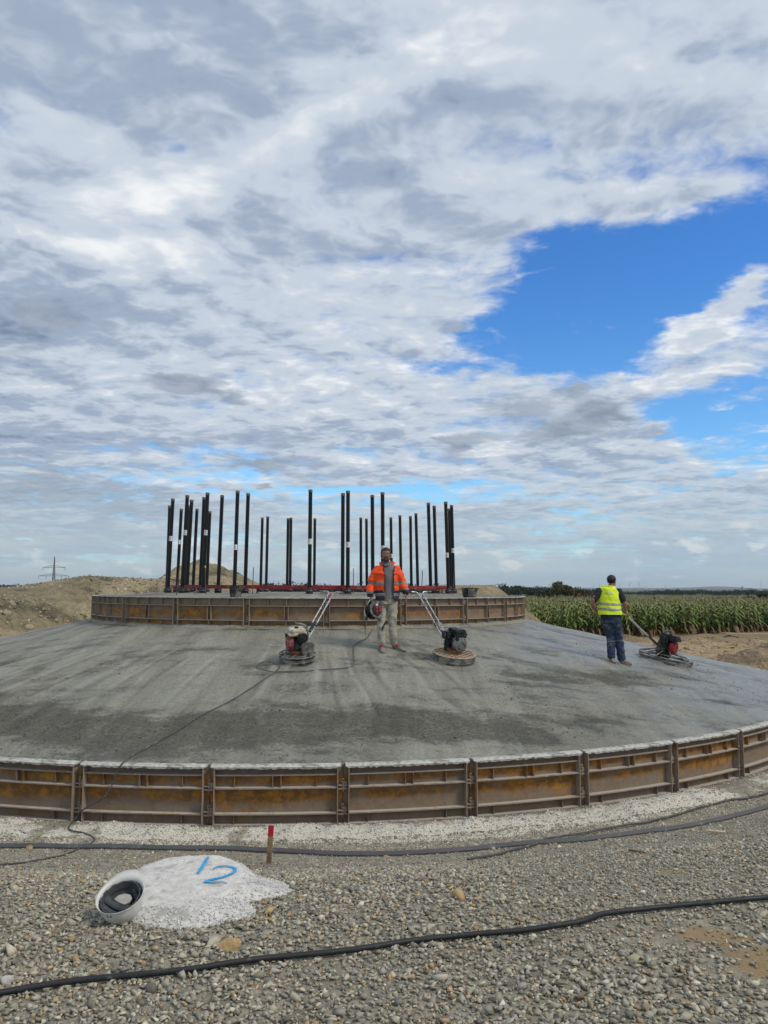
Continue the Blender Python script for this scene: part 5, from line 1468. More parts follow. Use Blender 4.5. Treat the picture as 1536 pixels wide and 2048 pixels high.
    bm = bmesh.new(); add_lathe(bm, [(.105, -.012), (.108, .02), (.098, .045), (.060, .058), (.045, .060), (.043, .052), (.01, .052)], 24, Mf)
    for k in range(12):
        a_ = 2 * PI * k / 12; bmesh.ops.create_cube(bm, size=1, matrix=Mf @ Matrix.Rotation(a_, 4, 'Z') @ Matrix.Translation((.078, 0, .054)) @ Matrix.Diagonal((.035, .006, .008, 1)))
    cv = bm_obj('starter_cover', bm, {'A': MAT['red_dusty'], 'B': MAT['engine_grey'], 'C': MAT['engine_red']}[style], root, smooth=True)
    bm = bmesh.new(); add_box(bm, (0, 0, 0), (.03, .03, .05)); bmesh.ops.translate(bm, verts=bm.verts[:], vec=(-.13, .07, ez + .17)); add_tube(bm, [(-.13, .07, ez + .17), (-.15, .075, ez + .205)], .007, 6)
    bm_obj('starter_grip', bm, MAT['engine_black'], root)
    bm = bmesh.new(); add_box(bm, (.02, .14, ez + .19), (.12, .10, .11)); bevel_all(bm, .022, 2)
    for k in range(5): add_box(bm, (.02, .192, ez + .15 + k * .018), (.09, .006, .007))
    bm_obj('muffler', bm, MAT['dark_metal'], root, smooth=True)
    bm = bmesh.new(); add_box(bm, (.03, -.125, ez + .18), (.13, .09, .11)); bevel_all(bm, .02, 2); add_lathe(bm, [(.012, 0), (.012, .02)], 8, Matrix.Translation((.03, -.17, ez + .18)) @ Matrix.Rotation(PI / 2, 4, 'X'))
    bm_obj('air_filter', bm, MAT['engine_black'] if style != 'C' else MAT['dark_metal'], root, smooth=True)
    tw = (.235, .20, .045) if style != 'C' else (.31, .21, .05)
    bm = bmesh.new(); add_box(bm, (-.015, 0, ez + .215), tw); add_box(bm, (-.015, 0, ez + .255), (tw[0] * .86, tw[1] * .86, .05)); bevel_all(bm, .014, 2)
    tank = bm_obj('fuel_tank', bm, {'A': MAT['cream'], 'B': MAT['engine_black'], 'C': MAT['engine_black']}[style], root, smooth=True)
    bm = bmesh.new(); add_lathe(bm, [(.027, .0), (.029, .014), (.022, .02), (.008, .021)], 14, Matrix.Translation((-.015, 0, ez + .278))); bm_obj('filler_cap', bm, MAT['engine_black'] if style != 'B' else MAT['engine_grey'], tank, smooth=True)
    # belt guard
    bm = bmesh.new()
    Mb = Matrix.Translation((.10, -.10 if style == 'A' else .0, ez + .0)) @ (Matrix.Rotation(PI / 2, 4, 'X') if style == 'A' else Matrix.Rotation(PI / 2, 4, 'Y'))
    n_ = 28; prof = []
    for k in range(n_):
        a_ = 2 * PI * k / n_; x_, y_ = .075 * math.cos(a_), .075 * math.sin(a_)
        if style == 'A': x_, y_ = x_ * (1.15 if y_ > 0 else .95), (y_ + .07 if y_ > 0 else y_ - .09)
        else: x_, y_ = (x_ + .05 if x_ > 0 else x_ - .09), y_
        prof.append((x_, y_))
    lo = [bm.verts.new(Mb @ Vector((x_, y_, -.0))) for x_, y_ in prof]; hi = [bm.verts.new(Mb @ Vector((x_, y_, .045))) for x_, y_ in prof]; hi2 = [bm.verts.new(Mb @ Vector((x_ * .8, y_ * .88, .055))) for x_, y_ in prof]
    for ra, rb in ((lo, hi), (hi, hi2)):
        for k in range(n_): bm.faces.new((ra[k], ra[(k + 1) % n_], rb[(k + 1) % n_], rb[k]))
    bm.faces.new(lo[::-1]); bm.faces.new(hi2); bmesh.ops.recalc_face_normals(bm, faces=bm.faces[:])
    bm_obj('belt_guard', bm, MAT['steel_splat'] if style == 'A' else MAT['dark_metal'], root, smooth=True)
    # lifting frame
    if style != 'B':
        bm = bmesh.new(); add_tube(bm, smooth_path([(.12, -.02, .13), (.135, -.02, ez + .12), (.12, -.01, ez + .27), (.06, 0, ez + .325), (0, 0, ez + .335)], 5), .014, 8)
        if style == 'A': torus(bm, .028, .0075, Matrix.Translation((-.01, 0, ez + .372)) @ Matrix.Rotation(PI / 2, 4, 'X') @ Matrix.Diagonal((.8, 1.2, 1, 1)), 16, 6)
        bm_obj('lifting_frame', bm, MAT['steel_splat'], root, smooth=True)
    Re = Matrix.Rotation({'A': -.82, 'B': .0, 'C': -1.45}[style], 4, 'Z')
    ek = 1.27; Re = Matrix.Translation((0, 0, .19)) @ Matrix.Scale(ek, 4) @ Matrix.Translation((0, 0, -.19)) @ Re
    for o_ in set(COL.objects) - before: o_.data.transform(Re)
    # handle
    st_ = Vector((.10, 0, .19)); end = H
    ax = (end - st_); Lh = ax.length; axn = ax.normalized(); side = axn.cross(N_ if False else Vector((0, 0, 1))).normalized()
    wv_ = L_(bar) .normalized()                       # handlebar direction, local
    if style == 'C':
        bm = bmesh.new(); add_tube(bm, [st_, st_ + ax], .021, 10); bm_obj('handle_tube', bm, MAT['chrome'], root, smooth=True)
        bm = bmesh.new(); add_tube(bm, [st_ + Vector((0, 0, .0)) - side * .045, st_ + ax * .44 - side * .04], .020, 8); bm_obj('brace_tube', bm, MAT['dark_metal'], root, smooth=True)
        bm = bmesh.new(); add_box(bm, st_ + ax * .04, (.12, .12, .09), (0, -math.atan2(ax.z, ax.x), 0)); bevel_all(bm, .01, 1); bm_obj('handle_bracket', bm, MAT['engine_black'], root)
        bm = bmesh.new(); add_box(bm, end - axn * .05, (.13, .07, .05), (0, -math.atan2(ax.z, ax.x), 0)); bevel_all(bm, .012, 1); add_tube(bm, [end - axn * .05, end - axn * .03 + Vector((0, 0, .06))], .012, 6); bm_obj('pitch_knob', bm, MAT['pad'], root)
        bm = bmesh.new(); add_tube(bm, smooth_path([end - axn * .10 - wv_ * .32 + axn * .16, end - wv_ * .22 + axn * .08, end - axn * .02, end + wv_ * .22 + axn * .08, end - axn * .10 + wv_ * .32 + axn * .16], 5), .015, 8); bm_obj('handlebar', bm, MAT['chrome'], root, smooth=True)
    else:
        for sg in (-1, 1):
            o_ = wv_ * (.042 * sg)
            bm = bmesh.new()
            add_tube(bm, smooth_path([st_ + o_, st_ + ax * .5 + o_, st_ + ax * .93 + o_, st_ + ax * .985 + o_ + wv_ * sg * .02, end + wv_ * sg * .09 + axn * .005, end + wv_ * sg * .22 - N_.cross(xa) * 0], 6), .0125, 8)
            bm_obj('handle_tube', bm, MAT['chrome'], root, smooth=True)
            bm = bmesh.new(); add_tube(bm, [end + wv_ * sg * .15, end + wv_ * sg * .225], .0165, 8); bm_obj('grip', bm, MAT['engine_black'] if sg < 0 and style == 'B' else MAT['steel_splat'], root)
        yw = Matrix((axn, wv_, axn.cross(wv_).normalized())).transposed()
        bm = bmesh.new(); add_box(bm, st_ + ax * .40, (.07, .13, .045), yw); add_box(bm, st_ + ax * .34, (.16, .055, .05), yw); add_box(bm, st_ + ax * .42, (.03, .17, .02), yw); bevel_all(bm, .005, 1)
        bm_obj('handle_clamp', bm, MAT['dark_metal'] if style == 'A' else MAT['steel_splat'], root)
        bm = bmesh.new(); add_box(bm, st_ + ax * .93, (.11, .075, .012), yw); add_box(bm, st_ + ax * .80, (.02, .07, .02), yw); bevel_all(bm, .003, 1); bm_obj('throttle_plate', bm, MAT['red_dusty'] if style == 'A' else MAT['engine_grey'], root)
        bm = bmesh.new(); add_tube(bm, smooth_path([end + wv_ * -.16 + axn * .01, end - wv_ * .10 - axn * .05, st_ + ax * .8 + Vector((0, 0, .02)), st_ + ax * .5 + Vector((0, 0, .025)), st_ + ax * .15 + Vector((0, 0, .03)), (.05, -.08, ez + .16)], 5), .0045, 6)
        add_tube(bm, [end - wv_ * .05 - axn * .03, end - wv_ * .20 - axn * .045], .006, 6)
        bm_obj('control_cable', bm, MAT['engine_black'], root)
    return root


posA = hitf(595, 1322, slabf, 8, 30); handA = at(664, 1184, 13.95)
trowel(posA, handA, .295, 'power trowel with a cream fuel tank, parked left of the man in orange', 'A', (1, -.25, -.06))
posB = hitf(907, 1320, slabf, 8, 30); handB = at(839, 1184, 14.35)
trowel(posB, handB, .365, 'black power trowel with a sandy grid plate, parked right of the man in orange', 'B', (1, .25, .02))
posC = hitf(1330, 1322, slabf, 8, 30); handC = at(1253, 1231, 15.15)
trowel(posC, handC, .53, 'power trowel with an open rod guard, pushed by the man in yellow', 'C', (.35, .95, 0))
# ------------------------------------------------------------------ people
def remesh(bm, voxel, smooth_it=2, disp=None):
    me = bpy.data.meshes.new('tmp'); bm.normal_update(); bm.to_mesh(me); bm.free(); o = bpy.data.objects.new('tmp', me); COL.objects.link(o)
    m_ = o.modifiers.new('r', 'REMESH'); m_.mode = 'VOXEL'; m_.voxel_size = voxel; m_.use_smooth_shade = True
    if smooth_it:
        s_ = o.modifiers.new('s', 'SMOOTH'); s_.iterations = smooth_it; s_.factor = .5
    dg = bpy.context.evaluated_depsgraph_get(); out = bpy.data.meshes.new_from_object(o.evaluated_get(dg)); bpy.data.objects.remove(o)
    if disp is not None:
        n_ = len(out.vertices); co = np.zeros(n_ * 3, dtype=np.float32); out.vertices.foreach_get('co', co); co = co.reshape(-1, 3).astype(float)
        no = np.zeros(n_ * 3, dtype=np.float32); out.vertices.foreach_get('normal', no); no = no.reshape(-1, 3)
        co += no * disp(co)[:, None]; out.vertices.foreach_set('co', co.astype(np.float32).ravel())
    out.polygons.foreach_set('use_smooth', [True] * len(out.polygons)); return out


def folds(amp, fx=9, fz=16, seed=0):
    return lambda c: amp * (fbm(c[:, 0] * fx + c[:, 1] * fx * .7 + seed, c[:, 2] * fz, 3) + .6 * np.sin(c[:, 2] * fz * 2.2 + c[:, 0] * fx * 2 + 3 * fbm(c[:, 0] * 8, c[:, 1] * 8 + seed, 2)) * .4)


def limb(bm, pts, rs, n=14, cap=True):
    """lofted limb; rs = radius or (side, front) radii per point"""
    sp = smooth_path(pts, 4); k = (len(sp) - 1) / (len(pts) - 1); rr_ = []
    for i in range(len(sp)):
        f_ = i / k; a_ = min(int(f_), len(pts) - 2); t_ = f_ - a_; t_ = t_ * t_ * (3 - 2 * t_); rr_.append(rs[a_] * (1 - t_) + rs[a_ + 1] * t_)
    add_tube(bm, sp, rr_, n)
    add_ball(bm, sp[0], rr_[0], 12); add_ball(bm, sp[-1], rr_[-1], 12)


def shell_of(me, pred, off_, name, mat, parent, thick=.003):
    """a thin raised patch following a garment where pred(face centre) holds"""
    bm = bmesh.new(); bm.from_mesh(me); bm.faces.ensure_lookup_table()
    kill = [f_ for f_ in bm.faces if not pred(f_.calc_center_median(), f_.normal)]
    bmesh.ops.delete(bm, geom=kill, context='FACES'); bm.normal_update()
    for v_ in bm.verts: v_.co += v_.normal * off_
    m2 = bpy.data.meshes.new(name); bm.to_mesh(m2); bm.free(); m2.polygons.foreach_set('use_smooth', [True] * len(m2.polygons)); m2.materials.clear()
    o = link(name, m2, mat, parent); s_ = o.modifiers.new('thick', 'SOLIDIFY'); s_.thickness = thick; s_.offset = -1; return o


def hand(bm, wrist, direc, palm_n, curl=.5, scale=1.0, thumb_side=1):
    """palm with four separate bent fingers and a thumb; direc wrist to knuckles, palm_n the way the palm faces"""
    d = Vector(direc).normalized(); n_ = Vector(palm_n); n_ = (n_ - d * n_.dot(d)).normalized(); s = d.cross(n_).normalized() * thumb_side
    w = Vector(wrist); sc = scale
    for k in range(4):
        o_ = s * (.030 - .020 * k) * sc; add_tube(bm, [w + o_ * .55, w + o_ + d * .045 * sc, w + o_ + d * .085 * sc], [.015 * sc, .0135 * sc, .0115 * sc], 8)
    ln = (.072, .080, .074, .058)
    for k in range(4):
        p = w + s * (.031 - .0205 * k) * sc + d * .085 * sc; dir_ = d.copy(); pts_ = [p - d * .01]
        for j, fr_ in enumerate((.45, .30, .25)):
            a_ = curl * (.55 + .5 * j); dir_ = (dir_ * math.cos(a_) + n_ * math.sin(a_)).normalized(); n_l = (n_ - dir_ * n_.dot(dir_))
            p = p + dir_ * ln[k] * fr_ * sc; pts_.append(p.copy())
        add_tube(bm, pts_, [.0100 * sc, .0092 * sc, .0086 * sc, .0070 * sc], 8)
        add_ball(bm, pts_[-1], .0070 * sc, 8)
    b0 = w + s * .026 * sc + d * .02 * sc; b1 = b0 + (s * .55 + d * .6 + n_ * .3).normalized() * .040 * sc; b2 = b1 + (s * .15 + d * .8 + n_ * .6).normalized() * .034 * sc
    add_tube(bm, [b0, b1, b2], [.0145 * sc, .0115 * sc, .0085 * sc], 8); add_ball(bm, b2, .0085 * sc, 8)


def head_shape(bm, c, f_, up, sc=1.0):
    """f_: facing, up: up axis; built from overlapping forms, remeshed later"""
    f_ = Vector(f_).normalized(); u_ = Vector(up); u_ = (u_ - f_ * u_.dot(f_)).normalized(); r_ = f_.cross(u_)
    Mh = Matrix((r_, f_, u_)).transposed().to_4x4(); Mh.translation = Vector(c); Mh = Mh @ Matrix.Scale(sc, 4); sc = 1.0
    def ball(p, r, seg=16): bmesh.ops.create_uvsphere(bm, u_segments=seg, v_segments=seg // 2, radius=1, matrix=Mh @ Matrix.Translation(Vector(p) * sc) @ Matrix.Diagonal((r[0] * sc, r[1] * sc, r[2] * sc, 1)))
    ball((0, -.012, .030), (.078, .096, .084), 24)         # cranium
    ball((0, .012, -.028), (.064, .074, .078), 20)         # face
    ball((0, .040, -.082), (.036, .036, .028))             # chin
    for s in (-1, 1):
        ball((s * .040, .018, -.058), (.026, .05, .036))   # jaw
        ball((s * .036, .062, -.020), (.020, .020, .018))  # cheek
        ball((s * .030, .072, .018), (.022, .014, .008))   # brow
        ball((s * .078, -.008, -.008), (.009, .020, .032)) # ear
    ball((0, .088, -.022), (.0125, .020, .014)); ball((0, .080, -.004), (.0095, .016, .024))   # nose
    ball((0, .078, -.052), (.022, .010, .006)); ball((0, .076, -.062), (.020, .010, .007))     # lips
    return Mh


def face_bits(Mh, parent, sc=1.0, beard=True, glasses=True):
    for s in (-1, 1):
        bm = bmesh.new(); bmesh.ops.create_uvsphere(bm, u_segments=12, v_segments=8, radius=1, matrix=Mh @ Matrix.Translation(Vector((s * .030, .078, .002)) * sc) @ Matrix.Diagonal((.0115 * sc, .006 * sc, .0062 * sc, 1)))
        bm_obj('eye', bm, MAT['paper'], parent, smooth='all')
        bm = bmesh.new(); bmesh.ops.create_uvsphere(bm, u_segments=10, v_segments=6, radius=1, matrix=Mh @ Matrix.Translation(Vector((s * .030, .0832, .002)) * sc) @ Matrix.Diagonal((.0052 * sc, .0025 * sc, .0052 * sc, 1)))
        bm_obj('iris', bm, MAT['hair'], parent, smooth='all')
        bm = bmesh.new(); add_tube(bm, [Mh @ (Vector((s * x_, y_, z_)) * sc) for x_, y_, z_ in ((.014, .088, .020), (.030, .088, .025), (.046, .078, .020))], [.003, .0038, .002], 6); bm_obj('eyebrow', bm, MAT['hair'], parent)
    if glasses:
        bm = bmesh.new()
        for s in (-1, 1):
            pts_ = [Mh @ (Vector((s * .034 + .027 * math.cos(a_), .100 - .25 * abs(s * .034 + .027 * math.cos(a_)) ** 1.4, .0 + .018 * math.sin(a_))) * sc) for a_ in np.linspace(0, 2 * PI, 19)]
            add_tube(bm, pts_, .0016, 5); add_tube(bm, [Mh @ (Vector(q_) * sc) for q_ in ((s * .061, .095, .004), (s * .078, .05, .006), (s * .082, -.005, .004))], .002, 5)
        add_tube(bm, [Mh @ (Vector(q_) * sc) for q_ in ((-.008, .101, .004), (0, .103, .006), (.008, .101, .004))], .002, 5)
        bm_obj('safety_glasses', bm, MAT['engine_grey'], parent)


def shoe(bm, heel, toe, up=Vector((0, 0, 1)), sc=1.0):
    """shoe from ankle to toe, sole flat on the slope"""
    h = Vector(heel); t_ = Vector(toe); d = (t_ - h); L = d.length; d.normalize(); s = d.cross(up).normalized(); u_ = s.cross(d)
    for f_, w_, hh_, z_ in ((.10, .038, .045, .045), (.30, .040, .050, .05), (.55, .045, .040, .038), (.78, .048, .032, .030), (.92, .040, .026, .025)):
        M_h = Matrix((d, s, u_)).transposed().to_4x4(); M_h.translation = h + d * L * f_ + u_ * z_
        bmesh.ops.create_uvsphere(bm, u_segments=14, v_segments=8, radius=1, matrix=M_h @ Matrix.Diagonal((L * .20, w_ * sc, hh_ * sc, 1)))


def sole(heel, toe, up, parent, sc=1.0):
    bm = bmesh.new(); h = Vector(heel); t_ = Vector(toe); d = t_ - h; L = d.length; d.normalize(); s = d.cross(up).normalized(); u_ = s.cross(d); lo = []; hi = []
    for k in range(22):
        a_ = 2 * PI * k / 22; x_ = .5 + .53 * math.cos(a_); w_ = (.040 + .014 * math.sin(x_ * 2.6)) * sc
        p = h + d * L * x_ + s * w_ * math.sin(a_); lo.append(bm.verts.new(p + u_ * .001)); hi.append(bm.verts.new(p + u_ * .022))
    for k in range(22): bm.faces.new((lo[k], lo[(k + 1) % 22], hi[(k + 1) % 22], hi[k]))
    bm.faces.new(lo[::-1]); bm.faces.new(hi); bm_obj('shoe_sole', bm, MAT['shoe'], parent)


# ---- man in the orange jacket, facing the camera
P1 = Vector((0.11, 13.83, 0)); P1.z = float(cone_z(P1.x, P1.y))
per1 = empty('person', P1, 'man in an orange high visibility jacket facing the camera, cable reel in one hand', 'person')
def gz(x, y, P): return float(cone_z(P.x + x, P.y + y)) - P.z
fL, fR = (-.145, -.06), (.075, .04)
N1 = slab_normal(P1.x, P1.y)
# body: head, neck, trunk, arms, hands, legs in one surface
bm = bmesh.new()
Mh1 = head_shape(bm, (-.075, -.01, 1.672), (.06, -1, -.02), (0.02, 0, 1), 1.09)
limb(bm, [(-.06, .02, 1.47), (-.07, .0, 1.60)], [.058, .054])
add_loft(bm, [((-.05, .01, z), rx, ry) for z, rx, ry in ((.88, .155, .105), (1.0, .145, .10), (1.15, .14, .095), (1.3, .165, .10), (1.42, .17, .09), (1.48, .09, .07))], 20)
limb(bm, [(-.235, .01, 1.42), (-.315, .02, 1.165), (-.335, -.03, .945)], [.050, .038, .027]); limb(bm, [(.13, .01, 1.42), (.215, .03, 1.19), (.275, -.03, 1.005)], [.050, .038, .027])
hand(bm, (-.336, -.032, .935), (-.02, -.05, -1), (1, .1, 0), 1.15, 1.0, 1)
hand(bm, (.277, -.033, .995), (.12, -.10, -1), (-1, .2, .1), .42, 1.0, -1)
for (hx, kx, fx, ky) in ((-.145, -.150, fL[0], -.02), (.045, .045, fR[0], .02)):
    fy_ = fL[1] if hx < 0 else fR[1]
    limb(bm, [(hx, .02, .88), (kx, ky, .49), (fx, fy_ + .03, gz(fx, fy_, P1) + .09)], [.080, .052, .036])
link('body', remesh(bm, .0065, 2), MAT['skin'], per1)
face_bits(Mh1, per1)
# hair and beard as shells over the head
bm = bmesh.new()
bmesh.ops.create_uvsphere(bm, u_segments=26, v_segments=16, radius=1, matrix=Mh1 @ Matrix.Translation((0, -.016, .038)) @ Matrix.Diagonal((.083, .098, .086, 1)))
inv_ = Mh1.inverted(); kill = []
for f_ in bm.faces:
    c_ = inv_ @ f_.calc_center_median()
    if (c_.y > .030 and c_.z < .070 + .2 * max(0, .045 - abs(c_.x)) * 0) or (c_.z < -.02) or (c_.y > -.02 and c_.z < .022): kill.append(f_)
bmesh.ops.delete(bm, geom=kill, context='FACES')
for v_ in bm.verts: v_.co += v_.normal * random.uniform(-.001, .003)
hr = bm_obj('hair', bm, MAT['hair'], per1, smooth='all'); s_ = hr.modifiers.new('t', 'SOLIDIFY'); s_.thickness = .010; s_.offset = -1
bm = bmesh.new()
for s in (-1, 1):
    add_tube(bm, [Mh1 @ Vector(q_) for q_ in ((s * .070, .010, .0), (s * .068, .018, -.035), (s * .060, .034, -.066), (s * .035, .066, -.090), (0, .078, -.098))], [.004, .009, .013, .015, .015], 8)
    add_tube(bm, [Mh1 @ Vector(q_) for q_ in ((0, .0875, -.041), (s * .014, .086, -.043), (s * .027, .076, -.056), (s * .026, .072, -.075))], [.004, .0045, .005, .006], 6)
bm_obj('beard', bm, MAT['hair'], per1, smooth='all')
# shirt
bm = bmesh.new()
add_loft(bm, [((-.045, .01, z), rx, ry) for z, rx, ry in ((.885, .172, .125), (1.0, .165, .120), (1.15, .162, .118), (1.3, .180, .122), (1.42, .178, .105), (1.50, .10, .082), (1.525, .075, .072))], 24)
link('shirt', remesh(bm, .010, 2, folds(.006, 7, 12)), MAT['shirt'], per1)
bm = bmesh.new()
for s in (-1, 1):
    add_tube(bm, smooth_path([(-.065 + s * .07, .0, 1.535), (-.065 + s * .055, -.062, 1.515), (-.062 + s * .012, -.098, 1.47)], 4), [.012] * 9, 6, flat=1.6)
bm_obj('shirt_collar', bm, MAT['shirt'], per1, smooth='all')
# trousers
bm = bmesh.new()
add_loft(bm, [((-.05, .01, z), rx, ry) for z, rx, ry in ((.80, .175, .125), (.90, .172, .125), (.96, .165, .12))], 20)
for (hx, kx, fx, ky) in ((-.135, -.150, fL[0], -.02), (.040, .045, fR[0], .02)):
    fy_ = fL[1] if hx < 0 else fR[1]; g_ = gz(fx, fy_, P1)
    limb(bm, [(hx, .015, .84), ((hx + kx) / 2, .01, .68), (kx, ky - .01, .49), ((kx + fx) / 2, ky, .28), (fx, fy_ + .045, g_ + .115)], [.102, .093, .080, .073, .070])
tro = remesh(bm, .010, 2, folds(.011, 11, 20, 3)); link('trousers', tro, MAT['trousers'], per1)
shell_of(tro, lambda c, n: c.y < .0 and ((abs(c.x + .10) < .035 and abs(c.z - .44 - (c.x + .10) * 2.0) < .030)), .003, 'tool_pocket_tear', MAT['navy'], per1)
# shoes
for (fx, fy_, tx, ty) in ((fL[0], fL[1], .035, -.235), (fR[0], fR[1], .215, -.13)):
    hl = Vector((fx, fy_ + .07, gz(fx, fy_ + .07, P1))); to = Vector((fx + tx * .9, fy_ + ty * .8, gz(fx + tx * .9, fy_ + ty * .8, P1)))
    bm = bmesh.new(); shoe(bm, hl, to, N1); limb(bm, [hl + Vector((0, -.03, .05)), hl + Vector((0, -.025, .115))], [.046, .050]); sm_ = remesh(bm, .008, 2)
    link('shoe', sm_, MAT['shoe'], per1)
    d_ = (to - hl)
    shell_of(sm_, lambda c, n, hl=hl, d_=d_: .28 < (c - hl).dot(d_) / d_.length_squared < .62 and c.z - hl.z > .045 - .2 * (hl.z - (hl + d_).z) * 0, .004, 'shoe_tongue', MAT['shoe_red'], per1)
    sole(hl, to, N1, per1)
# jacket: trunk open at the front
def gap_c(z): return -.020 + .02 * (1.5 - z)
def gap_w(z): return .068 + .030 * max(0, (z - 1.28) / .25) + .012 * max(0, (1.1 - z) / .2)
bm = bmesh.new()
add_loft(bm, [((cx_, .015, z), rx, ry) for cx_, z, rx, ry in ((-.045, .855, .205, .150), (-.045, .90, .215, .158), (-.048, 1.05, .212, .155), (-.05, 1.2, .215, .155), (-.052, 1.33, .222, .150), (-.055, 1.42, .215, .130), (-.06, 1.475, .150, .105), (-.065, 1.505, .105, .090))], 28)
limb(bm, [(-.225, .01, 1.405), (-.285, .02, 1.30), (-.325, .025, 1.165), (-.345, -.01, 1.04), (-.345, -.028, .962)], [.082, .080, .074, .066, .058])
limb(bm, [(.115, .01, 1.405), (.170, .02, 1.30), (.215, .035, 1.185), (.262, -.01, 1.08), (.285, -.028, 1.018)], [.082, .080, .074, .066, .058])
jk = remesh(bm, .0105, 3, folds(.018, 8, 17, 8))
bm = bmesh.new(); bm.from_mesh(jk); kill = []
for f_ in bm.faces:
    c_ = f_.calc_center_median()
    if c_.y < -.02 and abs(c_.x - gap_c(c_.z)) < gap_w(c_.z) and c_.z < 1.54: kill.append(f_)
    elif c_.z < .866 and abs(c_.x + .045) < .2: kill.append(f_)
    elif c_.z > 1.495 and abs(c_.x + .065) < .1: kill.append(f_)
    elif c_.z < .93 and c_.x < -.29 and f_.normal.z < -.5: kill.append(f_)
bmesh.ops.delete(bm, geom=kill, context='FACES'); bmesh.ops.delete(bm, geom=[v_ for v_ in bm.verts if not v_.link_faces], context='VERTS')
jm = bpy.data.meshes.new('jacket'); bm.to_mesh(jm); bm.free(); jm.polygons.foreach_set('use_smooth', [True] * len(jm.polygons))
jo = link('jacket', jm, MAT['orange'], per1); s_ = jo.modifiers.new('t', 'SOLIDIFY'); s_.thickness = .008; s_.offset = -1
def sleeve(c): return c.x < -.255 - .0 * c.z or c.x > .168 + max(0, 1.2 - c.z) * .12
def cuff_z(c): return .985 if c.x < 0 else 1.045
shell_of(jm, lambda c, n: abs(c.z - (1.170 + (.0 if not sleeve(c) else .01))) < .026, .003, 'reflective_band', MAT['reflective_grey'], per1)
nav = shell_of(jm, lambda c, n: (not sleeve(c) and c.z < 1.045 and not (-.115 < c.x < -.085 and c.z > 1.01)) or (sleeve(c) and c.z < cuff_z(c)), .0035, 'navy_trim', MAT['navy'], per1)
shell_of(jm, lambda c, n: (not sleeve(c) and abs(c.z - .965) < .024) or (sleeve(c) and abs(c.z - cuff_z(c) - .018) < .018), .006, 'reflective_band', MAT['reflective_grey'], per1)
shell_of(jm, lambda c, n: c.y < -.03 and abs(abs(c.x - gap_c(c.z)) - gap_w(c.z) - .007) < .011 and c.z < 1.5 and not sleeve(c), .0045, 'zip_edge', MAT['navy'], per1)
for (xc, zc_, w_, h_) in ((-.155, 1.335, .055, .012), (.09, 1.345, .04, .012)):
    shell_of(jm, lambda c, n: c.y < 0 and abs(c.x - xc) < w_ and abs(c.z - zc_) < h_, .007, 'pocket_flap', MAT['orange'], per1, .006)
# stand-up collar, open and wider on his left
for s in (-1, 1):
    bm = bmesh.new(); rows = []
    for i in range(15):
        t_ = i / 14; a_ = (PI / 2 + .02) - s * (t_ * 2.35 + 0)       # from the back round to the front
        rx, ry = .108 + (.018 * t_ if s > 0 else .004), .098; c_, sn_ = math.cos(a_), math.sin(a_)
        hgt = .088 + (.016 * math.sin(t_ * 5) if s > 0 else 0)
        x0 = -.066 + rx * c_ ; y0_ = .01 + ry * sn_
        rows.append([bm.verts.new((x0 * 1.0, y0_, 1.468 - .030 * t_)), bm.verts.new((-.066 + (rx + .004) * c_, .01 + (ry + .002) * sn_, 1.51 - .02 * t_)), bm.verts.new((-.066 + (rx + .014 + (.030 * t_ if s > 0 else 0)) * c_, .01 + (ry + .004) * sn_, 1.468 + hgt - .022 * t_))])
    for i in range(14):
        for k in range(2): bm.faces.new((rows[i][k], rows[i + 1][k], rows[i + 1][k + 1], rows[i][k + 1]))
    co_ = bm_obj('jacket_collar', bm, MAT['orange'], per1, smooth='all'); s_ = co_.modifiers.new('t', 'SOLIDIFY'); s_.thickness = .010; s_.offset = 0

# ---- cable reel in his right hand
rc = P1 + Vector((-.265, -.10, .700)); axr = Vector((.62, -.75, .16)).normalized()
Mr = axr.to_track_quat('Z', 'Y').to_matrix().to_4x4()
reel = empty('cable_reel', rc, 'black cable reel with red socket covers, held in the hand of the man in orange', 'cable reel')
bm = bmesh.new(); add_lathe(bm, [(.02, -.075), (.085, -.075), (.085, .055), (.02, .055)], 24, Mr)
for k in range(9): torus(bm, .112 + .004 * (k % 2), .0095, Mr @ Matrix.Translation((0, 0, -.065 + k * .014)), 26, 6)
bm_obj('wound_cable', bm, MAT['black_rubber'], reel, smooth=True)
for z in (-.082, .062):
    bm = bmesh.new(); add_lathe(bm, [(.02, z - .004), (.150, z - .004), (.154, z), (.150, z + .004), (.02, z + .004)], 30, Mr); torus(bm, .150, .007, Mr @ Matrix.Translation((0, 0, z)), 30, 6)
    fl = bm_obj('reel_flange', bm, MAT['steel_splat'] if z > 0 else MAT['engine_black'], reel, smooth=True)
bm = bmesh.new(); add_lathe(bm, [(.02, .066), (.105, .066), (.100, .088), (.02, .090)], 26, Mr); bm_obj('socket_plate', bm, MAT['engine_black'], reel, smooth=True)
for sx_, sy_ in ((-.034, .030), (.034, .030), (-.034, -.034), (.034, -.034)):
    bm = bmesh.new(); bmesh.ops.create_cube(bm, size=1, matrix=Mr @ Matrix.Translation((sx_, sy_, .098)) @ Matrix.Diagonal((.052, .050, .018, 1))); bevel_all(bm, .006, 1); bm_obj('socket_cover', bm, MAT['engine_red'], reel)
bm = bmesh.new(); bmesh.ops.create_cube(bm, size=1, matrix=Mr @ Matrix.Translation((-.02, .078, .095)) @ Matrix.Diagonal((.05, .028, .004, 1))); bm_obj('rating_label', bm, MAT['paper'], reel)
hw = Vector((-.338, -.045, .862)) + P1 - rc
bm = bmesh.new()
e1 = Vector((-.155, -.02, -.115)); e2 = Vector((-.17, .06, -.12))
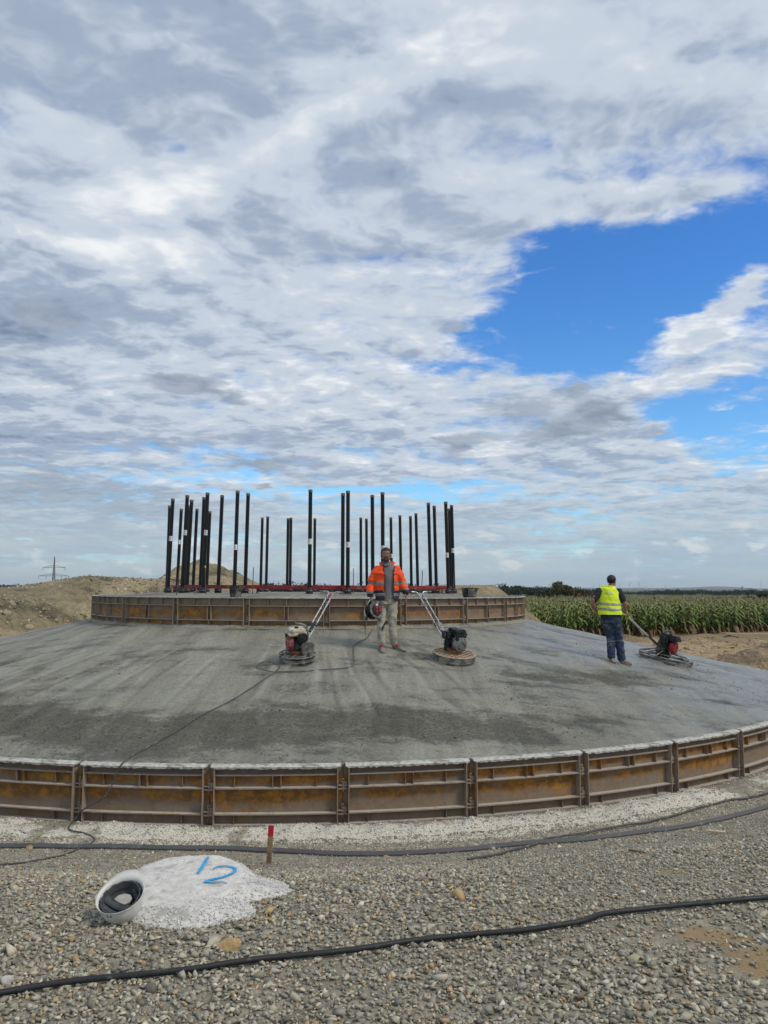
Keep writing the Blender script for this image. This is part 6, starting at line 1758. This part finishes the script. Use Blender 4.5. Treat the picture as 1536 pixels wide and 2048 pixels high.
add_tube(bm, smooth_path([e1 * .5 + axr * -.09, e1, e1 * .7 + hw * .45 + Vector((-.03, 0, 0)), hw + Vector((-.02, -.045, .0)), hw + Vector((0, 0, .012)), hw + Vector((.015, .045, 0)), hw * .5 + Vector((.05, .10, -.02)), axr * -.10], 6), .009, 8)
add_tube(bm, [hw + Vector((-.0, -.04, .012)), hw + Vector((0, .04, .012))], .014, 8)
bm_obj('carry_frame', bm, MAT['chrome'], reel, smooth=True)
bm = bmesh.new(); add_tube(bm, smooth_path([(-.13, -.05, -.06), (-.17, -.06, -.20), (-.165, -.05, -.36), (-.15, -.08, -.52)], 6), .0065, 6)
hang_c = bm_obj('loose_cable', bm, MAT['cable_grey'], reel, smooth=True)

# ---- man in the yellow vest, seen from behind
fp = hitf(1234, 1325, slabf, 8, 30)
P2 = Vector((fp.x, fp.y, 0)); P2.z = float(cone_z(P2.x, P2.y)); N2 = slab_normal(P2.x, P2.y)
K2 = F / P2.y
per2 = empty('person', P2, 'man in a yellow reflective vest and jeans, seen from behind, steering a trowel', 'person')
fwd = Vector((.50, .86, 0))
def q2(u, v, y=0.0): p = at(u, v, P2.y + y); return p - P2
bm = bmesh.new()
hC = q2(1223.5, 1162, .02)
Mh2 = head_shape(bm, hC, (.62, .78, -.10), (0.0, 0, 1), 1.0)
limb(bm, [q2(1221, 1184, .0), q2(1222.5, 1170, .01)], [.060, .056])
tc = lambda v: q2(1218 + (v - 1200) * .05, v, 0)
add_loft(bm, [(tc(v), rx, ry) for v, rx, ry in ((1240, .150, .115), (1225, .150, .11), (1210, .155, .11), (1195, .175, .11), (1182, .185, .10), (1175, .10, .08))], 20)
sL, eL, wL = q2(1198, 1183, -.02), q2(1184.5, 1206, -.04), q2(1196, 1226, .22)
sR, eR, wR = q2(1237.5, 1184, .02), q2(1248.5, 1206, .02), q2(1250.5, 1224, .16)
limb(bm, [sL, eL, wL], [.056, .044, .030]); limb(bm, [sR, eR, wR], [.056, .045, .031])
hip = [q2(1213, 1236, 0), q2(1231, 1236, 0)]; kn = [q2(1221.5, 1276, .06), q2(1238, 1276, .05)]; an = [q2(1223, 1315, 0), q2(1243, 1320, .0)]
for h_, k_, a_ in zip(hip, kn, an): limb(bm, [h_, k_, a_], [.082, .055, .038])
link('body', remesh(bm, .008, 2), MAT['skin2'], per2)
bm = bmesh.new(); hand(bm, wR, (q2(1254.5, 1231, .20) - wR), (0, 0, -1), .95, 1.12, 1); link('glove', remesh(bm, .0055, 1), MAT['glove'], per2)
bm = bmesh.new(); hand(bm, wL, Vector((.4, .5, -.6)), (1, -.4, -.3), .8, 1.1, -1); link('glove', remesh(bm, .0055, 1), MAT['glove'], per2)
# hair
bm = bmesh.new(); bmesh.ops.create_uvsphere(bm, u_segments=26, v_segments=16, radius=1, matrix=Mh2 @ Matrix.Translation((0, -.018, .030)) @ Matrix.Diagonal((.084, .100, .088, 1)))
inv_ = Mh2.inverted(); kill = []
for f_ in bm.faces:
    c_ = inv_ @ f_.calc_center_median()
    if (c_.y > .035 and c_.z < .068) or c_.z < -.050 or (c_.y > -.015 and c_.z < .012): kill.append(f_)
bmesh.ops.delete(bm, geom=kill, context='FACES')
hr = bm_obj('hair', bm, MAT['hair'], per2, smooth='all'); s_ = hr.modifiers.new('t', 'SOLIDIFY'); s_.thickness = .010; s_.offset = -1
# t-shirt with short sleeves
bm = bmesh.new()
add_loft(bm, [(tc(v), rx, ry) for v, rx, ry in ((1238, .180, .142), (1225, .172, .132), (1210, .175, .13), (1195, .185, .12), (1182, .188, .110), (1174, .11, .092), (1171, .072, .070))], 24)
limb(bm, [sL, sL.lerp(eL, .70)], [.076, .068]); limb(bm, [sR, sR.lerp(eR, .70)], [.078, .068])
link('t_shirt', remesh(bm, .011, 2, folds(.007, 8, 14)), MAT['tshirt'], per2)
# vest
bm = bmesh.new()
add_loft(bm, [(tc(v) + Vector((dx_, 0, 0)), rx, ry) for v, dx_, rx, ry in ((1231, .008, .232, .180), (1225, .004, .228, .175), (1210, .0, .212, .160), (1197, -.004, .212, .152), (1186, -.008, .200, .145), (1178, -.010, .165, .128), (1172, -.008, .115, .105), (1169, 0, .09, .09))], 30)
vm0 = remesh(bm, .010, 2, folds(.014, 9, 13, 21))
bm = bmesh.new(); bm.from_mesh(vm0); kill = []
zh = tc(1229).z; zt_ = tc(1171.5).z; cxv = tc(1185).x
armR = q2(1241, 1192, 0); armL = q2(1193, 1190, 0)
for f_ in bm.faces:
    c_ = f_.calc_center_median()
    if c_.z < zh or c_.z > zt_: kill.append(f_)
    elif ((c_.x - armR.x) / .062) ** 2 + ((c_.z - armR.z) / .115) ** 2 < 1 and c_.x > cxv: kill.append(f_)
    elif ((c_.x - armL.x) / .045) ** 2 + ((c_.z - armL.z) / .10) ** 2 < 1: kill.append(f_)
bmesh.ops.delete(bm, geom=kill, context='FACES'); bmesh.ops.delete(bm, geom=[v_ for v_ in bm.verts if not v_.link_faces], context='VERTS')
vm = bpy.data.meshes.new('vest'); bm.to_mesh(vm); bm.free(); vm.polygons.foreach_set('use_smooth', [True] * len(vm.polygons))
vo = link('vest', vm, MAT['yellow'], per2); s_ = vo.modifiers.new('t', 'SOLIDIFY'); s_.thickness = .006; s_.offset = -1
for vv in (1208, 1218.5):
    zb = tc(vv).z
    shell_of(vm, lambda c, n, zb=zb: abs(c.z - zb + .05 * (c.x - cxv)) < .022, .004, 'reflective_band', MAT['reflective'], per2)
zb = tc(1186).z
shell_of(vm, lambda c, n: abs(c.z - zb) < .022 and abs(c.x - cxv + .035) < .075 and c.y < -.03, .003, 'pale_print', M_('pale_print', (.60, .72, .25), .6, bump=0), per2)
shell_of(vm, lambda c, n: c.z > zt_ - .014 or (c.z < zh + .016), .002, 'vest_hem', MAT['yellow'], per2, .005)
# jeans
bm = bmesh.new()
add_loft(bm, [(tc(v) + Vector((.02, 0, 0)), rx, ry) for v, rx, ry in ((1246, .180, .142), (1238, .180, .142), (1230, .172, .138))], 20)
for h_, k_, a_ in zip(hip, kn, an):
    limb(bm, [h_ + Vector((0, 0, -.04)), h_.lerp(k_, .5), k_, k_.lerp(a_, .5), a_ + Vector((0, 0, .03))], [.102, .096, .082, .078, .076])
jn = remesh(bm, .010, 2, folds(.012, 12, 22, 31)); link('jeans', jn, MAT['jeans'], per2)
kz = kn[0].z - .06
shell_of(jn, lambda c, n: abs(c.z - kz - .1 * (c.x - kn[0].x)) < .008 and n.y < -.2, .003, 'knee_seam', MAT['shirt'], per2)
for hl_, to_ in ((q2(1221, 1316, .05), q2(1228, 1325, -.12)), (q2(1241, 1321, .0), q2(1262, 1329, -.03))):
    for p_ in (hl_, to_): p_.z = float(cone_z(P2.x + p_.x, P2.y + p_.y)) - P2.z
    bm = bmesh.new(); shoe(bm, hl_, to_, N2, sc=1.05); d_ = (to_ - hl_).normalized(); limb(bm, [hl_ + d_ * .05 + Vector((0, 0, .06)), hl_ + d_ * .045 + Vector((0, 0, .125))], [.050, .052])
    link('shoe', remesh(bm, .008, 2), MAT['shoe'], per2); sole(hl_, to_, N2, per2, 1.15)

# ------------------------------------------------------------------ maize
def maize(seed, lod=1):
    rg = random.Random(seed); V, Fc, C = [], [], []
    def quadstrip(pts, wid, cols):
        b0 = len(V)
        for p, w, c in zip(pts, wid, cols):
            V.append(p - w); V.append(p + w); C.append(c); C.append(c)
        for i in range(len(pts) - 1): Fc.append((b0 + 2 * i, b0 + 2 * i + 1, b0 + 2 * i + 3, b0 + 2 * i + 2))
    H = rg.uniform(1.85, 2.2)
    g = lambda: rg.uniform(.8, 1.2)
    for a in (0, PI / 2):
        w = Vector((math.cos(a), math.sin(a), 0)) * .013
        quadstrip([Vector((0, 0, 0)), Vector((0, 0, H * .5)), Vector((0, 0, H))], [w, w * .9, w * .4], [(.10, .095, .04)] * 3)
    nl = rg.randint(10, 12); a0 = rg.uniform(0, PI)
    for k in range(nl):
        t_ = k / (nl - 1); z0 = H * (.10 + .80 * t_); a = a0 + (PI if k % 2 else 0) + rg.gauss(0, .35); L = (.50 + .42 * math.sin(PI * min(1, t_ * .9 + .12))) * g()
        up = .55 + .5 * t_; dry = (t_ < .30 and rg.random() < .75) or rg.random() < .06
        c = Vector((.16, .105, .05)) * g() if dry else Vector((.085, .170, .034)).lerp(Vector((.20, .27, .07)), rg.random() * .8) * g()
        if t_ > .6 and not dry: c = c.lerp(Vector((.28, .30, .10)), .45)
        d = Vector((math.cos(a), math.sin(a), 0)); s = Vector((-math.sin(a), math.cos(a), 0)); pts = []; ws = []; cs = []
        droop = rg.uniform(.9, 1.5) * (2.3 if dry else 1)
        for j in range(6):
            q = j / 5; pts.append(Vector((0, 0, z0)) + d * L * (q * .85) + Vector((0, 0, L * (up * q - droop * q * q * .75))))
            tw = .7 * q * rg.uniform(-1, 1); ws.append((s * math.cos(tw) + Vector((0, 0, 1)) * math.sin(tw)) * .052 * math.sin(PI * min(.97, q * .88 + .14)) ** .8); cs.append(tuple(c * (.9 + .25 * q)))
        quadstrip(pts, ws, cs)
    for k in range(5):
        a = rg.uniform(0, 2 * PI); d = Vector((math.cos(a), math.sin(a), 0)); p0 = Vector((0, 0, H - .05)); ln = rg.uniform(.16, .30)
        quadstrip([p0, p0 + d * ln * .25 + Vector((0, 0, ln * .8)), p0 + d * ln * .6 + Vector((0, 0, ln * 1.0))], [Vector((-d.y, d.x, 0)) * .010] * 3, [(.30, .27, .13)] * 3)
    return np.array([v[:] for v in V]), np.array(Fc), np.array(C)


mz = [maize(s) for s in range(10)]
def rows_line(x): return 44.0 + 0.10 * (x - 10) + 5.0 * sstep(x, 14, 26) - 3.5 * (1 - sstep(x, 7.5, 12.5))
front = []
mzm = []
for v, f_, c in mz:
    me = bpy.data.meshes.new('maize_plant'); me.from_pydata(v.tolist(), [], f_.tolist()); a_ = me.attributes.new('col', 'FLOAT_COLOR', 'POINT')
    c4 = np.ones((len(v), 4), dtype=np.float32); c4[:, :3] = c; a_.data.foreach_set('color', c4.ravel()); me.materials.append(MAT['leaf']); mzm.append(me)
rgl = random.Random(4); x = 6.0; cnt = 0
while x < 30:
    y = float(rows_line(x)) + rgl.uniform(-.15, .15)
    o = bpy.data.objects.new('maize_plant', mzm[cnt % 10]); COL.objects.link(o); o.location = (x, y, float(ground_z(x, y)) - .02); o.rotation_euler = (rgl.gauss(0, .05), rgl.gauss(0, .05), rgl.uniform(0, 6.28))
    s = rgl.uniform(.76, .96); o.scale = (s * 1.05, s * 1.05, s); tag(o, 'green maize plant with drying lower leaves in the front row of the field', 'maize plant', 'front row of the maize field'); x += rgl.uniform(.14, .20); cnt += 1
pos = []
for k in range(1, 34):
    x = 5 - k * .1
    while x < 30 + k * .9:
        pos.append((x + rgl.uniform(-.05, .05), float(rows_line(x)) + k * .75 + rgl.uniform(-.1, .1))); x += rgl.uniform(.14, .22) * (1 if k < 5 else 1.5 if k < 12 else 2.6)
pos = np.array(pos); Vs, Fs, Cs = [], [], []; off_ = 0
for k in range(10):
    pp = pos[k::10]; v, f_, c = mz[k]; n_ = len(pp); an = RNG.uniform(0, 6.28, n_); s = RNG.uniform(.74, .96, n_)
    vx = (v[None, :, 0] * np.cos(an)[:, None] - v[None, :, 1] * np.sin(an)[:, None]) * s[:, None] + pp[:, 0:1]
    vy = (v[None, :, 0] * np.sin(an)[:, None] + v[None, :, 1] * np.cos(an)[:, None]) * s[:, None] + pp[:, 1:2]
    vz = v[None, :, 2] * s[:, None] + ground_z(pp[:, 0], pp[:, 1])[:, None]
    Vs.append(np.stack([vx, vy, vz], -1).reshape(-1, 3)); Cs.append(np.tile(c, (n_, 1)) * np.repeat(RNG.uniform(.8, 1.15, n_), len(v))[:, None])
    Fs.append((f_[None] + (np.arange(n_) * len(v))[:, None, None] + off_).reshape(-1, 4)); off_ += n_ * len(v)
mf = np_mesh('maize_field', np.concatenate(Vs), np.concatenate(Fs), MAT['leaf'], col=np.concatenate(Cs)); tag(mf, kind='stuff')


# ------------------------------------------------------------------ trees
def crown(rg, c, r, n, leaf, col_, jit=.35):
    """leaf clumps through an uneven volume made of several lobes"""
    lobes = [(np.array([rg.normal(0, .42) * r[0], rg.normal(0, .42) * r[1], rg.normal(0, .36) * r[2]]), rg.uniform(.35, .62)) for _ in range(9)]
    k = rg.integers(0, 9, n); P_ = np.array([lobes[i][0] for i in k]); s = np.array([lobes[i][1] for i in k])[:, None]
    d = rg.normal(size=(n, 3)); d /= np.linalg.norm(d, axis=1)[:, None]; P_ = P_ + d * (rg.random((n, 1)) ** .4) * s * np.array(r) + np.array(c)
    nrm = rg.normal(size=(n, 3)); nrm /= np.linalg.norm(nrm, axis=1)[:, None]; t1 = np.cross(nrm, rg.normal(size=(n, 3))); t1 /= np.linalg.norm(t1, axis=1)[:, None]; t2 = np.cross(nrm, t1)
    L = leaf * rg.uniform(.6, 1.3, (n, 1)); V = np.stack([P_ - t1 * L, P_ + t2 * L * .6, P_ + t1 * L, P_ - t2 * L * .6], 1).reshape(-1, 3)
    Fq = np.arange(4 * n).reshape(n, 4); C_ = np.repeat(np.array(col_)[None] * rg.uniform(1 - jit, 1 + jit, (n, 1)), 4, 0); return V, Fq, C_


def tree(name, u, vb, vt, y, wpx, label, cat, colr, n=900, leaf=None, seed=1, group=None, trunk=True):
    rg = np.random.default_rng(seed); b_ = at(u, vb, y); b_.z = float(ground_z(b_.x, b_.y)); h = at(u, vt, y).z - b_.z; w = wpx / F * y / 2
    root = empty(name, b_, label, cat, group)
    V, Fq, C_ = crown(rg, (0, 0, h * .56), (w, w, h * .44), n, leaf or w * .09, colr)
    np_mesh('crown', V, Fq, MAT['foliage'], root, col=C_)
    bm = bmesh.new(); add_tube(bm, [(0, 0, -.3), (.02 * h, 0, h * .3), (0, .02 * h, h * .6)], [h * .035, h * .028, h * .012], 7)
    for k in range(5):
        a = k * 1.3; add_tube(bm, [(0, 0, h * (.25 + .07 * k)), (w * .5 * math.cos(a), w * .5 * math.sin(a), h * (.5 + .07 * k))], [h * .014, h * .005], 5)
    bm_obj('trunk', bm, MAT['rebar'], root)


tree('bush', 1128, 1193, 1166, 240, 46, 'rounded olive brown bush above the maize, left of the man in yellow', 'bush', (.085, .080, .030), 1500, .42, 2)
tree('bush', 1092, 1193, 1182, 245, 34, 'low dark bush at the left foot of the rounded bush above the maize', 'bush', (.060, .062, .028), 600, .40, 3)
tree('bush', 1168, 1193, 1179, 245, 46, 'low reddish brown bush just left of the man in yellow, above the maize', 'bush', (.075, .058, .028), 700, .40, 4)
tree('tree', 1531, 1201, 1183, 250, 26, 'dark tree at the right picture edge above the maize', 'tree', (.030, .045, .022), 900, .4, 5)
tree('bush', 1500, 1201, 1192, 250, 22, 'small dark bush beside the tree at the right edge', 'bush', (.035, .048, .025), 400, .35, 6)
tree('bush', 1310, 1199, 1193.5, 330, 15, 'tiny dark round bush just above the maize, right of the man in yellow', 'bush', (.035, .045, .025), 200, .4, 7)


def wood(us, y, vt, vb_z, n_tree, colr, seed, name='distant_wood', leafk=.20):
    rg = np.random.default_rng(seed); Vs, Fs, Cs = [], [], []; o_ = 0
    for i in range(n_tree):
        u = us[0] + (us[1] - us[0]) * (i + rg.uniform(-.4, .4)) / max(1, n_tree - 1); yy = y * (1 + rg.uniform(0, .06)); p = at(u, 1180, yy); p.z = float(ground_z(p.x, p.y))
        top_ = at(u, np.interp(u, [q_[0] for q_ in vt], [q_[1] for q_ in vt]) + rg.normal(0, .7), yy).z; h = top_ - p.z; w = h * rg.uniform(.8, 1.3)
        V, Fq, C_ = crown(rg, (p.x, p.y, p.z + h * .52), (w, w, h * .5), 150, h * leafk * .5, np.array(colr) * rg.uniform(.75, 1.25), .3)
        Vs.append(V); Fs.append(Fq + o_); Cs.append(C_); o_ += len(V)
    tag(np_mesh(name, np.concatenate(Vs), np.concatenate(Fs), MAT['foliage'], col=np.concatenate(Cs)), kind='stuff')


wood((1005, 1215), 620, [(1005, 1174), (1030, 1173), (1060, 1173.5), (1100, 1174.5), (1150, 1177), (1215, 1180)], 0, 70, (.030, .048, .024), 11)
wood((1180, 1345), 1400, [(1180, 1184), (1240, 1184), (1285, 1182.5), (1345, 1181.5)], 0, 70, (.030, .045, .028), 12)
wood((1280, 1620), 1250, [(1280, 1183), (1330, 1180), (1400, 1179.5), (1450, 1180.5), (1480, 1179), (1560, 1180), (1620, 1180)], 0, 110, (.032, .048, .028), 13)
wood((1395, 1620), 420, [(1395, 1195.5), (1450, 1193.5), (1500, 1194), (1620, 1192)], 0, 60, (.034, .046, .026), 14)
wood((500, 760), 520, [(500, 1171.5), (530, 1169.5), (560, 1171), (588, 1168.2), (620, 1171), (700, 1172), (760, 1171)], 0, 70, (.032, .040, .026), 15)
wood((790, 1010), 700, [(790, 1171), (815, 1168), (840, 1171), (1010, 1172)], 0, 50, (.032, .045, .030), 16)
wood((0, 150), 900, [(0, 1170.5), (30, 1169.5), (60, 1171), (150, 1171)], 0, 50, (.034, .045, .030), 17)


# ------------------------------------------------------------------ pylons and wind turbines
def pylon(u, vt, y, label, arms, th=.42, yaw=.35):
    p = at(u, 1176, y); p.z = float(ground_z(p.x, p.y)); H = at(u, vt, y).z - p.z
    root = empty('electricity_pylon', p, label, 'pylon', rot=(0, 0, yaw))
    def hw(z): t_ = z / H; return (2.1 * (1 - t_) ** 1.1 + .75 * t_ ** .5 * (1 - t_) + .22) * H / 60
    bm = bmesh.new(); lv = [H * t_ for t_ in (0, .13, .25, .36, .46, .55, .63, .70, .77, .84, .91, 1.0)]
    for sx in (-1, 1):
        for sy in (-1, 1): add_tube(bm, [(sx * hw(z), sy * hw(z), z) for z in lv], th * .5, 4)
    bm_obj('lattice_legs', bm, MAT['galv'], root)
    bm = bmesh.new()
    for z0, z1 in zip(lv[:-1], lv[1:]):
        a, b_ = hw(z0), hw(z1)
        for k in range(4):
            c_, s_ = [(1, 0), (0, 1), (-1, 0), (0, -1)][k]
            P_ = lambda q, w_, z: (c_ * w_ - s_ * q * w_, s_ * w_ + c_ * q * w_, z)
            add_tube(bm, [P_(-1, a, z0), P_(1, b_, z1)], th * .28, 3); add_tube(bm, [P_(1, a, z0), P_(-1, b_, z1)], th * .28, 3); add_tube(bm, [P_(-1, b_, z1), P_(1, b_, z1)], th * .25, 3)
    bm_obj('lattice_bracing', bm, MAT['galv'], root)
    for zf_, wd in arms:
        z = H * zf_; w_ = wd
        bm = bmesh.new()
        for s in (-1, 1):
            for sy in (-1, 1): add_tube(bm, [(0, sy * hw(z), z), (s * w_, 0, z)], th * .42, 4); add_tube(bm, [(0, sy * hw(z) * .8, z + H * .065), (s * w_, 0, z)], th * .34, 4)
            for q in (.25, .5, .75): add_tube(bm, [(s * w_ * q, 0, z), (s * w_ * q, 0, z + H * .065 * (1 - q))], th * .25, 3)
        ar = bm_obj('cross_arm', bm, MAT['galv'], root)
        bm = bmesh.new()
        for s in (-1, 1):
            for q in ((1.0, .5) if zf_ < .62 else (1.0,)): add_tube(bm, [(s * w_ * q, 0, z), (s * w_ * q, 0, z - H * .075)], th * .45, 4)
        bm_obj('insulator', bm, MAT['galv'], ar)
    return root, H


pylon(106.5, 1113, 1180, 'large lattice electricity pylon with two cross arms, left above the earth bank', ((.47, 21.5), (.70, 16.0)), .68, .15)
pylon(203.5, 1149.5, 3300, 'small distant lattice pylon just right of the large one', ((.5, 14), (.7, 10)), .9, 1.3)
pylon(159, 1159, 4800, 'tiny pylon far away between the two larger pylons', ((.5, 14), (.7, 10)), .9, .5)
pylon(547, 1161, 4200, 'tiny pylon on the horizon, left one of a pair between the far pipes', ((.5, 16), (.7, 12)), 1.1, .5)
pylon(557, 1161.5, 4300, 'tiny pylon on the horizon, right one of a pair between the far pipes', ((.5, 16), (.7, 12)), 1.1, .9)


def turbine(u, vt, vb, y, label, phase):
    zb = at(u, vb, y).z; top_ = at(u, vt, y).z; Hh = (top_ - zb) * .66; Lb = (top_ - zb) * .36; p = at(u, vb, y); gz_ = float(ground_z(p.x, y)); p.z = gz_
    Hh += zb - gz_
    root = empty('wind_turbine', p, label, 'wind turbine', 'wind turbines on the horizon'); k = y / F
    bm = bmesh.new(); add_tube(bm, [(0, 0, 0), (0, 0, Hh)], [k * .85, k * .60], 8); bm_obj('tower', bm, MAT['white_paint'], root)
    bm = bmesh.new(); add_box(bm, (0, 0, Hh), (k * .9, k * 1.6, k * .8)); bm_obj('nacelle', bm, MAT['white_paint'], root)
    for j in range(3):
        a = phase + j * 2 * PI / 3; bm = bmesh.new(); d = Vector((math.sin(a), 0, math.cos(a))); c_ = Vector((0, -k * .9, Hh))
        add_tube(bm, [c_, c_ + d * Lb * .25, c_ + d * Lb], [k * .45, k * .60, k * .25], 5); bm_obj('blade', bm, MAT['white_paint'], root)


for (u, vt, vb, y, lb, ph) in ((1522, 1160, 1180, 7800, 'largest wind turbine, at the right edge of the horizon', .1), (1278, 1162.5, 1175, 9500, 'tall thin wind turbine right of the man in yellow, last clear one of three', 0),
                             (1259, 1163, 1175, 9800, 'wind turbine just right of the yellow vest shoulder, middle one of three', .5), (1240, 1163, 1175, 10000, 'wind turbine closest to the head of the man in yellow', .9),
                             (1199, 1166, 1176, 10500, 'small wind turbine just left of the head of the man in yellow', .3), (1188, 1167, 1176, 11000, 'leftmost small wind turbine by the shoulder of the man in yellow', .7),
                             (1292, 1168, 1177, 11000, 'faint small wind turbine right of the three clear ones', .2), (1306, 1169, 1177, 11500, 'faint second small wind turbine right of the three clear ones', .6),
                             (1330, 1169, 1178, 11500, 'faint turbine alone before the rounded hill', .4), (1012, 1161, 1172, 10000, 'lone wind turbine on the horizon above the maize left end', .8)):
    turbine(u, vt, vb, y, lb, ph)
